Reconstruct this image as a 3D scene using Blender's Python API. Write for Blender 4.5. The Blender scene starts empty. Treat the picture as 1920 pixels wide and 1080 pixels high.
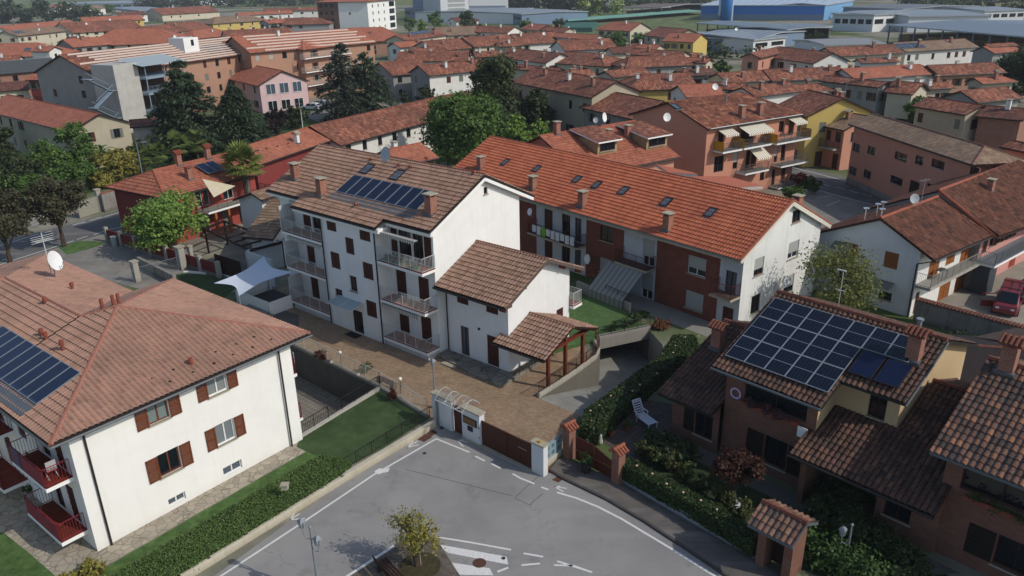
import bpy, bmesh, math, random
import numpy as np
from mathutils import Vector, Matrix
from mathutils.geometry import tessellate_polygon
SC = bpy.context.scene
# ------------------------------------------------------------------ camera
CAMH = 25.0
_f = 1450.0; _nx, _ny = 1030.0, 4150.0
_d = np.array([_nx-960, _ny-540, _f]); _d /= np.linalg.norm(_d)
_z = np.array([0, 0, 1.]); _fw = _z - _z.dot(_d)*_d; _fw /= np.linalg.norm(_fw)
_rt = np.cross(_d, _fw)
if _rt[0] < 0: _rt = -_rt
ROT = np.array([_rt, _fw, -_d])
cam_d = bpy.data.cameras.new('camera'); cam = bpy.data.objects.new('camera', cam_d)
SC.collection.objects.link(cam); SC.camera = cam
cam_d.sensor_width = 36; cam_d.lens = 36*_f/1920; cam_d.clip_start = .5; cam_d.clip_end = 12000
m4 = Matrix.Identity(4)
for r in range(3):
 m4[r][0] = ROT[r][0]; m4[r][1] = -ROT[r][1]; m4[r][2] = -ROT[r][2]
m4[2][3] = CAMH
cam.matrix_world = m4
# ------------------------------------------------------------------ light
SUN_AZ, SUN_EL = -23.0, 39.0          # direction towards the sun, degrees from +x (ccw)
W = bpy.data.worlds.new('World'); SC.world = W; W.use_nodes = True
nt = W.node_tree; bg = nt.nodes['Background']
sky = nt.nodes.new('ShaderNodeTexSky'); sky.sky_type = 'NISHITA'; sky.sun_disc = False
sky.sun_elevation = math.radians(SUN_EL); sky.sun_rotation = math.radians(90-SUN_AZ)
sky.altitude = 300; sky.air_density = 1.0; sky.dust_density = 1.5
nt.links.new(sky.outputs[0], bg.inputs[0]); bg.inputs[1].default_value = 0.14
sl = bpy.data.lights.new('sun', 'SUN'); sl.energy = 2.85; sl.angle = math.radians(.5); sl.color = (1, .94, .86)
so = bpy.data.objects.new('sun', sl); SC.collection.objects.link(so)
a, e = math.radians(SUN_AZ), math.radians(SUN_EL)
sdir = Vector((math.cos(a)*math.cos(e), math.sin(a)*math.cos(e), math.sin(e)))
so.rotation_euler = sdir.to_track_quat('Z', 'Y').to_euler(); so.location = (60, -20, 80)
SC.view_settings.view_transform = 'Standard'; SC.view_settings.look = 'None'
SC.view_settings.gamma = 1; SC.view_settings.use_curve_mapping = False
SC.view_settings.exposure = 0.02
try:
 SC.cycles.max_bounces = 6; SC.cycles.diffuse_bounces = 3; SC.cycles.glossy_bounces = 2
except Exception: pass
# ------------------------------------------------------------------ pixel -> world helpers (survey of the photo)
def ray(u, v): return ROT @ np.array([u-960, v-540, _f])
def P(u, v, z=0.0):
 r = ray(u, v); t = (z-CAMH)/r[2]
 return Vector((r[0]*t, r[1]*t, z))
def P2(u, v, z=0.0):
 p = P(u, v, z); return (p.x, p.y)
def upz(p, u, v):
 r = ray(u, v); t = math.hypot(p[0], p[1])/math.hypot(r[0], r[1]); return CAMH + r[2]*t
class Fr:
 def __init__(s, o, az):
  s.o = np.array([o[0], o[1]], float); s.az = az; a = math.radians(az)
  s.X = np.array([math.cos(a), math.sin(a)]); s.Y = np.array([-math.sin(a), math.cos(a)])
 def L(s, u, v, z=0):
  p = np.array(P2(u, v, z)) - s.o; return (float(p@s.X), float(p@s.Y), z)
 def F(s, u, v, y=0):
  r = ray(u, v); rl = (r[:2]@s.X, r[:2]@s.Y); c = -s.o; cl = (c@s.X, c@s.Y)
  t = (y-cl[1])/rl[1]; return (float(cl[0]+rl[0]*t), y, float(CAMH+r[2]*t))
 def S(s, u, v, x=0):
  r = ray(u, v); rl = (r[:2]@s.X, r[:2]@s.Y); c = -s.o; cl = (c@s.X, c@s.Y)
  t = (x-cl[0])/rl[0]; return (x, float(cl[1]+rl[1]*t), float(CAMH+r[2]*t))
 def W(s, x, y, z=0):
  p = s.o + s.X*x + s.Y*y; return Vector((p[0], p[1], z))
 def onplane(s, u, v, p0, n):          # local point where the pixel ray meets a local plane
  r = ray(u, v); rl = Vector((r[:2]@s.X, r[:2]@s.Y, r[2])); c = -s.o; cl = Vector((c@s.X, c@s.Y, CAMH))
  t = (Vector(p0)-cl).dot(n)/rl.dot(n); return cl + rl*t
# ------------------------------------------------------------------ object helpers
def tag(o, label=None, cat=None, group=None, kind=None):
 if label: o['label'] = label
 if cat: o['category'] = cat
 if group: o['group'] = group
 if kind: o['kind'] = kind
 return o
def empty(name, loc, az=0, label=None, cat=None, group=None):
 o = bpy.data.objects.new(name, None); SC.collection.objects.link(o)
 o.location = loc; o.rotation_euler = (0, 0, math.radians(az)); o.empty_display_size = .3
 return tag(o, label, cat, group)
class MB:
 def __init__(s): s.v = []; s.f = []; s.m = []; s.uv = {}
 def face(s, pts, mi=0, uv=None):
  b = len(s.v); s.v += [tuple(p) for p in pts]; s.f.append(tuple(range(b, b+len(pts)))); s.m.append(mi)
  if uv: s.uv[len(s.f)-1] = uv
 def box(s, x0, x1, y0, y1, z0, z1, mi=0, top=None):
  b = len(s.v)
  s.v += [(x0,y0,z0),(x1,y0,z0),(x1,y1,z0),(x0,y1,z0),(x0,y0,z1),(x1,y0,z1),(x1,y1,z1),(x0,y1,z1)]
  for i, q in enumerate(((0,3,2,1),(4,5,6,7),(0,1,5,4),(1,2,6,5),(2,3,7,6),(3,0,4,7))):
   s.f.append(tuple(b+k for k in q)); s.m.append(top if (i == 1 and top is not None) else mi)
 def mbox(s, mf, a0, a1, z0, z1, d0, d1, mi=0):
  b = len(s.v)
  s.v += [tuple(mf(*p)) for p in ((a0,z0,d0),(a1,z0,d0),(a1,z1,d0),(a0,z1,d0),(a0,z0,d1),(a1,z0,d1),(a1,z1,d1),(a0,z1,d1))]
  for q in ((0,3,2,1),(4,5,6,7),(0,1,5,4),(1,2,6,5),(2,3,7,6),(3,0,4,7)):
   s.f.append(tuple(b+k for k in q)); s.m.append(mi)
 def prism(s, pts, z0, z1, mi=0, top=None):      # pts 2D ccw
  n = len(pts); b = len(s.v)
  s.v += [(p[0], p[1], z0) for p in pts] + [(p[0], p[1], z1) for p in pts]
  tri = tessellate_polygon([[Vector((p[0], p[1], 0)) for p in pts]])
  for t in tri:
   s.f.append((b+n+t[0], b+n+t[1], b+n+t[2])); s.m.append(mi if top is None else top)
   s.f.append((b+t[0], b+t[2], b+t[1])); s.m.append(mi)
  for i in range(n):
   j = (i+1) % n; s.f.append((b+i, b+j, b+n+j, b+n+i)); s.m.append(mi)
 def bar(s, p, q, w, h=None, mi=0):
  h = h or w; p, q = Vector(p), Vector(q); d = (q-p)
  if d.length < 1e-6: return
  d.normalize(); up = Vector((0, 0, 1)) if abs(d.z) < .95 else Vector((1, 0, 0))
  x = d.cross(up).normalized()*(w/2); y = x.cross(d).normalized()*(h/2)
  b = len(s.v); s.v += [tuple(c) for c in (p-x-y, p+x-y, p+x+y, p-x+y, q-x-y, q+x-y, q+x+y, q-x+y)]
  for f in ((0,3,2,1),(4,5,6,7),(0,1,5,4),(1,2,6,5),(2,3,7,6),(3,0,4,7)):
   s.f.append(tuple(b+k for k in f)); s.m.append(mi)
 def tube(s, pts, r, n=8, mi=0, cap=True):
  pts = [Vector(p) for p in pts]
  if not isinstance(r, (list, tuple)): r = [r]*len(pts)
  b = len(s.v)
  for i, p in enumerate(pts):
   d = (pts[min(i+1, len(pts)-1)] - pts[max(i-1, 0)]).normalized()
   up = Vector((0, 0, 1)) if abs(d.z) < .9 else Vector((1, 0, 0))
   x = d.cross(up).normalized(); y = x.cross(d).normalized()
   for k in range(n):
    t = 2*math.pi*k/n; s.v.append(tuple(p + (x*math.cos(t)+y*math.sin(t))*r[i]))
  for i in range(len(pts)-1):
   for k in range(n):
    s.f.append((b+i*n+k, b+i*n+(k+1) % n, b+(i+1)*n+(k+1) % n, b+(i+1)*n+k)); s.m.append(mi)
  if cap:
   s.f.append(tuple(b+k for k in range(n))[::-1]); s.m.append(mi)
   s.f.append(tuple(b+(len(pts)-1)*n+k for k in range(n))); s.m.append(mi)
 def lathe(s, prof, c=(0, 0, 0), n=16, mi=0):
  b = len(s.v); c = Vector(c)
  for (r, z) in prof:
   for k in range(n):
    t = 2*math.pi*k/n; s.v.append((c.x+r*math.cos(t), c.y+r*math.sin(t), c.z+z))
  for i in range(len(prof)-1):
   for k in range(n):
    s.f.append((b+i*n+k, b+i*n+(k+1) % n, b+(i+1)*n+(k+1) % n, b+(i+1)*n+k)); s.m.append(mi)
 def build(s, name, mats, parent=None, loc=None, smooth=False, az=None):
  me = bpy.data.meshes.new(name); me.from_pydata(s.v, [], s.f)
  mats = mats if isinstance(mats, (list, tuple)) else [mats]
  for m in mats: me.materials.append(m)
  if len(mats) > 1: me.polygons.foreach_set('material_index', s.m)
  if s.uv:
   ul = me.uv_layers.new(name='UVMap')
   for fi, uv in s.uv.items():
    pl = me.polygons[fi]
    for k, li in enumerate(pl.loop_indices): ul.data[li].uv = uv[k]
  if smooth: me.polygons.foreach_set('use_smooth', [True]*len(me.polygons))
  me.update()
  o = bpy.data.objects.new(name, me); SC.collection.objects.link(o)
  if parent: o.parent = parent
  if loc: o.location = loc
  if az is not None: o.rotation_euler = (0, 0, math.radians(az))
  return o
def copy_tree(o, parent=None):
 c = o.copy(); SC.collection.objects.link(c); c.parent = parent
 for ch in list(o.children): copy_tree(ch, c)
 return c
# ------------------------------------------------------------------ materials
def S(h):
 h = h.lstrip('#'); c = [int(h[i:i+2], 16)/255 for i in (0, 2, 4)]
 return tuple((x/12.92 if x <= .04045 else ((x+.055)/1.055)**2.4) for x in c) + (1,)
def DS(h, sat=.8, val=1.0):
 c = S(h); l = .25*c[0]+.65*c[1]+.1*c[2]; return tuple(max(0, (l+(x-l)*sat)*val) for x in c[:3])+(1,)
class NT:
 def __init__(s, name):
  s.m = bpy.data.materials.new(name); s.m.use_nodes = True; s.t = s.m.node_tree
  s.bs = s.t.nodes['Principled BSDF']
 def n(s, typ, **kw):
  nd = s.t.nodes.new(typ)
  for k, v in kw.items():
   if k.startswith('i'): nd.inputs[int(k[1:])].default_value = v
   else: setattr(nd, k, v)
  return nd
 def l(s, a, b): s.t.links.new(a, b)
 def math(s, op, a, b=None, c=None):
  nd = s.n('ShaderNodeMath', operation=op)
  for i, x in enumerate((a, b, c)):
   if x is None: continue
   if isinstance(x, (int, float)): nd.inputs[i].default_value = x
   else: s.l(x, nd.inputs[i])
  return nd.outputs[0]
 def mix(s, fac, a, b, mode='MIX'):
  nd = s.n('ShaderNodeMix', data_type='RGBA', blend_type=mode)
  for sk, x in ((nd.inputs[0], fac), (nd.inputs[6], a), (nd.inputs[7], b)):
   if isinstance(x, (int, float, tuple)): sk.default_value = x
   else: s.l(x, sk)
  return nd.outputs[2]
 def ramp(s, fac, stops, interp='LINEAR'):
  nd = s.n('ShaderNodeValToRGB'); r = nd.color_ramp; r.interpolation = interp
  while len(r.elements) < len(stops): r.elements.new(.5)
  for e_, (p, c) in zip(r.elements, stops): e_.position = p; e_.color = c if len(c) == 4 else (*c, 1)
  s.l(fac, nd.inputs[0]); return nd.outputs[0]
 def noise(s, scale, detail=4, vec=None, rough=.55):
  nd = s.n('ShaderNodeTexNoise'); nd.inputs['Scale'].default_value = scale; nd.inputs['Detail'].default_value = detail
  nd.inputs['Roughness'].default_value = rough
  s.l(vec if vec else s.obj(), nd.inputs['Vector']); return nd.outputs[0]
 def obj(s):
  if not hasattr(s, '_tc'): s._tc = s.n('ShaderNodeTexCoord')
  return s._tc.outputs['Object']
 def bump(s, h, strength=.3, dist=.02):
  nd = s.n('ShaderNodeBump'); nd.inputs['Strength'].default_value = strength; nd.inputs['Distance'].default_value = dist
  s.l(h, nd.inputs['Height']); s.l(nd.outputs[0], s.bs.inputs['Normal'])
 def col(s, c):
  if isinstance(c, tuple): s.bs.inputs['Base Color'].default_value = c
  else: s.l(c, s.bs.inputs['Base Color'])
 def rough(s, r, spec=.3):
  if isinstance(r, (int, float)): s.bs.inputs['Roughness'].default_value = r
  else: s.l(r, s.bs.inputs['Roughness'])
  s.bs.inputs['Specular IOR Level'].default_value = spec
MC = {}
def cached(fn):
 def w(*a):
  k = (fn.__name__, a)
  if k not in MC: MC[k] = fn(*a)
  return MC[k]
 return w
def g4(v): return (v, v, v, 1)
@cached
def plain(name, hexc, rough=.7, var=.12, scale=3.0, metal=0.0, spec=.3):
 t = NT(name); c = S(hexc); n = t.noise(scale, 5)
 f = t.ramp(n, [(.3, g4(1-var)), (.7, g4(1+0*var))])
 t.col(t.mix(1.0, c, f, 'MULTIPLY')); t.rough(rough, spec); t.bs.inputs['Metallic'].default_value = metal
 return t.m
@cached
def plaster(name, hexc, dirt=.25, hexd='#6f685c'):
 """rendered wall: faint mottling, rain streaks and splash dirt that belong to the wall"""
 t = NT(name); c = S(hexc)
 n = t.noise(.6, 6); n2 = t.noise(9, 4)
 mp = t.n('ShaderNodeMapping'); mp.inputs['Scale'].default_value = (2.2, 2.2, .16); t.l(t.obj(), mp.inputs[0])
 st = t.noise(1.6, 5, mp.outputs[0])
 c1 = t.mix(t.math('MULTIPLY', t.ramp(st, [(.50, g4(0)), (.8, g4(1))]), dirt*.6), c, S(hexd))
 c2 = t.mix(t.math('MULTIPLY', t.ramp(n, [(.42, g4(0)), (.7, g4(1))]), dirt*.5), c1, S(hexd))
 sep = t.n('ShaderNodeSeparateXYZ'); t.l(t.obj(), sep.inputs[0])
 low = t.math('MULTIPLY', t.ramp(t.math('ADD', sep.outputs[2], t.math('MULTIPLY', n2, .5)), [(.25, g4(1)), (.75, g4(0))]), dirt*.9)
 c3 = t.mix(low, c2, S(hexd))
 cl = t.noise(.28, 7, None, .7); t.col(t.mix(1.0, c3, t.ramp(cl, [(.35, g4(.93)), (.65, g4(1))]), 'MULTIPLY')); t.rough(.9, .2); t.bump(t.noise(40, 3), .15, .01)
 return t.m
@cached
def brick(name, ha, hb, hm='#8a7d72', scale=1.0, dirt=.15):
 t = NT(name); sep = t.n('ShaderNodeSeparateXYZ'); t.l(t.obj(), sep.inputs[0])
 cb = t.n('ShaderNodeCombineXYZ'); t.l(t.math('ADD', sep.outputs[0], sep.outputs[1]), cb.inputs[0]); t.l(sep.outputs[2], cb.inputs[1])
 b = t.n('ShaderNodeTexBrick'); t.l(cb.outputs[0], b.inputs[0])
 b.inputs['Color1'].default_value = S(ha); b.inputs['Color2'].default_value = S(hb); b.inputs['Mortar'].default_value = S(hm)
 b.inputs['Scale'].default_value = scale; b.inputs['Mortar Size'].default_value = .012; b.inputs['Brick Width'].default_value = .26; b.inputs['Row Height'].default_value = .075
 n = t.noise(1.2, 5); f = t.ramp(n, [(.3, g4(1-dirt*2)), (.7, g4(1))])
 t.col(t.mix(1.0, b.outputs[0], f, 'MULTIPLY')); t.rough(.9, .2)
 return t.m
@cached
def tiles(name, cols, pu=.24, pv=.38, soot=.4, sootc='#3a2f2a', bump=0.0, lines=0.0, sc=.35, moss=0.0):
 """roof tiles: every tile its own fired colour, soot and lichen in patches; UV in metres"""
 t = NT(name); tc = t.n('ShaderNodeTexCoord'); sep = t.n('ShaderNodeSeparateXYZ'); t.l(tc.outputs['UV'], sep.inputs[0])
 U, V = sep.outputs[0], sep.outputs[1]
 iu = t.math('FLOOR', t.math('DIVIDE', U, pu)); iv = t.math('FLOOR', t.math('DIVIDE', V, pv))
 cb = t.n('ShaderNodeCombineXYZ'); t.l(iu, cb.inputs[0]); t.l(iv, cb.inputs[1])
 wn = t.n('ShaderNodeTexWhiteNoise', noise_dimensions='2D'); t.l(cb.outputs[0], wn.inputs[0])
 k = len(cols); c = t.ramp(wn.outputs[0], [((i+.5)/k, tuple(a*b for a, b in zip(DS(h, .8, .98), (1.02, 1.04, .9, 1) if any(q in name for q in ('orange', 'clay', 'red')) else (1, 1.01, .94, 1)))) for i, h in enumerate(cols)])
 cu = t.n('ShaderNodeCombineXYZ'); t.l(U, cu.inputs[0]); t.l(V, cu.inputs[1])
 n1 = t.noise(sc, 7, cu.outputs[0], .65)
 c = t.mix(t.math('MULTIPLY', t.ramp(n1, [(.36, g4(0)), (.66, g4(1))]), soot), c, S(sootc))
 mp = t.n('ShaderNodeMapping'); mp.inputs['Scale'].default_value = (2.4, .35, 1); t.l(cu.outputs[0], mp.inputs[0])
 n2 = t.noise(1.3, 4, mp.outputs[0])
 c = t.mix(t.math('MULTIPLY', t.ramp(n2, [(.5, g4(0)), (.75, g4(1))]), soot*.6), c, S(sootc))
 if moss:
  n3 = t.noise(.9, 6, cu.outputs[0], .7); c = t.mix(t.math('MULTIPLY', t.ramp(n3, [(.55, g4(0)), (.7, g4(1))]), moss), c, S('#55563a'))
 if lines:
  fr = t.math('FRACT', t.math('DIVIDE', V, pv)); c = t.mix(t.math('MULTIPLY', t.ramp(fr, [(.0, g4(1)), (.12, g4(0))]), lines), c, S('#2a1c17'))  # painted shade: dark line where each tile course overlaps the next
 t.col(c); t.rough(.88, .25)
 if bump:
  su = t.math('ABSOLUTE', t.math('SINE', t.math('MULTIPLY', U, math.pi/pu)))
  fr = t.math('FRACT', t.math('DIVIDE', V, pv))
  h = t.math('SUBTRACT', t.math('MULTIPLY', su, .06), t.math('MULTIPLY', fr, .04)); t.bump(h, bump, 1.0)
 else:
  t.bump(t.noise(25, 4), .3, .01)
 return t.m
@cached
def glass(name, hexc='#141a20', rough=.08):
 t = NT(name); t.col(S(hexc)); t.rough(rough, .7); return t.m
@cached
def leafmat(name, ha, hb, hc=None, trans=.25):
 t = NT(name); ge = t.n('ShaderNodeNewGeometry'); rnd = ge.outputs['Random Per Island']
 n = t.noise(.5, 3)
 lf_ = lambda h: tuple(a*b for a, b in zip(DS(h, .8, .95), (1.12, 1, .8, 1))); st = [(0, lf_(ha)), (.75, lf_(hb))] + ([(1, lf_(hc))] if hc else [])
 c = t.ramp(t.math('ADD', t.math('MULTIPLY', rnd, .6), t.math('MULTIPLY', n, .45)), st)
 t.col(c); t.rough(.6, .25)
 tr = t.n('ShaderNodeBsdfTranslucent'); t.l(c, tr.inputs[0])
 mx = t.n('ShaderNodeMixShader'); mx.inputs[0].default_value = trans
 t.l(t.bs.outputs[0], mx.inputs[1]); t.l(tr.outputs[0], mx.inputs[2]); t.l(mx.outputs[0], t.t.nodes['Material Output'].inputs[0])
 return t.m
@cached
def asphalt(name, ha, hb, crack=.35, scale=.25):
 t = NT(name); n = t.noise(scale, 8, None, .62); fine = t.noise(60, 3)
 c = t.mix(t.ramp(n, [(.35, g4(0)), (.65, g4(1))]), S(ha), S(hb))
 c = t.mix(1.0, c, t.ramp(fine, [(.3, g4(.86)), (.7, g4(1.06))]), 'MULTIPLY')
 st = t.noise(.55, 7, None, .7); c = t.mix(t.math('MULTIPLY', t.ramp(st, [(.56, g4(0)), (.7, g4(1))]), .35), c, S('#4c4a48'))
 mp = t.n('ShaderNodeMapping'); mp.inputs['Rotation'].default_value = (0, 0, .8); mp.inputs['Scale'].default_value = (.12, 1.1, 1); t.l(t.obj(), mp.inputs[0])
 tm = t.noise(1.0, 5, mp.outputs[0]); c = t.mix(t.math('MULTIPLY', t.ramp(tm, [(.5, g4(0)), (.66, g4(1))]), .3), c, S('#908d88'))
 if crack:
  vo = t.n('ShaderNodeTexVoronoi', feature='DISTANCE_TO_EDGE'); vo.inputs['Scale'].default_value = .16
  wob = t.n('ShaderNodeVectorMath', operation='ADD'); nn = t.n('ShaderNodeTexNoise'); nn.inputs['Scale'].default_value = .9; nn.inputs['Detail'].default_value = 6
  t.l(t.obj(), nn.inputs[0]); sc = t.n('ShaderNodeVectorMath', operation='SCALE'); sc.inputs[3].default_value = 2.2; t.l(nn.outputs[1], sc.inputs[0])
  t.l(t.obj(), wob.inputs[0]); t.l(sc.outputs[0], wob.inputs[1]); t.l(wob.outputs[0], vo.inputs[0])
  msk = t.noise(.12, 2)
  ck = t.math('MULTIPLY', t.ramp(vo.outputs[0], [(0, g4(1)), (.007, g4(0))]), t.ramp(msk, [(.45, g4(0)), (.6, g4(1))]))
  c = t.mix(t.math('MULTIPLY', ck, crack), c, S('#2b2b2c'))
 t.col(c); t.rough(.9, .25); t.bump(fine, .2, .01); return t.m
@cached
def pavers(name, ha, hb, hm, w=.22, h=.11, ang=0.0, offs=.5):
 t = NT(name); mp = t.n('ShaderNodeMapping'); mp.inputs['Rotation'].default_value = (0, 0, math.radians(ang)); t.l(t.obj(), mp.inputs[0])
 b = t.n('ShaderNodeTexBrick'); t.l(mp.outputs[0], b.inputs[0]); b.offset = offs
 b.inputs['Color1'].default_value = S(ha); b.inputs['Color2'].default_value = S(hb); b.inputs['Mortar'].default_value = S(hm)
 b.inputs['Scale'].default_value = 1; b.inputs['Mortar Size'].default_value = min(w, h)*.05; b.inputs['Brick Width'].default_value = w; b.inputs['Row Height'].default_value = h
 n = t.noise(.7, 6); f = t.ramp(n, [(.3, g4(.8)), (.7, g4(1.05))])
 t.col(t.mix(1.0, b.outputs[0], f, 'MULTIPLY')); t.rough(.9, .25); return t.m
@cached
def flagstone(name, ha, hb, hm, sc=2.0):
 t = NT(name); vo = t.n('ShaderNodeTexVoronoi'); vo.inputs['Scale'].default_value = sc; t.l(t.obj(), vo.inputs[0])
 ve = t.n('ShaderNodeTexVoronoi', feature='DISTANCE_TO_EDGE'); ve.inputs['Scale'].default_value = sc; t.l(t.obj(), ve.inputs[0])
 sp = t.n('ShaderNodeSeparateColor'); t.l(vo.outputs['Color'], sp.inputs[0])
 c = t.mix(sp.outputs[0], S(ha), S(hb)); c = t.mix(t.ramp(ve.outputs[0], [(.02, g4(1)), (.06, g4(0))]), c, S(hm))
 c = t.mix(1.0, c, t.ramp(t.noise(1.5, 5), [(.3, g4(.8)), (.7, g4(1.05))]), 'MULTIPLY')
 t.col(c); t.rough(.85, .3); return t.m
@cached
def grassmat(name, ha, hb, hc, sc=1.2):
 t = NT(name); n = t.noise(sc, 8, None, .7); n2 = t.noise(.15, 4)
 c = t.ramp(n, [(.3, DS(ha, .75)), (.55, DS(hb, .75)), (.8, DS(hc, .75))]); c = t.mix(1.0, c, t.ramp(n2, [(.3, g4(.75)), (.7, g4(1.1))]), 'MULTIPLY')
 t.col(c); t.rough(.95, .1); t.bump(t.noise(30, 4), .6, .04); return t.m
@cached
def stripes(name, ha, hb, w=.3, ax=0):
 t = NT(name); sep = t.n('ShaderNodeSeparateXYZ'); t.l(t.obj(), sep.inputs[0])
 fr = t.math('FRACT', t.math('DIVIDE', sep.outputs[ax], w)); c = t.mix(t.math('GREATER_THAN', fr, .5), S(ha), S(hb)); t.col(c); t.rough(.8, .2); return t.m
@cached
def pvmat(name, ha, hl, nu, nv, hb='#0c1020'):
 """solar module, UV 0..1: cells with thin lines"""
 t = NT(name); tc = t.n('ShaderNodeTexCoord'); sep = t.n('ShaderNodeSeparateXYZ'); t.l(tc.outputs['UV'], sep.inputs[0])
 fu = t.math('FRACT', t.math('MULTIPLY', sep.outputs[0], nu)); fv = t.math('FRACT', t.math('MULTIPLY', sep.outputs[1], nv))
 lu = t.math('LESS_THAN', fu, .07); lv = t.math('LESS_THAN', fv, .05)
 c = t.mix(t.math('MULTIPLY', t.math('MAXIMUM', lu, lv), .55), S(ha), S(hl)); t.col(c); t.rough(.12, .5); return t.m
# ------------------------------------------------------------------ common materials
WHITE = plaster('white_render', '#e2e2de', .16, '#8f897a')
FASCIA = plain('white_fascia', '#e4e4e0', .6, .05)
DKMETAL = plain('dark_gutter_metal', '#2b2624', .5, .1)
GREYMETAL = plain('grey_metal', '#8d9092', .45, .1, 3.0, .3)
LEAD = plain('lead_flashing', '#5b6063', .5, .2)
CONC = plaster('concrete', '#a09c92', .5, '#5d5a52')
CONCD = plaster('old_concrete', '#8a877f', .7, '#3c3a35')
CAPST = plain('cap_stone', '#a8a08c', .85, .25, 2.0)
BROWNW = plain('brown_shutter', '#4a2418', .6, .2, 6.0)
DKWOOD = plain('dark_stained_wood', '#2e1a14', .6, .2, 5.0)
REDWOOD = plain('red_brown_timber', '#6b3020', .6, .2, 5.0)
GLASS = glass('window_glass'); GLASSB = glass('blue_grey_glass', '#4a5560', .15)
BLIND = plain('roller_blind', '#9c9c98', .7, .05)
FRAMEW = plain('white_frame', '#d8d8d4', .5, .05)
WHITEP = plain('white_paint', '#dcdcda', .4, .04)
REDBRICK = brick('chimney_brick', '#a4604a', '#8d4c3a', '#9a8a7c')
TERRAF = pavers('terracotta_floor', '#8e4a30', '#7a3c28', '#4b2b20', .2, .2, 0, 0)
RAILW = plain('white_rail', '#bfc0bd', .4, .05); RAILD = plain('dark_rail', '#2a2522', .5, .1); RAILR = plain('red_rail', '#7d2833', .5, .1)
COLLECT = pvmat('collector_face', '#10182e', '#2a3550', 1, 1)
PV = pvmat('pv_face', '#0b0f1c', '#9aa3b8', 6, 18)
# ------------------------------------------------------------------ roof tiling with real relief
def clip_poly(poly, outline):
 """Sutherland-Hodgman, both 2D; outline convex ccw"""
 out = poly
 for i in range(len(outline)):
  ax, ay = outline[i]; bx, by = outline[(i+1) % len(outline)]
  ins = lambda p: (bx-ax)*(p[1]-ay)-(by-ay)*(p[0]-ax) >= -1e-9
  src, out = out, []
  for k in range(len(src)):
   p, q = src[k-1], src[k]; ip, iq = ins(p), ins(q)
   if ip != iq:
    d1 = (bx-ax)*(p[1]-ay)-(by-ay)*(p[0]-ax); d2 = (bx-ax)*(q[1]-ay)-(by-ay)*(q[0]-ax); t = d1/(d1-d2)
    out.append((p[0]+(q[0]-p[0])*t, p[1]+(q[1]-p[1])*t))
   if iq: out.append(q)
  if not out: return []
 return out
def area2(p): return sum(p[i][0]*p[(i+1) % len(p)][1]-p[(i+1) % len(p)][0]*p[i][1] for i in range(len(p)))
def roof_axes(poly):
 p = [Vector(q) for q in poly]; n = Vector((0, 0, 0))
 for i in range(1, len(p)-1): n += (p[i]-p[0]).cross(p[i+1]-p[0])
 n.normalize()
 if n.z < 0: n = -n
 u = Vector((-n.y, n.x, 0))
 u = u.normalized() if u.length > 1e-5 else Vector((1, 0, 0))
 v = n.cross(u)
 if v.z < 0: v = -v; u = -u
 return p, n, u, v
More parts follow.
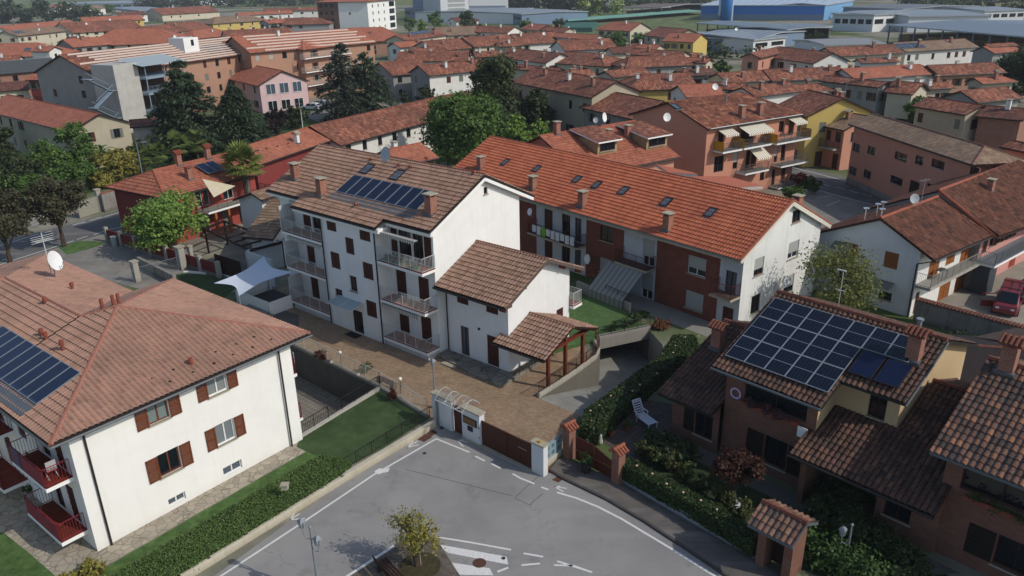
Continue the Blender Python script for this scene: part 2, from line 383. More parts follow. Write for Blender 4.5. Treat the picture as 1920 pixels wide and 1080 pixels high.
def tile_plane(name, poly, mat, parent, roll=.24, course=.38, amp=.035, step=.03, seg=4, prof='wave', jit=0.0, seed=0):
 p, n, u, v = roof_axes(poly)
 o = min(p, key=lambda q: q.z).copy()
 q2 = [((q-o).dot(u), (q-o).dot(v)) for q in p]
 if area2(q2) < 0: q2 = q2[::-1]
 u0, u1 = min(q[0] for q in q2), max(q[0] for q in q2); v1 = max(q[1] for q in q2); v0 = min(q[1] for q in q2)
 nu = int(math.ceil((u1-u0)/roll))*seg; us = u0+np.arange(nu+1)*roll/seg
 ph = (np.arange(nu+1) % seg)/seg
 if prof == 'wave': hu = amp*np.abs(np.sin(np.pi*ph))**.75
 elif prof == 'coppo': hu = amp*np.abs(np.cos(np.pi*ph))**.6*2-amp
 nv = int(math.ceil((v1-v0)/course)); rows = []
 rng = np.random.default_rng(seed+7)
 jc = rng.normal(0, 1, (nv+1, nu//seg+2))*jit
 for i in range(nv): rows += [(v0+i*course, step, i), (v0+(i+1)*course-.004, 0.0, i)]
 V = np.zeros((len(rows), nu+1, 3)); U2 = np.zeros((len(rows), nu+1, 2))
 col = np.minimum(np.arange(nu+1)//seg, nu//seg)
 for r, (vv, st, i) in enumerate(rows):
  h = hu+st+jc[i][col]*.5 + (0 if not jit else jc[i][col]*0)
  vj = vv + (jc[i][col] if (jit and st) else 0)
  pos = np.array(o)[None]+us[:, None]*np.array(u)[None]+np.broadcast_to(np.array(vj), (nu+1,))[:, None]*np.array(v)[None]+h[:, None]*np.array(n)[None]
  V[r] = pos; U2[r, :, 0] = us-u0+roll*.5; U2[r, :, 1] = (i+(.02 if st else .96))*course
 R, Cn = len(rows), nu+1
 idx = np.arange(R*Cn).reshape(R, Cn)
 F = np.stack([idx[:-1, :-1], idx[:-1, 1:], idx[1:, 1:], idx[1:, :-1]], -1).reshape(-1, 4)
 me = bpy.data.meshes.new(name); me.from_pydata(V.reshape(-1, 3).tolist(), [], F.tolist())
 ul = me.uv_layers.new(name='UVMap'); lv = np.zeros(len(me.loops), dtype=np.int32); me.loops.foreach_get('vertex_index', lv)
 ul.data.foreach_set('uv', U2.reshape(-1, 2)[lv].ravel())
 bm = bmesh.new(); bm.from_mesh(me)
 for i in range(len(q2)):
  ax, ay = q2[i]; bx, by = q2[(i+1) % len(q2)]
  ed = (u*(bx-ax)+v*(by-ay)); L = ed.length
  if L < 1e-4: continue
  if abs(by-ay) < 1e-3 and abs(ay-v0) < 1e-3: continue
  nn = ed.normalized().cross(n); pc = o+u*ax+v*ay
  bmesh.ops.bisect_plane(bm, geom=bm.verts[:]+bm.edges[:]+bm.faces[:], plane_co=pc, plane_no=nn, clear_outer=True)
 bm.to_mesh(me); bm.free(); me.materials.append(mat); me.update()
 ob = bpy.data.objects.new(name, me); SC.collection.objects.link(ob); ob.parent = parent
 return ob
def flat_plane(name, poly, mat, parent, lift=.03):
 p, n, u, v = roof_axes(poly); o = min(p, key=lambda q: q.z).copy()
 mb = MB(); mb.face([q+n*lift for q in p], 0, [((q-o).dot(u)+50, (q-o).dot(v)) for q in p])
 return mb.build(name, mat, parent)
def slab_under(mb, poly, th=.14, mi=0):
 p = [Vector(q) for q in poly]; b = len(mb.v); k = len(p)
 mb.v += [tuple(q) for q in p]+[(q.x, q.y, q.z-th) for q in p]
 mb.f.append(tuple(range(b, b+k))); mb.m.append(mi); mb.f.append(tuple(range(b+k, b+2*k))[::-1]); mb.m.append(mi)
 for i in range(k):
  j = (i+1) % k; mb.f.append((b+i, b+k+i, b+k+j, b+j)); mb.m.append(mi)
def roof(parent, planes, mat, detail='lo', caps=(), capmat=None, th=.14, undermat=None, capr=.11, **kw):
 u = MB()
 for pl in planes: slab_under(u, pl, th)
 base = u.build('roof', undermat or DKWOOD, parent)
 for i, pl in enumerate(planes):
  if detail == 'hi': tile_plane('tile_slope', pl, mat, base, seed=i, **kw)
  else: flat_plane('tile_slope', pl, mat, base)
 if caps:
  c = MB()
  for a, b in caps:
   a, b = Vector(a), Vector(b); c.tube([a+Vector((0, 0, .02)), b+Vector((0, 0, .02))], capr, 6)
  c.build('ridge_tiles', capmat or mat, base)
 return base
def gable_planes(x0, x1, y0, y1, ze0, zr, yr=None, ze1=None, h0=0, h1=0):
 """x along the ridge; hips h0 (left) and h1 (right) are ridge set-backs; returns planes, cap lines"""
 yr = (y0+y1)/2 if yr is None else yr; ze1 = ze0 if ze1 is None else ze1
 a, b = (x0+h0, yr, zr), (x1-h1, yr, zr)
 pls = [[(x0, y0, ze0), (x1, y0, ze0), b, a], [(x1, y1, ze1), (x0, y1, ze1), a, b]]
 caps = [(a, b)]
 if h0: pls.append([(x0, y1, ze1), (x0, y0, ze0), a]); caps += [((x0, y0, ze0), a), ((x0, y1, ze1), a)]
 if h1: pls.append([(x1, y0, ze0), (x1, y1, ze1), b]); caps += [((x1, y0, ze0), b), ((x1, y1, ze1), b)]
 return pls, caps
# ------------------------------------------------------------------ walls
def panel(mb, mf, outline, holes, depth=.16, mi=0, mr=0, rev=True):
 if area2(outline) < 0: outline = outline[::-1]
 A = sorted(set([p[0] for p in outline]+[h[0] for h in holes]+[h[1] for h in holes]))
 Z = sorted(set([p[1] for p in outline]+[h[2] for h in holes]+[h[3] for h in holes]))
 for i in range(len(A)-1):
  for j in range(len(Z)-1):
   ca, cz = (A[i]+A[i+1])/2, (Z[j]+Z[j+1])/2
   if A[i+1]-A[i] < 1e-4 or Z[j+1]-Z[j] < 1e-4: continue
   if any(h[0] < ca < h[1] and h[2] < cz < h[3] for h in holes): continue
   c = clip_poly([(A[i], Z[j]), (A[i+1], Z[j]), (A[i+1], Z[j+1]), (A[i], Z[j+1])], outline)
   if len(c) >= 3 and abs(area2(c)) > 1e-6: mb.face([mf(a, z, 0) for a, z in c], mi)
 if rev:
  for h in holes:
   q = [(h[0], h[2]), (h[1], h[2]), (h[1], h[3]), (h[0], h[3])]
   for k in range(4):
    p, r = q[k], q[(k+1) % 4]; mb.face([mf(*p, 0), mf(*r, 0), mf(*r, -depth), mf(*p, -depth)], mr)
def MF(side, c):
 if side == 'F': return lambda a, z, d: (a, c-d, z)
 if side == 'B': return lambda a, z, d: (a, c+d, z)
 if side == 'R': return lambda a, z, d: (c+d, a, z)
 return lambda a, z, d: (c-d, a, z)
def window(parent, mf, a0, a1, z0, z1, style='glass', fm=None, sm=None, gm=None, depth=.16, simple=False, sill=True, sw=None, lab=None):
 fm = fm or BROWNW; sm = sm or BROWNW; gm = gm or GLASS; w = a1-a0
 mb = MB(); t = .06 if not simple else .07
 nm = 'door' if style in ('door', 'doorg') else 'window'
 if style in ('shut', 'door'):
  mb.mbox(mf, a0, a1, z0, z1, -depth, -.05, 0)
  o = mb.build(nm, sm, parent)
  if not simple:
   s = MB(); k = 2 if w > .7 else 1
   for i in range(k):
    b0 = a0+w*i/k+.04; b1 = a0+w*(i+1)/k-.04
    for q in range(6):
     zz = z0+.1+(z1-z0-.2)*q/6; s.mbox(mf, b0, b1, zz, zz+(z1-z0-.2)/6*.75, -.05, -.025)
   s.build('slat_leaf', sm, o)
  return o
 zb = z0
 mb.mbox(mf, a0, a1, z0, z0+t, -depth, -depth+.07); mb.mbox(mf, a0, a1, z1-t, z1, -depth, -depth+.07)
 mb.mbox(mf, a0, a0+t, z0+t, z1-t, -depth, -depth+.07); mb.mbox(mf, a1-t, a1, z0+t, z1-t, -depth, -depth+.07)
 if w > .75: mb.mbox(mf, (a0+a1)/2-.035, (a0+a1)/2+.035, z0+t, z1-t, -depth, -depth+.065)
 if style == 'blind': mb.mbox(mf, a0, a1, z0+(z1-z0)*.02, z1, -depth+.075, -depth+.1, 2)
 if style == 'halfblind': mb.mbox(mf, a0, a1, z0+(z1-z0)*.35, z1, -depth+.075, -depth+.1, 2)
 if simple:
  mb.mbox(mf, a0, a1, z0, z1, -depth-.02, -depth+.02, 1)
  if sill: mb.mbox(mf, a0-.08, a1+.08, z0-.07, z0, -.02, .07, 3)
  if style == 'open':
   sw_ = sw or w*.5; mb.mbox(mf, a0-sw_, a0-.02, z0, z1, .02, .06, 4); mb.mbox(mf, a1+.02, a1+sw_, z0, z1, .02, .06, 4)
  return mb.build(nm, [fm, gm, BLIND, CAPST, sm], parent)
 o = mb.build(nm, [fm, gm, BLIND], parent)
 if lab: o['label'] = lab
 g = MB(); g.mbox(mf, a0+.01, a1-.01, z0+.01, z1-.01, -depth-.02, -depth+.02); g.build('pane', gm, o)
 if sill:
  g = MB(); g.mbox(mf, a0-.08, a1+.08, z0-.06, z0, -.05, .08); g.build('sill', CAPST, o)
 if style == 'open':
  sw_ = sw or w*.5
  for (b0, b1) in ((a0-sw_-.03, a0-.03), (a1+.03, a1+sw_+.03)):
   s = MB(); s.mbox(mf, b0, b0+.07, z0, z1, .03, .075); s.mbox(mf, b1-.07, b1, z0, z1, .03, .075); s.mbox(mf, b0, b1, z0, z0+.08, .03, .075)
   s.mbox(mf, b0, b1, z1-.08, z1, .03, .075); s.mbox(mf, b0, b1, (z0+z1)/2-.04, (z0+z1)/2+.04, .03, .075)
   k = max(4, int((z1-z0)/.07))
   for q in range(k):
    zz = z0+(z1-z0)*q/k; s.mbox(mf, b0+.05, b1-.05, zz, zz+(z1-z0)/k*.6, .035, .06)
   s.build('shutter', sm, o)
 return o
class Bld:
 def __init__(s, name, label, cat, o, az, group=None):
  s.fr = Fr(o, az); s.root = empty(name, (o[0], o[1], 0), az, label, cat, group); s.p = []
 def panel(s, side, c, outline, mat, name='wall', wins=(), **kw):
  """wins: (a0,a1,z0,z1,style[,dict])"""
  mf = MF(side, c); mb = MB(); dp = kw.get('depth', .16)
  panel(mb, mf, outline, [w[:4] for w in wins], dp)
  o = mb.build(name, mat, s.root)
  for w in wins:
   k = dict(w[5]) if len(w) > 5 else {}
   window(s.root, mf, *w[:4], style=w[4], depth=dp, simple=kw.get('simple', False), **k)
  return o
 def pw(s, side, c, u0, v0, u1, v1, style='glass', **k):
  """window from the pixels of its top-left and bottom-right corners on plane side=c"""
  f = s.fr.F if side in 'FB' else s.fr.S; i = 0 if side in 'FB' else 1
  p, q = f(u0, v0, c), f(u1, v1, c)
  return (min(p[i], q[i]), max(p[i], q[i]), min(p[2], q[2]), max(p[2], q[2]), style, k)
 def part(s, name, mb, mats, parent=None, **k): return mb.build(name, mats, parent or s.root, **k)
def railing(parent, path, h=1.0, mat=None, sp=.12, closed=False, name='railing', r=.008, posts=1.2, low=.08):
 mb = MB()
 for a, b in zip(path[:-1], path[1:]):
  a, b = Vector(a), Vector(b); L = (b-a).length; n = max(1, int(L/sp)); up = Vector((0, 0, 1))
  mb.bar(a+up*h, b+up*h, .035, .03); mb.bar(a+up*low, b+up*low, .03, .03)
  for i in range(n+1):
   p = a.lerp(b, i/n); mb.bar(p+up*low, p+up*h, r*2)
  k = max(1, round(L/posts))
  for i in range(k+1):
   p = a.lerp(b, i/k); mb.bar(p, p+up*(h+.02), .035)
 return mb.build(name, mat or RAILW, parent)
def chimney(parent, x, y, zb, h, w=.55, d=.55, mat=None, cap='slab', capmat=None):
 mb = MB(); zb -= .35
 mb.box(x-w/2, x+w/2, y-d/2, y+d/2, zb, zb+h+.35)
 t = zb+h+.35
 for sx in (-1, 1):
  for sy in (-1, 1): mb.box(x+sx*w*.38-.05, x+sx*w*.38+.05, y+sy*d*.38-.05, y+sy*d*.38+.05, t, t+.16)
 o = mb.build('chimney', mat or REDBRICK, parent)
 c = MB(); t += .16
 if cap == 'slab': c.box(x-w*.68, x+w*.68, y-d*.68, y+d*.68, t, t+.07)
 elif cap == 'tile':
  pl, ca = gable_planes(x-w*.75, x+w*.75, y-d*.8, y+d*.8, t, t+.28)
  for q in pl: slab_under(c, q, .05)
  for k in range(5):
   xx = x-w*.7+k*w*.35; c.tube([(xx, y-d*.8, t+.03), (xx, y, t+.31), (xx, y+d*.8, t+.03)], .07, 6)
 c.build('chimney_cap', capmat or CAPST, o)
 f = MB(); f.box(x-w/2-.1, x+w/2+.1, y-d/2-.12, y+d/2+.1, zb+.1, zb+.38+.02); f.build('flashing', LEAD, o)
 return o
def dish(parent, pos, r, face, polelen=.5, mat=None, name='satellite_dish'):
 """face: direction (local) the bowl looks; pos: centre of the bowl"""
 f = Vector(face).normalized(); c = Vector(pos); up = Vector((0, 0, 1)); x = f.cross(up).normalized(); y = x.cross(f).normalized()
 mb = MB(); rings = [(.0, .0), (.35, .03), (.7, .09), (1, .18)]; n = 24; b = 0
 for (rr, dd) in rings:
  for k in range(n):
   t = 2*math.pi*k/n; mb.v.append(tuple(c+(x*math.cos(t)*rr+y*math.sin(t)*rr*1.05)*r+f*(dd-.18)*r))
 for i in range(len(rings)-1):
  for k in range(n): mb.f.append((i*n+k, i*n+(k+1) % n, (i+1)*n+(k+1) % n, (i+1)*n+k)); mb.m.append(0)
 o = mb.build(name, mat or WHITEP, parent, smooth=True)
 a = MB(); bk = c-f*r*.25; a.tube([bk, bk-f*.1, (bk.x-f.x*.12, bk.y-f.y*.12, c.z-r-polelen)], .03, 6)
 a.tube([c-y*r, c-y*r*.4+f*r*.75], .015, 5); a.tube([c-y*r*.4+f*r*.7, c-y*r*.35+f*r*.85], .05, 6); a.build('mount_arm', GREYMETAL, o)
 return o
def skylight(parent, poly_o, u, v, n, w=.6, h=1.0, name='skylight'):
 o = Vector(poly_o); mb = MB()
 def q(a, b, c): return tuple(o+u*a+v*b+n*c)
 def bx(m, a0, a1, b0, b1, c0, c1, mi=0):
  b_ = len(m.v); m.v += [q(*p) for p in ((a0,b0,c0),(a1,b0,c0),(a1,b1,c0),(a0,b1,c0),(a0,b0,c1),(a1,b0,c1),(a1,b1,c1),(a0,b1,c1))]
  for f in ((0,3,2,1),(4,5,6,7),(0,1,5,4),(1,2,6,5),(2,3,7,6),(3,0,4,7)): m.f.append(tuple(b_+k for k in f)); m.m.append(mi)
 bx(mb, -w/2-.07, w/2+.07, -.07, 0, .0, .16); bx(mb, -w/2-.07, w/2+.07, h, h+.07, 0, .16); bx(mb, -w/2-.07, -w/2, 0, h, 0, .16); bx(mb, w/2, w/2+.07, 0, h, 0, .16)
 ob = mb.build(name, DKMETAL, parent); g = MB(); bx(g, -w/2, w/2, 0, h, .05, .11); g.build('pane', GLASSB, ob)
 f = MB(); bx(f, -w/2-.18, w/2+.18, -.3, -.07, .03, .07); f.build('flashing', LEAD, ob)
 return ob
def modules(parent, o, u, v, n, cols, rows, w, h, gap=.02, mat=None, frame=None, lift=.12, name='solar_panel', th=.05, skip=()):
 """solar modules lying on a roof: o = lower-left corner of the array"""
 o = Vector(o); res = []
 for i in range(cols):
  for j in range(rows):
   if (i, j) in skip: continue
   mb = MB(); a0, b0 = i*w+gap, j*h+gap; a1, b1 = (i+1)*w-gap, (j+1)*h-gap
   def q(a, b, c): return tuple(o+u*a+v*b+n*c)
   b_ = 0; mb.v += [q(*p) for p in ((a0,b0,lift),(a1,b0,lift),(a1,b1,lift),(a0,b1,lift),(a0,b0,lift+th),(a1,b0,lift+th),(a1,b1,lift+th),(a0,b1,lift+th))]
   for f in ((0,3,2,1),(0,1,5,4),(1,2,6,5),(2,3,7,6),(3,0,4,7)): mb.f.append(f); mb.m.append(1)
   e = .035
   inner = [q(a0+e, b0+e, lift+th+.001), q(a1-e, b0+e, lift+th+.001), q(a1-e, b1-e, lift+th+.001), q(a0+e, b1-e, lift+th+.001)]
   outer = [mb.v[4], mb.v[5], mb.v[6], mb.v[7]]
   for k in range(4): mb.face([outer[k], outer[(k+1) % 4], inner[(k+1) % 4], inner[k]], 1)
   mb.face(inner, 0, [(0, 0), (1, 0), (1, 1), (0, 1)])
   res.append(mb.build(name, [mat or PV, frame or GREYMETAL], parent))
 return res
def pole(parent, p, q, r, mat, name='pole'):
 mb = MB(); mb.tube([p, q], r, 8); return mb.build(name, mat, parent)
# ------------------------------------------------------------------ foliage
def leaf_cloud(blobs, n, size, seed=0, flat=0.0, shell=.55, clump=.22, droop=0.0, asp=.55):
 """blobs: (cx,cy,cz,rx,ry,rz). Leaves gather in clumps through the outer part of every blob."""
 rng = np.random.default_rng(seed); B = np.array(blobs, float)
 w = (B[:, 3]*B[:, 4]*B[:, 5])**(2/3); w /= w.sum()
 nc = max(8, n//26); ci = rng.choice(len(B), nc, p=w); d = rng.normal(size=(nc, 3)); d /= np.linalg.norm(d, axis=1)[:, None]
 rr = shell+(1-shell)*rng.random(nc)**.7
 cc = B[ci, :3]+d*B[ci, 3:]*rr[:, None]
 li = rng.integers(0, nc, n); sp = B[ci[li], 3:].mean(1)*clump
 pos = cc[li]+rng.normal(size=(n, 3))*sp[:, None]*np.array([1, 1, .7])
 if droop: pos[:, 2] -= np.abs(rng.normal(size=n))*droop
 nrm = rng.normal(size=(n, 3)); out = pos-B[ci[li], :3]; out /= np.linalg.norm(out, axis=1)[:, None]+1e-6
 nrm = nrm*.7+out*.9+np.array([0, 0, .5+flat]); nrm /= np.linalg.norm(nrm, axis=1)[:, None]
 t = rng.normal(size=(n, 3)); t -= (t*nrm).sum(1)[:, None]*nrm; t /= np.linalg.norm(t, axis=1)[:, None]; b = np.cross(nrm, t)
 s = size*(.6+.8*rng.random(n))[:, None]
 V = np.stack([pos-t*s, pos-b*s*asp, pos+t*s, pos+b*s*asp], 1).reshape(-1, 3)
 F = np.arange(4*n).reshape(-1, 4)
 return V, F
def cloud_obj(name, V, F, mat, parent=None, loc=None):
 me = bpy.data.meshes.new(name); me.from_pydata(V.tolist(), [], F.tolist()); me.materials.append(mat); me.update()
 o = bpy.data.objects.new(name, me); SC.collection.objects.link(o)
 if parent: o.parent = parent
 if loc: o.location = loc
 return o
BARK = plain('bark', '#4d4136', .95, .35, 6.0)
def tree(name, label, base, blobs, n, leaf, mat, tr=.18, th=None, seed=0, limbs=True, group=None, cat='tree', bark=None, **kw):
 root = empty(name, base, 0, label, cat, group); rng = random.Random(seed)
 V, F = leaf_cloud(blobs, n, leaf, seed, **kw); cloud_obj('crown', V, F, mat, root)
 top = th or max(b[2] for b in blobs)
 mb = MB(); pts = [(0, 0, -.1)]; k = 4
 for i in range(1, k+1): pts.append((rng.uniform(-.08, .08)*i, rng.uniform(-.08, .08)*i, top*i/k))
 mb.tube(pts, [tr*1.3]+[tr*(1-.75*i/k) for i in range(1, k+1)], 8)
 if limbs:
  for b in blobs:
   s = rng.uniform(.3, .65)*min(top, b[2]); mb.tube([(0, 0, s), (b[0]*.5, b[1]*.5, (s+b[2])/2+.1), (b[0], b[1], b[2])], [tr*.5, tr*.32, tr*.12], 6)
 mb.build('trunk', bark or BARK, root)
 return root
def blobs_round(h, r, z0, n=9, seed=0, flat=1.0):
 rng = random.Random(seed); out = [(0, 0, z0+(h-z0)*.5, r*.62, r*.62, (h-z0)*.4)]
 for i in range(n):
  t = i/n*2*math.pi+rng.random(); q = rng.uniform(.35, .75)*r; z = z0+(h-z0)*rng.uniform(.25, .82)
  k = rng.uniform(.32, .5)*r; out.append((math.cos(t)*q, math.sin(t)*q, z, k, k, k*.8*flat))
 out.append((rng.uniform(-.1, .1)*r, rng.uniform(-.1, .1)*r, h-r*.3, r*.35, r*.35, r*.3)); return out
def conifer_cloud(h, r, z0, n, size, seed, tiers=12, droop=.25):
 rng = np.random.default_rng(seed); V = []
 br = []
 for i in range(tiers):
  z = z0+(h-z0)*(i/tiers)**.95; rad = r*(1-(i/tiers)**1.8)*rng.uniform(.75, 1.05)+.25
  for k in range(rng.integers(5, 9)):
   br.append((z+rng.uniform(-.3, .3), rad*rng.uniform(.7, 1.1), rng.uniform(0, 2*np.pi)))
 br = np.array(br); w = br[:, 1]/br[:, 1].sum(); li = rng.choice(len(br), n, p=w)
 t = rng.random(n)**.6; z, R, a = br[li].T; R = R*t
 wid = .12*br[li, 1]+.15
 pos = np.stack([np.cos(a)*R-np.sin(a)*rng.normal(size=n)*wid, np.sin(a)*R+np.cos(a)*rng.normal(size=n)*wid, z+.15*R-droop*t*t*br[li, 1]-np.abs(rng.normal(size=n))*.35], 1)
 nrm = rng.normal(size=(n, 3))*.6+np.array([0, 0, 1.0]); nrm /= np.linalg.norm(nrm, axis=1)[:, None]
 tt = np.stack([np.cos(a), np.sin(a), -.5+0*a], 1)+rng.normal(size=(n, 3))*.4; tt -= (tt*nrm).sum(1)[:, None]*nrm; tt /= np.linalg.norm(tt, axis=1)[:, None]
 b = np.cross(nrm, tt); s = size*(.6+.8*rng.random(n))[:, None]
 V = np.stack([pos-tt*s, pos-b*s*.35, pos+tt*s, pos+b*s*.35], 1).reshape(-1, 3)
 return V, np.arange(4*n).reshape(-1, 4)
def palm(name, label, base, h, R, n=34, seed=0, mat=None, group=None, tr=.2, kind='fan'):
 root = empty(name, base, 0, label, 'palm', group); rng = random.Random(seed)
 mb = MB(); mb.tube([(0, 0, -.1), (.05, .03, h*.5), (0, 0, h)], [tr, tr*.9, tr*1.1], 8); mb.build('trunk', BARK, root)
 c = MB()
 for i in range(n):
  a = rng.uniform(0, 2*math.pi); el = rng.uniform(-.7, 1.35); d = Vector((math.cos(a)*math.cos(el), math.sin(a)*math.cos(el), math.sin(el)))
  side = Vector((-math.sin(a), math.cos(a), 0)); L = R*rng.uniform(.8, 1.1)
  if kind == 'fan':
   st = Vector((0, 0, h))+d*L*.45
   for k in range(11):
    w = (k-5)/5*1.25; dd = (d*math.cos(w)+side*math.sin(w)).normalized(); tip = st+dd*L*.55+Vector((0, 0, -.12*L*abs(w)-.05*L)); nn = side.cross(d)*.02
    m_ = (st+tip)/2; pw = dd.cross(side.cross(d)).normalized()*(.045*L)
    c.face([st, m_-pw+nn, tip, m_+pw-nn])
   c.bar((0, 0, h), st, .03)
  else:
   pts = [Vector((0, 0, h))+d*L*t+Vector((0, 0, -L*.55*t*t)) for t in (0, .25, .5, .75, 1)]
   for (p, q), wd in zip(zip(pts[:-1], pts[1:]), ((.1, .28), (.28, .36), (.36, .28), (.28, .05))):
    c.face([p-side*wd[0]*.6, q-side*wd[1]*.6, q+Vector((0, 0, .08)), p+Vector((0, 0, .08))]); c.face([p+side*wd[0]*.6, q+side*wd[1]*.6, q+Vector((0, 0, .08)), p+Vector((0, 0, .08))])
 c.build('crown', mat or LEAF_PALM, root)
 return root
LEAF_PALM = leafmat('palm_leaf', '#33451c', '#56702c', '#8a8a3c', .15)
LEAF_GREEN = leafmat('green_leaf', '#2c4a17', '#4f7a28', '#76983f')
LEAF_DARK = leafmat('dark_leaf', '#243319', '#3b4f28', '#566632')
LEAF_DEEP = leafmat('conifer_leaf', '#25382a', '#3c5640', '#577052', .25)
LEAF_BRIGHT = leafmat('bright_leaf', '#47701f', '#6d9a30', '#9ab651')
LEAF_YEL = leafmat('yellowing_leaf', '#55681f', '#8d8a2c', '#b99a3a')
LEAF_RED = leafmat('red_leaf', '#3d1712', '#5c241a', '#7c3a28')
LEAF_PURP = leafmat('purple_leaf', '#1c1416', '#2c1c20', '#3a2630')
LEAF_HEDGE = leafmat('hedge_leaf', '#1f3a12', '#35591f', '#57793a', .1)
LEAF_HDARK = leafmat('dark_hedge_leaf', '#23361a', '#365026', '#546a38', .2)
def bush(name, label, base, r, h, n, leaf, mat, cat='bush', seed=0, group=None, **kw):
 """low plant: foliage on a few stems"""
 root = empty(name, base, 0, label, cat, group)
 bl = [(0, 0, h*.5, r*.75, r*.75, h*.45)]; rng = random.Random(seed)
 for i in range(5):
  t = rng.uniform(0, 6.28); bl.append((math.cos(t)*r*.45, math.sin(t)*r*.45, h*rng.uniform(.35, .65), r*.45, r*.45, h*.33))
 V, F = leaf_cloud(bl, n, leaf, seed, **kw); V[:, 2] = np.maximum(V[:, 2], .02)
 cloud_obj('foliage', V, F, mat, root); mb = MB()
 for b in bl[:4]: mb.tube([(0, 0, -.05), (b[0], b[1], b[2])], [.04, .015], 5)
 mb.build('stem', BARK, root); return root
def hedge(name, label, poly, z0, z1, mat, n, leaf, seed=0, core=None, cat='hedge', top_n=None):
 """clipped hedge: solid dark heart with a skin of leaves; poly 2D world"""
 root = empty(name, (poly[0][0], poly[0][1], 0), 0, label, cat)
 pts = [(p[0]-poly[0][0], p[1]-poly[0][1]) for p in poly]
 if area2(pts) < 0: pts = pts[::-1]
 cx = sum(p[0] for p in pts)/len(pts); cy = sum(p[1] for p in pts)/len(pts)
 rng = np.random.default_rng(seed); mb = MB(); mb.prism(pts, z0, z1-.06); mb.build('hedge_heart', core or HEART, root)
 tri = tessellate_polygon([[Vector((p[0], p[1], 0)) for p in pts]]); A = []
 T = [[np.array((*pts[k], z1)) for k in t] for t in tri]
 for i in range(len(pts)):
  p, q = pts[i], pts[(i+1) % len(pts)]; a, b, c, d = (np.array((*p, z0)), np.array((*q, z0)), np.array((*q, z1)), np.array((*p, z1))); T += [[a, b, c], [a, c, d]]
 T = np.array(T); nrm = np.cross(T[:, 1]-T[:, 0], T[:, 2]-T[:, 0]); ar = np.linalg.norm(nrm, axis=1); ti = rng.choice(len(T), n, p=ar/ar.sum())
 N = nrm[ti]/ar[ti][:, None]; up = (np.abs(N[:, 2]) > .5); N[up] = np.abs(N[up])
 r1 = np.sqrt(rng.random(n)); r2 = rng.random(n)
 pos = T[ti, 0]*(1-r1)[:, None]+T[ti, 1]*(r1*(1-r2))[:, None]+T[ti, 2]*(r1*r2)[:, None]
 wv = np.sin(pos[:, 0]*2.1)*np.cos(pos[:, 1]*1.7)*.05
 pos += N*(rng.normal(size=n)*.04+wv)[:, None]
 nr = N*1.0+rng.normal(size=(n, 3))*.6; nr /= np.linalg.norm(nr, axis=1)[:, None]
 t = rng.normal(size=(n, 3)); t -= (t*nr).sum(1)[:, None]*nr; t /= np.linalg.norm(t, axis=1)[:, None]; b = np.cross(nr, t); s = leaf*(.6+.8*rng.random(n))[:, None]
 V = np.stack([pos-t*s, pos-b*s*.6, pos+t*s, pos+b*s*.6], 1).reshape(-1, 3)
 cloud_obj('foliage', V, np.arange(4*n).reshape(-1, 4), mat, root); return root
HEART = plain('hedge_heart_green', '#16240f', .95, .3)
# ================================================================== THE SETTING
def sheet(name, pts, z, mat, holes=(), kind='structure', label=None, cat=None):
 loops = [[Vector((p[0], p[1], 0)) for p in pts]]+[[Vector((p[0], p[1], 0)) for p in h] for h in holes]
 tri = tessellate_polygon(loops); allp = [p for l in loops for p in l]
 me = bpy.data.meshes.new(name); me.from_pydata([(p.x, p.y, z) for p in allp], [], [tuple(t) for t in tri]); me.materials.append(mat)
 bm = bmesh.new(); bm.from_mesh(me)
 for f in bm.faces:
  if f.normal.z < 0: f.normal_flip()
 bm.to_mesh(me); bm.free(); me.update()
 o = bpy.data.objects.new(name, me); SC.collection.objects.link(o); return tag(o, label, cat, None, kind)
def pxs(l, z=0): return [P2(u, v, z) for u, v in l]
FM = Fr(P2(824.4, 665.2), -40)      # frame of the white block in the middle
FL = Fr(P2(183.3, 1033), 51.5)      # frame of the white house bottom left
def fmw(l): return [tuple(FM.W(x, y))[:2] for x, y in l]
def flw(l): return [tuple(FL.W(x, y))[:2] for x, y in l]
# ramp outline
RAMP_L = fmw([(9.42, -.45), (9.45, 1.76), (9.42, 3.7), (9.25, 6.3), (8.8, 7.4), (7.8, 8.4)])
RAMP_A = P2(1011, 747); RAMP_B = P2(1086, 778)
RAMP_R = [P2(1104, 763, 1.2), P2(1150, 730, 1.2), P2(1195, 697, 1.2), P2(1236, 668, 1.2)]
PORT_L = P2(1122, 632, .3); PORT_R = P2(1218, 612, .3); RAMP_RW = P2(1243, 640, .3)
ramp_hole = [RAMP_A, RAMP_B]+RAMP_R+[RAMP_RW, PORT_R, PORT_L]+RAMP_L[::-1]
court_a, court_b = P2(713, 728), P2(551, 649)
cl_a = FL.L(713, 728); cl_b = FL.L(551, 649)
d_ = (Vector((cl_b[0], cl_b[1]))-Vector((cl_a[0], cl_a[1]))); far_c = Vector((cl_b[0], cl_b[1]))+d_*.55
court_hole = [court_a, tuple(FL.W(12.05, .75))[:2], tuple(FL.W(12.05, far_c.y))[:2], tuple(FL.W(far_c.x, far_c.y))[:2], court_b]
def ground_mat():
 t = NT('ground_earth'); n = t.noise(.02, 8, None, .6); n2 = t.noise(.35, 6)
 c = t.mix(t.ramp(n2, [(.4, g4(0)), (.6, g4(1))]), S('#77736a'), S('#8d8778'))
 c = t.mix(t.ramp(n, [(.46, g4(0)), (.56, g4(1))]), c, S('#4a5a30')); t.col(c); t.rough(.95, .1); return t.m
gm = sheet('ground', [(-900, -60), (900, -60), (900, 900), (-900, 900)], 0, ground_mat(), [ramp_hole, court_hole])
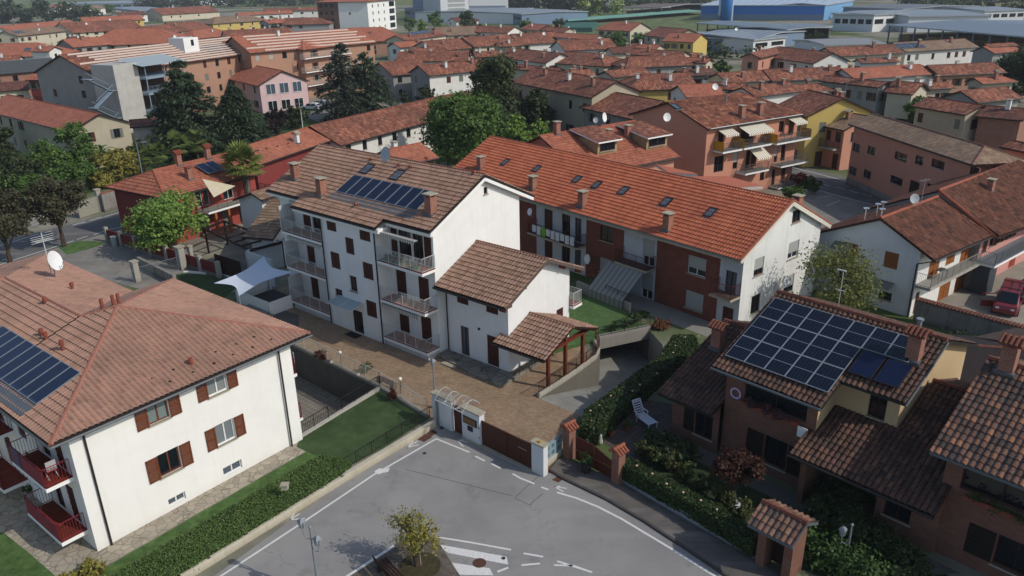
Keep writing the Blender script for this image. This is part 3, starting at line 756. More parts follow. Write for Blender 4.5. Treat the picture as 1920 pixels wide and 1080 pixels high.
def field_mat(name, a, b, c, sc=.01):
 t = NT(name); vo = t.n('ShaderNodeTexVoronoi'); vo.inputs['Scale'].default_value = sc; t.l(t.obj(), vo.inputs[0])
 sp = t.n('ShaderNodeSeparateColor'); t.l(vo.outputs['Color'], sp.inputs[0]); c_ = t.ramp(sp.outputs[0], [(.2, S(a)), (.5, S(b)), (.8, S(c))])
 t.col(t.mix(1., c_, t.ramp(t.noise(.2, 6), [(.3, g4(.8)), (.7, g4(1.1))]), 'MULTIPLY')); t.rough(.95, .1); return t.m
far = MB()
for q in ([(-9000, 900), (9000, 900), (9000, 9000), (-9000, 9000)], [(-9000, -60), (-900, -60), (-900, 900), (-9000, 900)], [(900, -60), (9000, -60), (9000, 900), (900, 900)], [(-9000, -900), (9000, -900), (9000, -60), (-9000, -60)]):
 far.face([(x, y, 0) for x, y in q])
tag(far.build('farmland', field_mat('farmland_patches', '#4c5a2c', '#6b6a3c', '#59703a', .006)), kind='structure')
FIELD = grassmat('meadow', '#4a5a26', '#66733a', '#82834a', .15)
sheet('field', pxs([(1030, 42), (1330, 22), (1420, 30), (1300, 66), (1140, 72), (1060, 62)]), .004, FIELD)
sheet('meadow', pxs([(1500, 8), (1920, 2), (1960, 22), (1860, 40), (1540, 14)]), .004, grassmat('dry_meadow', '#5f6336', '#7d7a48', '#8f8a58', .1))
# ---- roads and paving
ASPH = asphalt('road_asphalt', '#817f7c', '#8f8d89')
ASPH2 = asphalt('street_asphalt', '#5c5b59', '#6a6967', .3)
ASPHW = asphalt('worn_asphalt', '#75716a', '#8a857b', .5, .4)
PAVE_Y = pavers('yard_block_paving', '#9d866c', '#87705a', '#665641', .22, .11, 5)
road_px = pxs([(290, 1100), (395, 1085), (640, 907), (700, 868), (815, 796), (905, 835), (1000, 882), (1022, 893), (1040, 880), (1057, 899), (1140, 939), (1210, 980), (1280, 1026), (1370, 1086)])
xl, xr = road_px[0], road_px[-1]
sheet('road', road_px+[(xr[0]+8, xr[1]-10), (xr[0]+14, -30), (xl[0]-20, -30), (xl[0]-6, xl[1]-6)], .008, ASPH)
sheet('courtyard', [P2(551, 649), P2(430, 590)]+fmw([(-22, 6), (-10, 6), (6, 8), (9.2, 6.2), (9.2, 3), (9.2, -.35)])+[RAMP_A, RAMP_B, P2(1062, 842), P2(1022, 868), P2(905, 826), P2(812, 790), P2(713, 728)], .006, PAVE_Y)
kb = pxs([(1030, 883), (1057, 899), (1140, 939), (1210, 980), (1280, 1026), (1372, 1088)]); kf = pxs([(1048, 862), (1075, 868), (1160, 905), (1250, 960), (1340, 1010), (1440, 1066), (1480, 1090)])
SIDEW = asphalt('old_pavement', '#54504c', '#66615b', .3, .8)
pv = MB(); pv.prism(kb+kf[::-1], 0, .1); tag(pv.build('pavement', SIDEW), kind='structure')
kerb = MB()
for a, b in zip(kb[:-1], kb[1:]): kerb.bar((a[0], a[1], .055), (b[0], b[1], .055), .14, .112)
tag(kerb.build('kerb', plain('kerb_stone', '#4a4643', .9, .3)), kind='structure')
# island in the foreground
isl = pxs([(640, 1092), (738, 1028), (775, 1003), (817, 1011), (868, 1092)]); isl += [(isl[-1][0]+2.0, isl[-1][1]-6), (isl[0][0]-6, isl[0][1]-6)]
PAVE_I = pavers('island_block_paving', '#6b6258', '#575048', '#3f3a34', .22, .11, 40)
im = MB(); im.prism(isl, 0, .12); tag(im.build('traffic_island', PAVE_I), kind='structure')
LINE = plain('road_paint', '#d6d5d0', .7, .22, 9.0)
mk = MB()
def strip(pts, w, z=.013, mb=mk):
 pts = [Vector((p[0], p[1], 0)) for p in pts]
 for a, b in zip(pts[:-1], pts[1:]):
  d = (b-a).normalized(); n = Vector((-d.y, d.x, 0))*w/2; e = d*w*.3
  mb.face([(q.x, q.y, z) for q in (a-n-e, b-n+e, b+n+e, a+n-e)])
  z += .0006
def pl(l, w): strip(pxs(l), w)
pl([(330, 1136), (415, 1080), (575, 975), (700, 891), (818, 823), (850, 836), (879, 848)], .12)
pl([(892, 856), (908, 864)], .12); pl([(922, 870), (938, 878)], .12); pl([(962, 889), (976, 897), (1001, 907)], .12); pl([(1016, 914), (1027, 918)], .12)
pl([(1046, 924), (1080, 934), (1120, 950), (1165, 973), (1210, 1000), (1260, 1030), (1330, 1074), (1370, 1100)], .13)
pl([(818, 1007), (880, 1017), (957, 1031)], .11); pl([(983, 1038), (1017, 1044)], .11); pl([(979, 1060), (1011, 1057)], .11)
pl([(1046, 1053), (1109, 1073)], .11); pl([(1040, 1060), (1075, 1061), (1109, 1073)], .1)
strip([isl[1], isl[0]], .16, .126); pl([(934, 1072), (952, 1065)], .12)
for q in ([(817, 1020), (950, 1044), (953, 1059), (840, 1037)], [(845, 1055), (918, 1066), (925, 1079), (862, 1078)]): mk.face([(*P2(u, v), .0135) for u, v in q])
# worn white blob on the edge line
mk.face([(*P2(u, v), .0142) for u, v in ((702, 884), (712, 878), (722, 880), (731, 877), (728, 885), (717, 887), (710, 890), (704, 888))])
for tip, ends in (((763, 840), ((782, 828), (785, 834), (776, 826))), ((858, 826), ((876, 829), (868, 837), (870, 825))), ((544, 975), ((561, 964), (571, 972), (553, 962))), ((1040, 913), ((1062, 916), (1056, 922), (1050, 912)))):
 for e_ in ends: pl([tip, e_], .07)
tag(mk.build('road_markings', LINE), kind='structure')
RUST = plain('rusty_iron', '#5a3a30', .8, .3, 8.0); GRATE = plain('dark_iron', '#3a3635', .7, .3, 8.0)
def cover(label, pts, mat, z=.02, name='manhole_cover'):
 mb = MB(); p = pxs(pts); mb.prism(p if area2(p) > 0 else p[::-1], .002, z); o = mb.build(name, mat); tag(o, label, 'manhole cover')
def circ(u, v, r): c = P(u, v); return [(c.x+math.cos(t)*r, c.y+math.sin(t)*r) for t in [k*math.pi/6 for k in range(12)]]
def ccover(label, u, v, r, mat):
 mb = MB(); mb.prism(circ(u, v, r), .002, .022); tag(mb.build('manhole_cover', mat), label, 'manhole cover')
cover('rusty square cover pair nearest the corner of the white line', [(783, 824), (798, 814), (810, 820), (795, 829)], RUST)
cover('rusty square cover between the white line corner and the gate wall', [(799, 813), (812, 806), (821, 811), (808, 819)], RUST)
cover('small dark square cover by the downpipes of the gate wall', [(823, 802), (829, 799), (834, 802), (828, 806)], GRATE)
cover('brown square cover beside the pavement kerb and red hydrant', [(1035, 900), (1046, 893), (1058, 897), (1047, 905)], RUST)
ccover('round rusty cover between the two broad white stripes', 899, 1056, .32, RUST)
ccover('small round dark cover on the end of the broad white stripe', 944, 1047, .1, GRATE)
ccover('dark round patch cover left of centre on the asphalt', 796, 850, .11, GRATE)
# joint cuts of an old repair
jt = MB()
for l in ([(987, 913), (965, 934), (993, 947), (1017, 926)], [(987, 913), (1010, 893), (1027, 880)], [(760, 880), (860, 905), (960, 930)]): strip(pxs(l), .03, .0105, jt)
tag(jt.build('asphalt_joints', plain('bitumen', '#3e3d3e', .8, .2)), kind='structure')
# ---- ground around the bottom-left house
FLAG = flagstone('flagstone_paving', '#9a9080', '#aaa18d', '#7d7567', 2.3)
sheet('flagstone_path', flw([(-7.5, 12), (-7.5, -1.0), (-1.2, -1.35), (12.6, -1.2), (12.8, .3), (11.95, .3), (11.95, 2), (0, 2), (0, 12)]), .006, FLAG)
GRASS = grassmat('lawn', '#35501a', '#4f7228', '#6c8c3c', 1.6)
sheet('lawn', flw([(-.5, -3.0), (14.0, -2.2), (12.9, -1.25), (-1.5, -1.45)]), .012, GRASS)
sheet('lawn', pxs([(-60, 1120), (-60, 985), (8, 1000), (58, 1040), (115, 1090), (140, 1120)]), .012, GRASS)
TURF = grassmat('artificial_turf', '#30451d', '#40582a', '#52693a', .9)
turf_px = [(713, 733), (803, 786), (720, 840), (660, 872), (598, 858), (556, 838), (562, 822)]
sheet('artificial_lawn', pxs(turf_px), .016, TURF)
# planter wall / kerb wall along the road
kw_ = pxs([(262, 1124), (333, 1079), (390, 1045), (640, 892), (813, 789)], .42);
def wallline(name, label, pts, w, z0, z1, mat, cat='wall', az=None, top=None):
 root_o = (pts[0][0], pts[0][1], 0); mb = MB()
 for a, b in zip(pts[:-1], pts[1:]):
  a = Vector((a[0]-root_o[0], a[1]-root_o[1], 0)); b = Vector((b[0]-root_o[0], b[1]-root_o[1], 0)); e = (b-a).normalized()*w*.3
  mb.bar(a-e+Vector((0, 0, (z0+z1)/2)), b+e+Vector((0, 0, (z0+z1)/2)), w, z1-z0)
 o = mb.build(name, mat, loc=root_o); tag(o, label, cat)
 return o
CURBW = plaster('kerb_wall_render', '#c4bdab', .6, '#80785f')
wallline('planter_wall', 'low stained cream wall between the long green hedge and the road', kw_, .28, 0, .42, CURBW)
# ---- streets further back
sheet('street', pxs([(1380, 290), (1440, 297), (1482, 307), (1720, 370), (1860, 408), (1990, 440), (1990, 475), (1700, 402), (1640, 388), (1532, 357), (1440, 334), (1380, 322)]), .006, ASPH2)
sheet('car_park', pxs([(1532, 357), (1640, 388), (1700, 402), (1640, 440), (1560, 445), (1470, 405), (1490, 370)]), .007, ASPHW)
mk2 = MB()
for l, w in (([(1486, 314), (1600, 343), (1705, 371)], .15), ([(1536, 357), (1600, 375), (1642, 386)], .15), ([(1532, 343), (1557, 349)], .12), ([(1567, 351), (1583, 355)], .12), ([(1592, 357), (1608, 362)], .12), ([(1618, 364), (1636, 369)], .12), ([(1650, 373), (1665, 377)], .12), ([(1560, 366), (1530, 372)], .08), ([(1575, 376), (1550, 386)], .08)):
 strip(pxs(l), w, .013, mk2)
for l, w in (([(-30, 470), (55, 444), (72, 439)], .15), ([(78, 438), (97, 433)], .15), ([(137, 422), (160, 416)], .15), ([(168, 414), (192, 407)], .15), ([(197, 406), (240, 394)], .15), ([(-40, 509), (60, 477), (137, 452)], .15), ([(145, 449), (164, 443)], .13), ([(176, 440), (200, 432)], .13), ([(206, 430), (225, 426)], .13)):
 strip(pxs(l), w, .013, mk2)
tag(mk2.build('street_markings', LINE), kind='structure')
sheet('road_left', pxs([(-120, 498), (55, 441), (160, 413), (240, 391), (330, 368), (330, 400), (240, 425), (137, 456), (60, 480), (-120, 540)]), .006, ASPH2).name = 'street'
sheet('forecourt', pxs([(60, 482), (137, 458), (232, 429), (260, 455), (345, 500), (400, 520), (470, 545), (330, 560), (180, 520)]), .005, ASPHW)
sheet('verge', pxs([(108, 462), (150, 452), (180, 452), (200, 456), (170, 466), (125, 478)]), .010, GRASS)
GARD = grassmat('garden_grass', '#263a14', '#3a5720', '#4f6e2c', .8)
sheet('garden_ground', pxs([(-150, 400), (60, 372), (140, 370), (233, 342), (560, 245), (640, 215), (560, 190), (300, 235), (100, 260), (-150, 290)]), .006, GARD)
sheet('garden_ground', pxs([(740, 270), (800, 300), (900, 310), (1010, 262), (1100, 240), (1180, 236), (1190, 225), (1050, 200), (820, 215), (700, 250)]), .006, GARD)
sheet('yard', pxs([(560, 215), (620, 200), (720, 215), (640, 245)]), .008, ASPHW)
# ---- sunken court beside the bottom-left house
CD = -2.5
cm = MB(); hp = court_hole
for i in range(len(hp)):
 a, b = hp[i], hp[(i+1) % len(hp)]
 if i == 1: continue
 cm.face([(a[0], a[1], CD), (b[0], b[1], CD), (b[0], b[1], -.001), (a[0], a[1], -.001)])
tag(cm.build('court_retaining_wall', CONCD), kind='structure')
sheet('court_floor', court_hole, CD, pavers('court_tiles', '#8a8478', '#7e786c', '#605b52', .4, .4, 40, 0))
# ---- ramp down to the garage
RD = -2.55
rm = MB(); hp = ramp_hole
def inring(i): return hp[i % len(hp)]
for i in range(1, len(hp)):
 a, b = inring(i), inring(i+1)
 if a == PORT_R and b == PORT_L: continue
 rm.face([(a[0], a[1], RD-.3), (b[0], b[1], RD-.3), (b[0], b[1], -.001), (a[0], a[1], -.001)])
tag(rm.build('ramp_wall', CONC), kind='structure')
rs = MB(); Lp = [Vector((*RAMP_A, 0))]+[Vector((*p, 0)) for p in RAMP_L]+[Vector((*PORT_L, 0))]; Rp = [Vector((*RAMP_B, 0))]+[Vector((*p, 0)) for p in RAMP_R]+[Vector((*RAMP_RW, 0)), Vector((*PORT_R, 0))]
def along(pl_, t):
 L = [0]
 for a, b in zip(pl_[:-1], pl_[1:]): L.append(L[-1]+(b-a).length)
 s = t*L[-1]
 for k in range(len(L)-1):
  if s <= L[k+1]+1e-6: return pl_[k].lerp(pl_[k+1], (s-L[k])/(L[k+1]-L[k]+1e-9))
 return pl_[-1]
N = 14; rows = []
for k in range(N+1):
 t = k/N; z = RD*min(1, (t/.8)**1.15); a, b = along(Lp, t), along(Rp, t); d = (b-a).normalized()*.05; a, b = a-d, b+d; rows.append([a+(b-a)*j/5+Vector((0, 0, z)) for j in range(6)])
dd = (Vector((*PORT_R, 0))-Vector((*PORT_L, 0))).normalized(); inn = Vector((-dd.y, dd.x, 0));
if inn.dot(Vector((0, 1, 0))) < 0: inn = -inn
rows.append([p+inn*9 for p in rows[-1]])
for r0, r1 in zip(rows[:-1], rows[1:]):
 for j in range(5): rs.face([r0[j], r0[j+1], r1[j+1], r1[j]])
tag(rs.build('garage_ramp', asphalt('ramp_concrete', '#76756f', '#8b8a83', .5, .5)), kind='structure')
gp = empty('garage_entrance', (*PORT_L, 0), math.degrees(math.atan2(dd.y, dd.x)), 'concrete lintel and dark opening of the underground garage at the foot of the ramp', 'garage entrance')
pwid = (Vector((*PORT_R, 0))-Vector((*PORT_L, 0))).length
mb = MB(); mb.box(-.1, pwid+.1, -.02, .28, -.72, .34); mb.build('lintel', CONC, gp)
mb = MB(); mb.box(-.2, -.0, .0, 9, -2.9, -.3); mb.box(pwid, pwid+.2, 0, 9, -2.9, -.3); mb.box(-.2, pwid+.2, 9, 9.2, -2.9, -.3); mb.box(-.2, pwid+.2, .3, 9, -.5, -.3); mb.build('side_wall', CONCD, gp)
# curved retaining wall with rail at the porch side of the ramp
cw = empty('ramp_parapet', (*RAMP_A, 0), 0, 'curved whitish concrete parapet carrying a dark rail beside the garage ramp', 'wall')
mb = MB(); pts = [RAMP_A]+RAMP_L; off = Vector((*RAMP_A, 0))
topz = [.12, .3, .32, .32, .3, .3, .3]; PP = [Vector((*p, 0))-off for p in pts]
for i in range(len(PP)-1):
 a, b = PP[i], PP[i+1]; d = (b-a).normalized(); n = Vector((-d.y, d.x, 0))*.2; z0, z1 = topz[i], topz[i+1]; w0, w1 = RD, RD
 q = [a-n*.0, b-n*.0, b+n, a+n]
 mb.face([(p.x, p.y, z) for p, z in zip(q, (z0, z1, z1, z0))])
 for (s, t_, zs, zt) in ((q[0], q[1], z0, z1), (q[2], q[3], z1, z0)):
  mb.face([(s.x, s.y, -2.6), (t_.x, t_.y, -2.6), (t_.x, t_.y, zt), (s.x, s.y, zs)])
mb.face([(PP[0].x, PP[0].y, 0), (PP[0].x, PP[0].y, .12), (PP[0].x-.12, PP[0].y+.1, .12), (PP[0].x-.12, PP[0].y+.1, 0)])
mb.build('parapet', plaster('parapet_render', '#b9b5a8', .7, '#77715f'), cw)
railing(cw, [p+Vector((0, 0, z))+Vector((-.06, .08, 0)) for p, z in zip(PP[1:], topz[1:])], .75, plain('brown_rail', '#4a2a20', .5, .1), .12)
# raised lawn behind the annex
RLAWN = grassmat('raised_lawn_turf', '#3c5a24', '#4a6c2e', '#587a3a', 2.5)
lw = fmw([(6.2, 4.6), (7.3, 7.6)])+[P2(1122, 632, .3), P2(1218, 612, .3), P2(1200, 603, .3), P2(1165, 575, .3), P2(1070, 545, .3), P2(1066, 560, .3)]
lm = MB(); lm.prism(lw if area2(lw) > 0 else lw[::-1], .004, .26); tag(lm.build('raised_lawn', RLAWN), kind='structure')
# ================================================================== BUILDINGS, FOREGROUND
z4 = lambda x, y: (480+x/3.1767, 250+y/3.1767)
z5 = lambda x, y: (640+x/3, 360+y/3)
TILE_BROWN = tiles('brown_roof_tile', ('#967060', '#a57b66', '#9e7867', '#87654f'), .26, .4, .3, '#54443b')
TILE_ORANGE = tiles('orange_roof_tile', ('#b8593a', '#c4643f', '#a94e33', '#bd6038'), .26, .4, .3, '#6a3627')
TILE_PINK = tiles('pinkish_roof_tile', ('#a87a68', '#b3826e', '#a07262', '#ac7e6a'), .26, .4, .5, '#6d5a4c', 0, 0, .2, .45)
COPPI = tiles('dark_curved_tile', ('#64423a', '#704a3e', '#50382f', '#7a543f', '#443430', '#5c4439'), .24, .4, .55, '#2a2220', 0, 0, .5)
COPPI_RED = tiles('red_curved_tile', ('#7c4635', '#8d5340', '#6c3e31', '#96604a', '#5e3c33'), .2, .4, .45, '#3f2c26', 0, 0, .5)
TERRA = plain('red_clay', '#8a4a3a', .85, .25, 5.0)
BROWNCAP = plain('brown_ridge_tile', '#7d584a', .85, .25, 3.0); ORANGECAP = plain('orange_ridge_tile', '#965540', .85, .25, 3.0); PINKCAP = plain('pink_ridge_tile', '#9c6757', .85, .25, 3.0); COPPICAP = plain('old_ridge_tile', '#7a4a3a', .85, .5, 4.0)
def balcony(b, x0, x1, y0, y1, z, rail=RAILW, sides='LFR', floor=TERRAF, slab=FASCIA, th=.22, h=1.0, **k):
 """slab y0 (outer) .. y1 (wall)"""
 mb = MB(); mb.box(x0, x1, y0, y1, z-th, z-.03); mb.box(x0+.02, x1-.02, y0+.02, y1, z-.03, z, 1)
 o = mb.build('balcony', [slab, floor], b.root); i = .06; path = []
 if 'L' in sides: path.append(Vector((x0+i, y1, z)))
 path += [Vector((x0+i, y0+i, z)), Vector((x1-i, y0+i, z))]
 if 'R' in sides: path.append(Vector((x1-i, y1, z)))
 railing(o, path, h, rail, **k); return o
def gutter(b, pts, mat=DKMETAL, r=.07):
 mb = MB(); mb.tube(pts, r, 6); return mb.build('gutter', mat, b.root)
def downpipe(b, x, y, z0, z1, mat=DKMETAL, r=.055, top=None):
 mb = MB(); pts = [(x, y, z0), (x, y, z1)]
 if top: pts.append(top)
 mb.tube(pts, r, 6); return mb.build('downpipe', mat, b.root)
def awning(b, x0, x1, y, z, d=.5, mat=None, name='awning', drop=.28):
 mb = MB(); mb.box(x0, x1, y-d, y, z-.03, z+.03); n = int((x1-x0)/.22)
 for i in range(n):
  a = x0+(x1-x0)*i/n; c = x0+(x1-x0)*(i+1)/n
  mb.face([(a, y-d-.01, z), (c, y-d-.01, z), (c, y-d-.01, z-drop*.6), ((a+c)/2, y-d-.01, z-drop), (a, y-d-.01, z-drop*.6)])
 return mb.build(name, mat or AWN, b.root)
AWN = stripes('striped_awning', '#b9b5aa', '#8f8d88', .22, 0); AWNY = stripes('cream_striped_awning', '#d8d4c6', '#a89d84', .36, 0)
# ---------------- white three-storey block
b = Bld('apartment_block', 'white three-storey block with brown tiled roof, rooftop collectors and white balconies', 'apartment block', P2(824.4, 665.2), -40)
sl_ = .48; XL, XR = -18.2, .45
zr = lambda y: 9.49+sl_*(y+.64)
pls = [[(XL, -.64, 9.49), (XR, -.64, 9.49), (XR, 5, 12.2), (XL, 5, 12.2)], [(-13.8, -1.5, zr(-1.5)), (-4.1, -1.5, zr(-1.5)), (-4.1, -.64, 9.49), (-13.8, -.64, 9.49)], [(XR, 10.6, 9.49), (XL, 10.6, 9.49), (XL, 5, 12.2), (XR, 5, 12.2)]]
ROOFK = dict(detail='hi', roll=.26, course=.4, amp=.07, step=.06, seg=4)
rf = roof(b.root, pls, TILE_BROWN, caps=[((XL, 5, 12.2), (XR, 5, 12.2))], capmat=BROWNCAP, undermat=DKMETAL, **ROOFK)
_, RN, RU, RV = roof_axes(pls[0])
if RU.x < 0: RU = -RU
rp = lambda u, v: b.fr.onplane(u, v, pls[0][0], RN)
zt = 9.62
w = [b.pw('F', -1.2, *z4(415, 505), *z4(480, 590), 'shut'), b.pw('F', -1.2, *z4(528, 615), *z4(588, 728), 'shut'), b.pw('F', -1.2, *z4(612, 562), *z4(683, 650), 'shut'),
     b.pw('F', -1.2, *z4(440, 700), *z4(505, 815), 'shut'), b.pw('F', -1.2, *z4(552, 842), *z4(606, 950), 'glass'), b.pw('F', -1.2, *z4(632, 762), *z4(702, 880), 'shut'),
     b.pw('F', -1.2, *z4(467, 918), *z4(520, 1010), 'glass'), b.pw('F', -1.2, *z5(136, 603), *z5(203, 715), 'shut'), b.pw('F', -1.2, *z5(57, 655), *z5(130, 806), 'glass', fm=DKWOOD, sill=False)]
w[-1] = (w[-1][0], w[-1][1], 0.03, w[-1][3], 'glass', dict(fm=DKWOOD, sill=False))
def o3(z0): return []
b.panel('F', -1.2, [(-10.7, 0), (-4.5, 0), (-4.5, 9.0), (-10.7, 9.0)], WHITE, wins=w, depth=.2)
rb = [(-4.3, -3.6, 6.63, 8.75, 'shut'), (-3.55, -2.2, 6.63, 8.75, 'glass', dict(sill=False)), (-2.1, -1.0, 6.63, 8.75, 'glass', dict(sill=False)), (-.95, -.2, 6.63, 8.75, 'shut')]
for zf in (3.66, .66): rb += [(-4.04, -2.99, zf, zf+2.0, 'shut'), (-1.74, -.68, zf, zf+2.0, 'shut')]
b.panel('F', 0, [(-4.5, 0), (0, 0), (0, 9.75), (-4.5, 9.75)], WHITE, wins=rb, depth=.2)
lb = []
for zf in (6.66, 3.7, .8): lb += [(-14.6, -13.6, zf, zf+2.0, 'shut'), (-13.4, -12.3, zf, zf+2.0, 'glass', dict(sill=False)) if zf > 6 else (-11.5, -10.9, zf, zf+2.0, 'shut')]
b.panel('F', 0, [(-17.5, 0), (-10.7, 0), (-10.7, 9.75), (-17.5, 9.75)], WHITE, wins=lb, depth=.2)
b.panel('L', -10.7, [(-1.2, 0), (0, 0), (0, 9.5), (-1.2, 9.0)], WHITE); b.panel('R', -4.5, [(-1.2, 0), (0, 0), (0, 9.5), (-1.2, 9.0)], WHITE)
gz = [(0, 0), (9.25, 0), (9.25, 10.0), (5, 12.02), (0, 9.64)]
b.panel('R', 0, gz, WHITE, wins=[b.pw('R', 0, *z4(1356, 324), *z4(1379, 358), 'glass')])
b.panel('L', -17.5, gz, WHITE); b.panel('B', 9.25, [(-17.5, 0), (0, 0), (0, 10.0), (-17.5, 10.0)], WHITE)
for (x0, x1, y, z) in ((-13.8, -4.1, -1.42, zr(-1.5)), (-18.2, -13.8, -.56, 9.49), (-4.1, .4, -.56, 9.49)):
 mb = MB(); mb.box(x0, x1, y-.02, y+.5, z-.42, z-.15); mb.build('fascia', FASCIA, b.root); gutter(b, [(x0, y-.12, z-.1), (x1, y-.12, z-.1)])
mb = MB(); mb.box(-4.15, -3.95, -1.42, -.5, zr(-1.5)-.42, zr(-1.5)-.1); mb.build('fascia', FASCIA, b.root)
mb = MB()
for ya, za_, yb_, zb_ in ((-.5, 9.40, 5, 12.05), (5, 12.05, 10.5, 9.40)): mb.bar((.3, ya, za_-.16), (.3, yb_, zb_-.16), .24, .22)
mb.build('verge_board', FASCIA, b.root)
for zf in (6.62, 3.66, .66):
 bl = balcony(b, -4.45, .12, -1.3, -.002, zf, sides='FR'); bl2 = balcony(b, -15.75, -10.72, -1.3, -.002, zf+.05, sides='FL')
mb = MB()
for zf in (6.67, 3.71, .71): mb.box(-15.85, -15.76, -1.3, 0, zf, zf+2.0)
mb.build('side_screen', plain('frosted_screen', '#b9bcbb', .4, .05), b.root)
for x0, x1 in ((-4.4, .05), (-15.6, -10.75)): mb = MB(); mb.box(x0, x1, -1.15, 0, 0, .45); mb.build('plinth', plaster('plinth', '#c9c8c4', .3), b.root)
awning(b, -4.2, -.5, -.9, 8.75, .35); awning(b, -4.3, -.6, -.95, 3.28, .35); awning(b, -15.2, -10.9, -.95, 6.32, .35); awning(b, -15.2, -13.9, -.4, 9.1, .3)
downpipe(b, -4.55, -1.3, 0, 8.7); downpipe(b, -10.6, -1.3, 0, 8.7); downpipe(b, -11.0, -.1, 0, 9.2, r=.04)
# green flower boxes along the top balcony
mb = MB();
for x in (-4.0, -2.8, -1.4): mb.box(x, x+.9, -1.12, -.9, 6.64, 6.85)
o = mb.build('planter', plain('green_box', '#3f6b46', .6), b.root)
V, F = leaf_cloud([(-3.55, -1.0, 6.98, .5, .15, .16), (-2.35, -1.0, 6.96, .5, .15, .13), (-.95, -1.0, 6.96, .45, .15, .13)], 420, .07, 3); cloud_obj('plants', V, F, LEAF_HEDGE, o)
# collectors
pl0, pl1, pl2 = rp(*z4(478, 355)), rp(*z4(955, 472)), rp(*z4(598, 255)); wv = (pl1.x-pl0.x)/8; hv = abs((pl2-pl0).dot(RV))
modules(b.root, Vector((pl0.x, pl0.y, pl0.z)), RU, RV, RN, 8, 1, wv, hv, .02, COLLECT, GREYMETAL, name='solar_collector', lift=.1)
mb = MB(); q = [pl0-RV*.75-RU*.3, pl1-RV*.75+RU*.2, pl1-RV*.02+RU*.2, pl0-RV*.02-RU*.3]; mb.face([p+RN*.09 for p in q]); mb.build('flashing', LEAD, b.root)
for u, v in ((640, 240), (820, 278)): skylight(b.root, rp(*z4(u, v)), RU, RV, RN, .75, 1.0)
for u, v, h, wd in ((237, 268, 1.05, .56), (393, 368, 1.15, .56), (1043, 478, 1.2, .6)):
 p = rp(*z4(u, v)); chimney(b.root, p.x, p.y, p.z, h, wd, wd)
p = rp(*z4(782, 212)); dish(b.root, (p.x, p.y-.1, p.z+1.15), .55, (-.05, -1, .35), .5, plain('grey_dish', '#a9aeb0', .5))
for u, v in ((690, 165), (855, 200), (925, 212), (600, 437), (1305, 245), (1020, 160)):
 p = rp(*z4(u, v)); mb = MB(); mb.tube([p, p+Vector((0, 0, .22)), p+Vector((.0, -.18, .2))], [.09, .09, .11], 6); mb.build('vent_tile', TERRA, b.root)
# entrance canopy of glass
mb = MB(); x0, x1 = -9.4, -6.6; z0 = 2.45
for x in (x0, x0+(x1-x0)/2, x1): mb.bar((x, -1.25, z0+.25), (x, -2.4, z0), .04)
mb.bar((x0, -2.4, z0), (x1, -2.4, z0), .05); mb.bar((x0, -1.25, z0+.25), (x1, -1.25, z0+.25), .05)
o = mb.build('entrance_canopy', RAILW, b.root); g = MB(); g.face([(x0, -1.25, z0+.27), (x1, -1.25, z0+.27), (x1, -2.4, z0+.02), (x0, -2.4, z0+.02)]); g.build('pane', glass('canopy_glass', '#8fa0a4', .15), o)
mb = MB(); mb.box(-8.2, -6.9, -2.0, -1.35, .012, .03); o = mb.build('doormat', plain('black_mat', '#1c1b1c', .95), None, loc=b.fr.W(0, 0), az=-40); tag(o, 'black doormat in front of the dark entrance door of the white block', 'doormat')
BM_ = b
# ---------------- annex
an = Bld('annex_house', 'low white annex with brown tiled gable roof beside the white three-storey block', 'house', P2(824.4, 665.2), -40)
xa = 5.87; sA = .45; zA = lambda y: 7.42-sA*abs(y-4.3)
pla = [[(.02, -.22, zA(-.22)), (6.5, -.22, zA(-.22)), (6.5, 4.3, 7.42), (.02, 4.3, 7.42)], [(6.5, 8.65, zA(8.65)), (.02, 8.65, zA(8.65)), (.02, 4.3, 7.42), (6.5, 4.3, 7.42)]]
roof(an.root, pla, TILE_BROWN, caps=[((.02, 4.3, 7.42), (6.5, 4.3, 7.42))], capmat=BROWNCAP, undermat=DKMETAL, **ROOFK)
w = [an.pw('F', .75, *z5(648, 568), *z5(715, 640), 'shut'), an.pw('F', .75, *z5(812, 622), *z5(882, 695), 'shut')]
d1 = an.pw('F', .75, *z5(668, 748), *z5(722, 912), 'glass'); d2 = an.pw('F', .75, *z5(818, 800), *z5(888, 988), 'door')
w += [(d1[0], d1[1], .22, d1[3], 'glass', dict(sill=False, gm=GLASSB)), (d2[0], d2[1], .22, d2[3], 'door')]
an.panel('F', .75, [(.02, 0), (xa, 0), (xa, zA(.75)-.1), (.02, zA(.75)-.1)], WHITE, wins=w)
gz = [(.75, 0), (7.65, 0), (7.65, zA(7.65)-.1), (4.3, 7.3), (.75, zA(.75)-.1)]
an.panel('R', xa, gz, WHITE, wins=[(6.1, 6.9, 2.1, 2.9, 'shut')]); an.panel('B', 7.65, [(.02, 0), (xa, 0), (xa, 5.8), (.02, 5.8)], WHITE)
mb = MB()
for y in (-.1, 2.0, 4.3, 6.4, 8.3): mb.box(5.9, 6.42, y-.07, y+.07, zA(y)-.4, zA(y)-.16)
for x in np.linspace(.4, 6.2, 9): mb.box(x-.05, x+.05, -.15, .74, zA(.2)-.48, zA(.2)-.30)
mb.build('rafters', REDWOOD, an.root); gutter(an, [(.05, -.32, zA(-.22)-.1), (6.45, -.32, zA(-.22)-.1)])
downpipe(an, .3, .66, .2, 5.2, r=.05)
mb = MB(); mb.bar((6.46, -.2, zA(-.2)-.1), (6.46, 4.3, 7.34), .12, .2); mb.bar((6.46, 4.3, 7.34), (6.46, 8.6, zA(8.6)-.1), .12, .2); mb.build('verge_board', plain('grey_brown_board', '#5b4f48', .7), an.root)
balcony(an, 2.5, 6.25, 7.66, 8.75, 2.75, sides='')
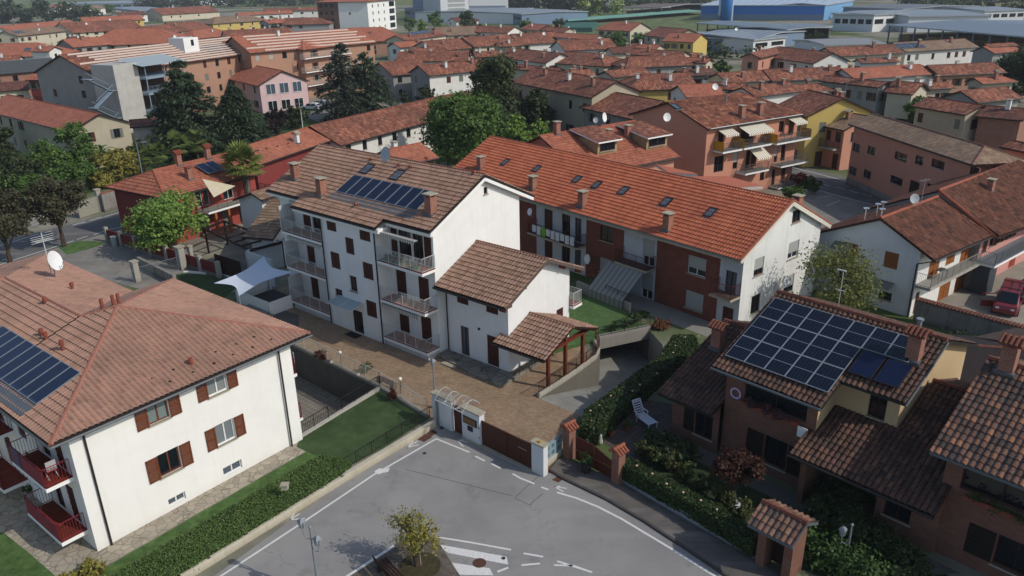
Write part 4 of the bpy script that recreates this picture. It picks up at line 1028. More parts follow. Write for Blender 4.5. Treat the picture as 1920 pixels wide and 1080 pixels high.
ob = [o for o in an.root.children if o.name.startswith('balcony')][-1]; railing(ob, [Vector((6.2, 7.7, 2.75)), Vector((6.2, 8.7, 2.75)), Vector((2.6, 8.7, 2.75))])
mb = MB(); mb.box(3.2, 3.34, .66, .75, 2.62, 2.78); mb.build('wall_lamp', DKMETAL, an.root)
# platform
mb = MB(); pp = [(.1, -.45), (2.5, -.7), (4.7, -.93), (5.5, -1.05), (6.2, -1.0), (6.6, -.75), (6.72, -.3), (6.66, 1.9), (6.6, 4.4), (5.88, 4.4), (5.88, .74), (.1, .74)]
mb.prism(pp, .003, .2); o = mb.build('stone_platform', flagstone('platform_stone', '#7c766a', '#8d877a', '#5f5a50', 1.4), None, loc=an.fr.W(0, 0), az=-40); tag(o, 'grey stone platform with rounded corner at the foot of the white annex', 'platform')
mb = MB(); mb.box(1.1, 2.3, -1.0, -.6, .003, .11); o = mb.build('step', CAPST, None, loc=an.fr.W(0, 0), az=-40); tag(o, 'small grey stone step in front of the annex platform', 'step')
# ---------------- porch
po = Bld('timber_porch', 'open timber porch with small brown tiled roof on red-brown posts beside the annex', 'porch', tuple(FM.W(0, 0))[:2], -40)
zP = lambda y: 3.78-.40*abs(y-3.0)
plp = [[(5.92, -.1, zP(-.1)), (9.55, -.1, zP(-.1)), (9.55, 3, 3.78), (5.92, 3, 3.78)], [(5.15, -.1, zP(-.1)), (5.92, -.1, zP(-.1)), (5.92, .7, zP(.7)), (5.15, .7, zP(.7))], [(9.55, 5.9, zP(5.9)), (5.92, 5.9, zP(5.9)), (5.92, 3, 3.78), (9.55, 3, 3.78)]]
roof(po.root, plp, TILE_BROWN, caps=[((5.9, 3, 3.78), (9.6, 3, 3.78))], capmat=BROWNCAP, undermat=DKWOOD, **ROOFK)
for y in (.9, 2.8, 4.8):
 mb = MB(); mb.box(8.95, 9.15, y-.1, y+.1, .02, zP(y)-.15); mb.build('post', REDWOOD, po.root)
mb = MB(); mb.box(8.9, 9.2, -.05, 5.85, 2.52, 2.68)
for y in (0, .9, 1.9, 2.9, 3.9, 4.8, 5.7): mb.box(5.95, 9.45, y-.05, y+.05, zP(y)-.26, zP(y)-.15)
mb.build('beam', REDWOOD, po.root); gutter(po, [(5.15, -.2, zP(-.1)-.08), (9.5, -.2, zP(-.1)-.08)], r=.06)
# ---------------- white house bottom left
lf = Bld('hip_roofed_house', 'white two-storey house with pinkish hipped roof and brown shutters at the bottom left', 'house', P2(183.3, 1033), 51.5)
ze = 6.55; A = (6.1, 6.6, 8.85)
pll = [[(-.85, -.5, ze), (13.1, -.5, ze), A], [(13.1, -.5, ze), (13.1, 14, ze), A], [(13.1, 14, ze), (9.9, 14, ze), (4.7, 8.0, 8.4), A],
 [(-.85, 8, ze), (-.85, -.5, ze), A, (4.7, 8.0, 8.4)], [(-.85, 12.4, ze), (-.85, 8, ze), (4.7, 8.0, 8.4), (4.7, 18, 8.4)], [(-9, 12.4, ze), (-.85, 12.4, ze), (4.7, 18, 8.4), (-9, 18, 8.4)],
 [(4.7, 18, 8.4), (10.3, 26.7, ze), (-9, 26.7, ze), (-9, 18, 8.4)], [(10.3, 14, ze), (10.3, 26.7, ze), (4.7, 18, 8.4), (4.7, 8.0, 8.4)]]
roof(lf.root, pll, TILE_PINK, caps=[(pll[0][0], A), (pll[0][1], A), (A, (13.1, 14, ze)), (A, (4.7, 8, 8.4)), ((4.7, 8, 8.4), (4.7, 18, 8.4)), ((4.7, 18, 8.4), (-9, 18, 8.4))], capmat=PINKCAP, undermat=DKMETAL, **ROOFK)
zb = lambda x, y: (380+x/3.6, 600+y/3.6)
zaa = lambda x, y: (60+x/3, 700+y/3)
def ow(u0, v0, u1, v1, gmm=GLASS): q = lf.pw('F', 0, u0, v0, u1, v1); return q[:4]+('open', dict(fm=SHUT, sm=SHUT, gm=gmm, sw=.56))
SHUT = plain('chestnut_shutter', '#6d3c24', .55, .15, 5.0)
CURT = pvmat('curtained_glass', '#8d9490', '#aab0aa', 3, 2);
w = [(3.62, 4.68, 5.08, 6.3, 'open', dict(fm=SHUT, sm=SHUT, gm=glass('net_curtain_glass', '#6d7a78', .25), sw=.58)), (3.62, 4.75, 2.06, 3.36, 'open', dict(fm=SHUT, sm=SHUT, sw=.58)),
     (6.82, 7.94, 5.16, 6.36, 'open', dict(fm=FRAMEW, sm=SHUT, gm=glass('pale_curtain_glass', '#777d7b', .25), sw=.56)), (6.82, 7.92, 2.2, 3.44, 'open', dict(fm=FRAMEW, sm=SHUT, gm=glass('grey_blind_glass', '#6f7678', .3), sw=.56)),
     (3.68, 4.62, .24, .68, 'glass', dict(fm=FRAMEW, gm=GLASSB, sill=False)), (6.84, 7.98, .26, .8, 'glass', dict(fm=FRAMEW, gm=GLASSB, sill=False))]
WHITE2 = plaster('cream_white_render', '#e4e3dc', .13, '#9a9382')
lf.panel('F', 0, [(0, 0), (11.95, 0), (11.95, 6.4), (0, 6.4)], WHITE2, wins=w, depth=.18)
for x0, x1 in ((-.02, .62), (11.2, 11.97)): mb = MB(); mb.box(x0, x1, -.06, 0, 0, 6.42); mb.build('corner_pilaster', WHITE2, lf.root)
lf.panel('R', 11.95, [(0, CD), (13.5, CD), (13.5, 6.4), (0, 6.4)], WHITE2, wins=[(2.6, 3.6, .5, 2.5, 'door'), (2.6, 3.6, 3.5, 5.5, 'door'), (6, 7, 3.5, 5.5, 'door'), (6, 7, .5, 2.5, 'door')])
sw_ = []
for zf in (1.0, 4.0): sw_ += [(1.1, 2.0, zf, zf+2.1, 'door'), (2.7, 3.7, zf, zf+2.1, 'glass', dict(sill=False)), (5.5, 6.5, zf, zf+2.1, 'door'), (8.3, 9.3, zf, zf+2.1, 'door')]
lf.panel('L', 0, [(0, 0), (13, 0), (13, 6.4), (0, 6.4)], WHITE2, wins=sw_)
lf.panel('F', 13, [(-8, 0), (0, 0), (0, 6.4), (-8, 6.4)], WHITE2, wins=[(-2.2, -1.2, .7, 2.8, 'door'), (-2.2, -1.2, 3.7, 5.8, 'door'), (-4.4, -3.4, 3.7, 5.8, 'door'), (-4.4, -3.4, .7, 2.8, 'glass')])
lf.panel('B', 26, [(-8, 0), (9.3, 0), (9.3, 6.4), (-8, 6.4)], WHITE2); lf.panel('R', 9.3, [(13.5, 0), (26, 0), (26, 6.4), (13.5, 6.4)], WHITE2); lf.panel('B', 13.5, [(9.3, CD), (11.95, CD), (11.95, 6.4), (9.3, 6.4)], WHITE2)
RUSTF = pavers('rust_red_tile', '#7e3820', '#6b2f1c', '#3c1c14', .15, .15, 0, 0)
for zf in (1.0, 4.0):
 for (y0, y1) in ((.55, 4.3), (7.2, 10.6)):
  mb = MB(); mb.box(-1.2, 0, y0, y1, zf-.22, zf-.03); mb.box(-1.18, 0, y0+.02, y1-.02, zf-.03, zf, 1); o = mb.build('balcony', [FASCIA, RUSTF], lf.root)
  railing(o, [Vector((0, y0+.05, zf)), Vector((-1.15, y0+.05, zf)), Vector((-1.15, y1-.05, zf)), Vector((0, y1-.05, zf))], .95, RAILR)
  if y0 < 1:
   mb = MB(); mb.box(-1.19, -1.175, y0+.1, y1-.1, zf+.05, zf+.85); mb.build('privacy_sheet', plain('red_cloth', '#84303c', .8), o)
for zf in (.5, 3.5):
 mb = MB(); mb.box(11.95, 13.1, 1.3, 5.0, zf-.22, zf-.03); mb.box(11.95, 13.08, 1.32, 5, zf-.03, zf, 1); o = mb.build('balcony', [FASCIA, RUSTF], lf.root)
 railing(o, [Vector((11.95, 1.35, zf)), Vector((13.05, 1.35, zf)), Vector((13.05, 4.95, zf))], .95, RAILR)
gutter(lf, [(-.9, -.58, 6.45), (13.15, -.58, 6.45)], LEAD, .06); gutter(lf, [(-.93, -.6, 6.45), (-.93, 12.4, 6.45)], LEAD, .06)
downpipe(lf, .62, -.14, 0, 6.2, DKMETAL, .05); downpipe(lf, 11.15, -.14, 0, 6.2, DKMETAL, .05)
_, n_, u_, v_ = roof_axes(pll[3]); lp = lambda u, v: lf.fr.onplane(u, v, pll[3][1], n_)
r4 = lambda x, y: (x/3, 360+y/3)
lo, hi = lp(70, 763), lp(155, 702); slope_v = v_ if v_.x > 0 else -v_; hgt = (hi-lo).dot(slope_v)
modules(lf.root, lo, Vector((0, 1, 0)), slope_v, n_, 9, 1, 1.02, max(hgt, 2.0), .02, COLLECT, GREYMETAL, name='solar_collector', lift=.1)
mb = MB(); q = [lo-slope_v*.75, lo-slope_v*.03, lo-slope_v*.03+Vector((0, 9.2, 0)), lo-slope_v*.75+Vector((0, 9.2, 0))]; mb.face([p+n_*.1 for p in q]); mb.build('flashing', LEAD, lf.root)
def vent(u, v, fn, h=.42, n2=1):
 p = fn(*r4(u, v)); mb = MB(); mb.tube([p-Vector((0, 0, .1)), p+Vector((0, 0, h*.55)), p+Vector((0, 0, h*.56)), p+Vector((0, 0, h))], [.09, .085, .13, .12], 8); mb.build('roof_vent', TERRA, lf.root)
for u, v, h in ((258, 632, .45), (238, 812, .45), (262, 832, .45), (357, 893, .6)): vent(u, v, lp, h)
_, n0, _, _ = roof_axes(pll[0]); lp0 = lambda u, v: lf.fr.onplane(u, v, pll[0][0], n0)
vent(1078, 978, lp0, .45)
for u, v in ((1430, 820), (1525, 835), (1325, 862), (1420, 878), (1215, 905), (1310, 920), (1205, 968), (975, 1005), (1085, 1020), (852, 1058), (955, 1072)):
 p = lp0(*r4(u, v)); mb = MB(); mb.box(p.x-.05, p.x+.05, p.y-.08, p.y+.03, p.z, p.z+.1); mb.build('snow_hook', DKMETAL, lf.root)
_, n7, _, _ = roof_axes(pll[7]); lp7 = lambda u, v: lf.fr.onplane(u, v, pll[7][0], n7)
vent(410, 552, lp7, .5)
for u, v in ((655, 665), (692, 638), (710, 628)):
 p = lp7(*r4(u, v)); mb = MB(); z_ = 8.4; mb.tube([(A[0]-.4+(u-655)/60, A[1]+.9, 8.2), (A[0]-.4+(u-655)/60, A[1]+.9, 9.25)], .1, 8); mb.build('roof_vent', TERRA, lf.root)
p = lp7(*r4(338, 492)); dish(lf.root, (p.x, p.y, p.z+1.3), .62, (.1, -1, .28) if False else (.55, -.85, .3), .6, WHITEP)
mb = MB(); mb.tube([p+Vector((-.2, .6, 0)), p+Vector((-.2, .6, 3.1))], .03, 6)
for k in range(5): mb.bar(p+Vector((-.2-.5, .6+.12*k-.2, 2.6)), p+Vector((-.2+.5, .6+.12*k-.2, 2.6)), .015)
for k in range(4): mb.bar(p+Vector((-.9, .6, 2.9-.13*k)), p+Vector((.5, .6, 2.9-.13*k)), .02)
mb.bar(p+Vector((-.2, .2, 2.6)), p+Vector((-.2, 1.2, 2.6)), .02); mb.build('aerial', RAILW, lf.root)
# ---------------- long orange-roofed row
OB = brick('orange_red_brick', '#8c5344', '#7d483b', '#5e3a30', 1.0, .12)
ro = Bld('terraced_row', 'long red brick row under a bright orange tiled roof with skylights', 'terraced house', P2(1381.6, 622), -50)
LX = -35.6; z6 = lambda x, y: (1280+x/3, 360+y/3)
plr = [[(LX, -1.0, 6.0), (.35, -1.0, 6.0), (.35, 5.3, 9.2), (LX, 5.3, 9.2)], [(.35, 11.6, 6.0), (LX, 11.6, 6.0), (LX, 5.3, 9.2), (.35, 5.3, 9.2)]]
roof(ro.root, plr, TILE_ORANGE, caps=[((LX, 5.3, 9.2), (.35, 5.3, 9.2)), ((.3, -.95, 6.02), (.3, 5.3, 9.2)), ((.3, 5.3, 9.2), (.3, 11.5, 6.02))], capmat=ORANGECAP, undermat=CONCD, **ROOFK)
_, rn, ru, rv = roof_axes(plr[0]); ru = ru if ru.x > 0 else -ru; rr = lambda u, v: ro.fr.onplane(u, v, plr[0][0], rn)
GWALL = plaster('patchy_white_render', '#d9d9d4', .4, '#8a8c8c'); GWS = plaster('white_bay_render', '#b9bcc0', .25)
r3 = lambda x, y: (1100+x/4.155, 540+y/4.155); z8 = lambda x, y: (960+x/4.5, 380+y/4.5)
gz = [(0, -.6), (10.6, -.6), (10.6, 6.4), (5.3, 9.05), (0, 6.35)]
def gw(a, b_, c, d): q = ro.pw('R', 0, *z6(a, b_), *z6(c, d)); return q
W_ = dict(fm=CAPST)
ro.panel('R', 0, gz, GWALL, wins=[(6.0, 7.2, 7.15, 8.15, 'glass', dict(fm=BROWNW)), (6.0, 7.5, 4.2, 5.6, 'halfblind', dict(fm=FRAMEW)), (1.45, 2.7, 4.0, 5.4, 'halfblind', dict(fm=BROWNW)), (5.97, 7.4, 1.3, 2.8, 'halfblind', dict(fm=DKMETAL)), (1.55, 2.75, .9, 2.4, 'glass')])
def rw(fn, a, b_, c, d, st='glass', y=0, **k): return ro.pw('F', y, *fn(a, b_), *fn(c, d), st, **k)
mods = [(-1.95, 0, 'w'), (-8.0, -1.95, 'b'), (-11.5, -8.0, 'w'), (-15.9, -11.5, 'b'), (-22.4, -15.9, 'w'), (-29, -22.4, 'b'), (LX+.6, -29, 'w')]
for x0, x1, k in mods:
 ws = []
 for zf in (0.0, 2.9):
  if x0 == -1.95: ws.append((-1.4, -.45, zf-.5, zf+2.1-.4, 'door' if zf == 0 else 'glass', dict(sill=False, gm=GLASSB)))
  elif x0 == -8: ws += [(-4.9, -3.2, zf+.5, zf+2.0, 'blind' if zf == 0 else 'halfblind', dict(fm=FRAMEW))]
  elif x0 == -11.5: ws.append((-9.4, -8.2, zf+.0, zf+2.25, 'halfblind', dict(sill=False, fm=FRAMEW)))
  elif x0 == -15.9: ws += [(-14.2, -12.75, zf+.95, zf+2.3, 'blind', dict(fm=DKMETAL)) if zf == 0 else (-14.25, -12.75, 3.85, 5.15, 'glass')]
  elif x0 == -22.4: ws += [(-21.3, -20.2, zf+.1, zf+2.3, 'door'), (-19.0, -17.9, zf+.1, zf+2.3, 'glass', dict(sill=False)), (-17.3, -16.5, zf+.1, zf+2.3, 'glass', dict(sill=False, gm=GLASSB))]
  else: ws += [(x0+1.5, x0+2.7, zf+.6, zf+2.1, 'glass')]
 yb = 0
 ro.panel('F', yb, [(x0, -.6), (x1, -.6), (x1, 6.35), (x0, 6.35)], OB if k == 'b' else GWS, wins=ws)
ro.panel('B', 10.6, [(LX+.6, 0), (0, 0), (0, 6.3), (LX+.6, 6.3)], GWS); ro.panel('L', LX+.6, [(0, 0), (10.6, 0), (10.6, 6.3), (5.3, 9.0), (0, 6.3)], GWS)
mb = MB(); mb.box(LX, .3, -.98, -.82, 5.72, 5.9); mb.build('fascia', CAPST, ro.root)
mb = MB(); mb.bar((.28, 5.3, 8.98), (.28, 11.5, 5.83), .2, .3); mb.bar((.28, -.9, 5.83), (.28, 5.3, 8.98), .2, .24); mb.build('verge_board', plain('cream_soffit', '#cfcabb', .7), ro.root)
BRD = plain('brown_balcony_slab', '#5d4a42', .8, .2)
for (x0, x1, zf) in ((-1.95, .0, 2.88), (-11.5, -8.0, 2.95), (-22.4, -15.9, 2.95)):
 balcony(ro, x0+.02, x1-.02, -1.2, -.002, zf, plain('dark_red_rail', '#4d2420', .6), floor=BRD, slab=CAPST, th=.2)
for u, v in ((125, 15+0, ), ): pass
for u, v in ((908, 930), (1085, 967), (1310, 1028), (1420, 1060)): skylight(ro.root, rr(640+u/3, v/3), ru, rv, rn, .55, .85)
q8 = lambda x, y: (1060+x/5.144, 330+y/5.144)
for u, v in ((75, 65), (265, 125), (530, 180), (940, 290), (1370, 395)):
 if u in (75, 265): continue
 skylight(ro.root, rr(*q8(u, v)), ru, rv, rn, .6, .95)
for u, v in ((165, 290), (985, 515)): p = rr(*q8(u, v)); chimney(ro.root, p.x, p.y, p.z, 1.15, .6, .6)
for u, v in ((640+785/3, 945/3), (640+1078/3, 1060/3)): p = rr(u, v); chimney(ro.root, p.x, p.y, p.z, 1.0, .6, .6)
chimney(ro.root, -.6, 7.6, 7.9, .9, .55, .55)
mb = MB()
dish(ro.root, (-15.2, -.55, 1.95), .42, (-.15, -1, .25), -.2, WHITEP); dish(ro.root, (.7, 5.1, 2.9), .42, (1, -.35, .2), -.3, WHITEP); dish(ro.root, (-21.9, -1.3, 5.0), .33, (-.1, -1, .3), .2, WHITEP)
# laundry on the far balcony
for i in range(9):
 x = -21.6+i*.62; mb = MB(); mb.box(x, x+.5, -1.27, -1.25, 2.9+(.15 if i % 3 else .3), 3.85)
 o = mb.build('cloth', plain('green_cloth', '#6fb02c', .9) if i == 2 else plain('white_cloth', '#c9cbce', .9, .1), None, loc=ro.fr.W(0, 0), az=-50)
 tag(o, 'bright green cloth drying on the balcony rail of the brick row' if i == 2 else 'pale washing hung over the balcony rail of the brick row', 'laundry', 'washing on the balcony of the brick row')
# striped sun blind sloping to the garden
mb = MB(); p = [(-12.1, -1.25, 2.75), (-8.3, -1.25, 2.75), (-8.3, -3.6, .95), (-12.1, -3.6, .95)]
mb.face(p); mb.face([(q_[0], q_[1], q_[2]-.04) for q_ in p]); mb.face([p[3], p[2], (-8.3, -3.6, .1), (-12.1, -3.6, .1)]); o = mb.build('sun_blind', stripes('grey_striped_canvas', '#8a8b88', '#757672', .5, 0), ro.root)
downpipe(ro, -.15, 10.3, -.4, 6.0, r=.05);
mb = MB(); mb.prism([(-14, -2.4), (1, -2.4), (1, -.02), (-14, -.02)], -.0, .02); o = mb.build('terrace_path', CONC, None, loc=ro.fr.W(0, 0), az=-50); tag(o, kind='structure')
# ---------------- brick house with photovoltaic roof (right)
BRK = brick('brown_red_brick', '#835a4b', '#724c40', '#6b5447', 1.0, .1); CREAM = plaster('cream_render', '#bda580', .15, '#8d7a55'); PINKR = plaster('pinkish_render', '#b99a86', .15)
COPK = dict(detail='hi', roll=.27, course=.4, amp=.055, step=.05, prof='coppo', jit=.012, seg=6)
DSH = plain('dark_shutter', '#1f1815', .6); PORCHF = plain('porch_floor', '#3d3a3a', .8, .2)
o_ = P2(1537, 768, 5.5); bh = Bld('brick_villa', 'brown brick villa with curved tile roof covered by black photovoltaic panels', 'house', o_, -47)
zB = lambda y: 5.5+.389*(y-.2) if y < 6.5 else 7.95-.389*(y-6.5)
plb = [[(-6.1, .2, zB(.2)), (0, .2, zB(.2)), (0, 6.5, 7.95), (-6.1, 6.5, 7.95)], [(0, 2.05, zB(2.05)), (3.05, 2.05, zB(2.05)), (3.05, 6.5, 7.95), (0, 6.5, 7.95)], [(3.05, 12.4, zB(12.4)), (-6.1, 12.4, zB(12.4)), (-6.1, 6.5, 7.95), (3.05, 6.5, 7.95)]]
roof(bh.root, plb, COPPI, caps=[((-6.1, 6.5, 7.97), (3.05, 6.5, 7.97))], capmat=COPPICAP, undermat=DKMETAL, capr=.14, **COPK)
plw = [[(-9.15, -.35, 2.9), (-5.6, -.35, 2.9), (-5.6, 6.2, 5.3), (-9.15, 6.2, 5.3)], [(-5.6, 9.4, 4.1), (-9.15, 9.4, 4.1), (-9.15, 6.2, 5.3), (-5.6, 6.2, 5.3)]]
roof(bh.root, plw, COPPI, caps=[((-9.15, 6.2, 5.3), (-5.6, 6.2, 5.3))], capmat=COPPICAP, undermat=DKMETAL, capr=.14, **COPK)
zQ = lambda y: 3.0+.37*(y+.8)
plq = [[(-.8, -.8, 3.0), (5.9, -.8, 3.0), (5.9, 2.9, zQ(2.9)), (-.8, 2.9, zQ(2.9))], [(2.8, 2.9, zQ(2.9)), (5.9, 2.9, zQ(2.9)), (5.9, 6.4, zQ(6.4)), (2.8, 6.4, zQ(6.4))], [(5.9, 10, zQ(6.4)-1.3), (2.8, 10, zQ(6.4)-1.3), (2.8, 6.4, zQ(6.4)), (5.9, 6.4, zQ(6.4))]]
roof(bh.root, plq, COPPI, caps=[((2.8, 6.4, zQ(6.4)), (5.9, 6.4, zQ(6.4)))], capmat=COPPICAP, undermat=DKWOOD, capr=.14, **COPK)
zr_ = lambda x, y: (1280+x/3, 720+y/3)
def bw(y, a, b_, c, d, st='glass', **k): return bh.pw('F', y, *zr_(a, b_), *zr_(c, d), st, **k)
bh.panel('F', .95, [(-5.6, 0), (-.45, 0), (-.45, 5.55), (-5.6, 5.55)], BRK, wins=[(-4.1, -3.1, .6, 2.3, 'shut', dict(sm=DSH)), (-3.05, -1.75, .6, 2.3, 'glass', dict(fm=DKWOOD)), (-1.7, -.9, .6, 2.3, 'shut', dict(sm=DSH)), (-4.5, -1.0, 3.9, 5.2, 'glass', dict(fm=DKWOOD, sill=False))], depth=.9 if False else .25)
bh.panel('L', -5.6, [(.95, 0), (12, 0), (12, zB(12)-.15), (6.5, 7.8), (.95, zB(.95)-.15)], BRK); bh.panel('R', -.45, [(.95, 0), (2.9, 0), (2.9, zB(2.9)-.15), (.95, zB(.95)-.15)], CREAM)
bh.panel('F', 2.9, [(-.45, 0), (2.6, 0), (2.6, zB(2.9)-.15), (-.45, zB(2.9)-.15)], CREAM, wins=[(1.15, 2.0, 4.45, 5.75, 'glass', dict(fm=DKWOOD)), (0.0, 1.0, .1, 2.2, 'door')])
bh.panel('R', 2.6, [(2.9, 0), (12, 0), (12, zB(12)-.15), (6.5, 7.8), (2.9, zB(2.9)-.15)], CREAM); bh.panel('B', 12, [(-5.6, 0), (2.6, 0), (2.6, 5.6), (-5.6, 5.6)], CREAM)
bh.panel('F', .6, [(-8.7, 0), (-5.6, 0), (-5.6, 3.05), (-8.7, 3.05)], BRK, wins=[(-7.9, -7.2, .7, 2.2, 'shut', dict(sm=DSH)), (-7.15, -6.0, .7, 2.2, 'glass', dict(fm=DKWOOD))])
bh.panel('L', -8.7, [(.6, 0), (9, 0), (9, 4.1), (6.2, 5.15), (.6, 3.1)], BRK); bh.panel('B', 9, [(-8.7, 0), (-5.6, 0), (-5.6, 4.1), (-8.7, 4.1)], BRK)
bh.panel('F', .75, [(3.0, 0), (5.8, 0), (5.8, 3.3), (3.0, 3.3)], BRK, wins=[(3.4, 4.6, .9, 2.4, 'glass', dict(fm=DKWOOD))]); bh.panel('R', 5.8, [(.75, 0), (9, 0), (9, 4.6), (6.4, 5.4), (.75, 3.4)], BRK)
mb = MB(); mb.box(-.45, -.15, -.2, .95, 0, 3.1); mb.build('pier', BRK, bh.root)
_, bn, bu, bv = roof_axes(plb[0]); bu = bu if bu.x > 0 else -bu; bp = lambda u, v: bh.fr.onplane(u, v, plb[0][0], bn)
PVM = pvmat('photovoltaic_face', '#090c16', '#3b4766', 6, 20)
o0 = Vector((-5.85, 1.02, zB(1.02)))
modules(bh.root, o0, bu, bv, bn, 7, 3, 1.145, 1.74, .004, PVM, plain('aluminium_frame', '#7f848c', .5), lift=.16, skip={(5, 0), (5, 1), (6, 0), (6, 1)})
mb = MB()
for i in range(7):
 for j in range(3):
  if i > 4 and j < 2: continue
  c = o0+bu*(i*1.145)+bv*(j*1.74+.87)+bn*.2135; mb.bar(c+bu*.03, c+bu*1.11, .03, .008)
mb.build('module_midline', plain('silver_line', '#8b93a5', .4), bh.root)
o1 = bp(*(1480+440/4.155, 560+595/4.155)); o2 = bp(*(1480+640/4.155, 560+665/4.155)); wd_ = .98; hh = abs((bp(1480+550/4.155, 560+410/4.155)-o1).dot(bv))
modules(bh.root, o1, bu, bv, bn, 2, 1, max(1.0, abs(o2.x-o1.x)), hh, .06, plain('collector_blue', '#131d38', .25), DKMETAL, lift=.2, name='solar_collector')
for (u, v, h, wd) in ((1480+965/4.155, 560+470/4.155, 1.25, .62),): p = bp(u, v); chimney(bh.root, p.x, p.y, p.z, h, wd, wd, REDBRICK, 'tile', COPPICAP)
_, wn_, _, _ = roof_axes(plw[0]); p = bh.fr.onplane(1345, 650, plw[0][0], wn_); chimney(bh.root, p.x, p.y, p.z, 1.15, .6, .6, REDBRICK, 'tile', COPPICAP)
mb = MB(); mb.tube([(1.3, 7.6, 7.4), (1.3, 7.6, 8.15), (1.3, 7.6, 8.16), (1.3, 7.6, 8.25)], [.12, .12, .19, .19], 10); mb.build('flue', GREYMETAL, bh.root)
mb = MB(); p = Vector((-2.9, 7.4, 7.5)); mb.tube([p, p+Vector((0, 0, 2.4))], .02, 6); mb.box(p.x-.35, p.x+.15, p.y-.04, p.y+.04, p.z+2.32, p.z+2.38); mb.bar(p+Vector((-.3, 0, 1.2)), p+Vector((.3, 0, 1.2)), .03); mb.build('aerial_mast', RAILW, bh.root)
gutter(bh, [(-6.15, .1, 5.42), (.02, .1, 5.42)], LEAD, .07); gutter(bh, [(3.1, 2.0, 6.1), (3.1, 6.5, 7.85)], LEAD, .05); gutter(bh, [(-.85, -.9, 2.93), (5.95, -.9, 2.93)], DKMETAL, .07)
# flower boxes at the loggia
mb = MB(); mb.box(-4.5, -1.3, .7, .93, 3.62, 3.85); o = mb.build('flower_box', TERRA, bh.root)
V, F = leaf_cloud([(-4.0, .75, 3.92, .5, .2, .22), (-3.2, .75, 3.92, .6, .2, .25), (-2.2, .75, 3.88, .6, .2, .25)], 900, .07, 5); cloud_obj('flowers', V, F, leafmat('mixed_flowers', '#2f4a1c', '#6b3a5a', '#8a5a2c'), o)
mb = MB(); mb.box(-1.25, -.75, .68, .72, 3.15, 3.75); o = mb.build('towel', WHITEP, bh.root)
mb = MB(); mb.lathe([(.28, 0), (.34, .04), (.28, .08), (.22, .04), (.28, 0)], (0, 0, 0), 18); o = mb.build('wreath_ring', plain('lilac_ring', '#b9a2c0', .7), bh.root, loc=(-4.95, .9, 4.05)); o.rotation_euler = (math.pi/2, 0, 0)
mb = MB(); mb.box(2.65, 2.95, 8.6, 9.4, 3.8, 4.5); mb.build('air_conditioner', plain('ac_case', '#b8b6ae', .6), bh.root)
# ---------------- second brick villa at the right edge
b5 = Bld('brick_villa', 'brown brick villa with patchy curved tiles, cut off by the right edge', 'house', tuple(bh.fr.W(5.0, 0))[:2], -47)
z5_ = lambda y: 5.5+.385*y
pl5 = [[(0, 0, 5.5), (14, 0, 5.5), (14, 6.1, z5_(6.1)), (0, 6.1, z5_(6.1))], [(14, 12.2, 5.5), (0, 12.2, 5.5), (0, 6.1, z5_(6.1)), (14, 6.1, z5_(6.1))]]
COPPI2 = tiles('patchy_curved_tile', ('#6c463a', '#4f3932', '#7c543f', '#5e443b', '#3f3430', '#704c40', '#94603f'), .27, .4, .4, '#2f2624', 0, 0, .6)
roof(b5.root, pl5, COPPI2, caps=[((0, 6.1, z5_(6.1)), (14, 6.1, z5_(6.1)))], capmat=COPPICAP, undermat=LEAD, capr=.14, **COPK)
b5.panel('F', .95, [(.5, 0), (13, 0), (13, 5.6), (.5, 5.6)], BRK, wins=[(1.9, 3.0, .7, 2.3, 'shut', dict(sm=DSH)), (3.05, 4.6, .7, 2.3, 'glass', dict(fm=DKWOOD)), (4.65, 5.6, .7, 2.3, 'shut', dict(sm=DSH)), (1.2, 4.4, 3.75, 5.15, 'glass', dict(fm=DKWOOD, sill=False)), (6.5, 8.5, 3.75, 5.15, 'glass')], depth=.3)
b5.panel('L', .5, [(.95, 0), (11.5, 0), (11.5, 5.5), (6.1, 7.6), (.95, 5.65)], BRK); b5.panel('B', 11.5, [(.5, 0), (13, 0), (13, 5.5), (.5, 5.5)], BRK)
_, n5, _, _ = roof_axes(pl5[0]); p = b5.fr.onplane(1480+1690/4.155, 560+560/4.155, pl5[0][0], n5); chimney(b5.root, p.x, p.y, p.z, 1.3, .62, .62, REDBRICK, 'tile', COPPICAP)
mb = MB(); mb.box(1.5, 4.2, .72, .93, 3.4, 3.6); o = mb.build('flower_box', TERRA, b5.root); V, F = leaf_cloud([(2.8, .75, 3.65, 1.2, .2, .2)], 400, .07, 6); cloud_obj('flowers', V, F, LEAF_HEDGE, o)
# ---------------- little tiled gatehouse
gh = Bld('gatehouse', 'small brick entrance gate with its own curved tile roof beside the right pavement', 'gate', tuple(bh.fr.W(0, 0))[:2], -47)
plg = [[(.2, -6.3, 2.45), (2.35, -6.3, 2.45), (2.35, -5.15, 3.05), (.2, -5.15, 3.05)], [(2.35, -4.0, 2.45), (.2, -4.0, 2.45), (.2, -5.15, 3.05), (2.35, -5.15, 3.05)]]
roof(gh.root, plg, tiles('lit_curved_tile', ('#80594a', '#68473c', '#8c664e', '#745043', '#54443c'), .27, .4, .3, '#3a2a26', 0, 0, .6), caps=[(plg[0][3], plg[0][2])], capmat=COPPICAP, undermat=LEAD, capr=.13, **COPK)
mb = MB(); mb.box(.5, .9, -5.75, -4.6, 0, 2.5); mb.build('pier', BRK, gh.root); mb = MB(); mb.box(1.75, 2.15, -5.75, -4.6, 0, 2.5); mb.build('pier', BRK, gh.root)
mb = MB(); mb.box(.9, 1.75, -5.0, -4.94, .1, 2.2); mb.build('door', DKWOOD, gh.root)
mb = MB(); mb.box(.62, .78, -5.77, -5.75, 1.95, 2.15); mb.build('house_number_plate', WHITEP, gh.root)
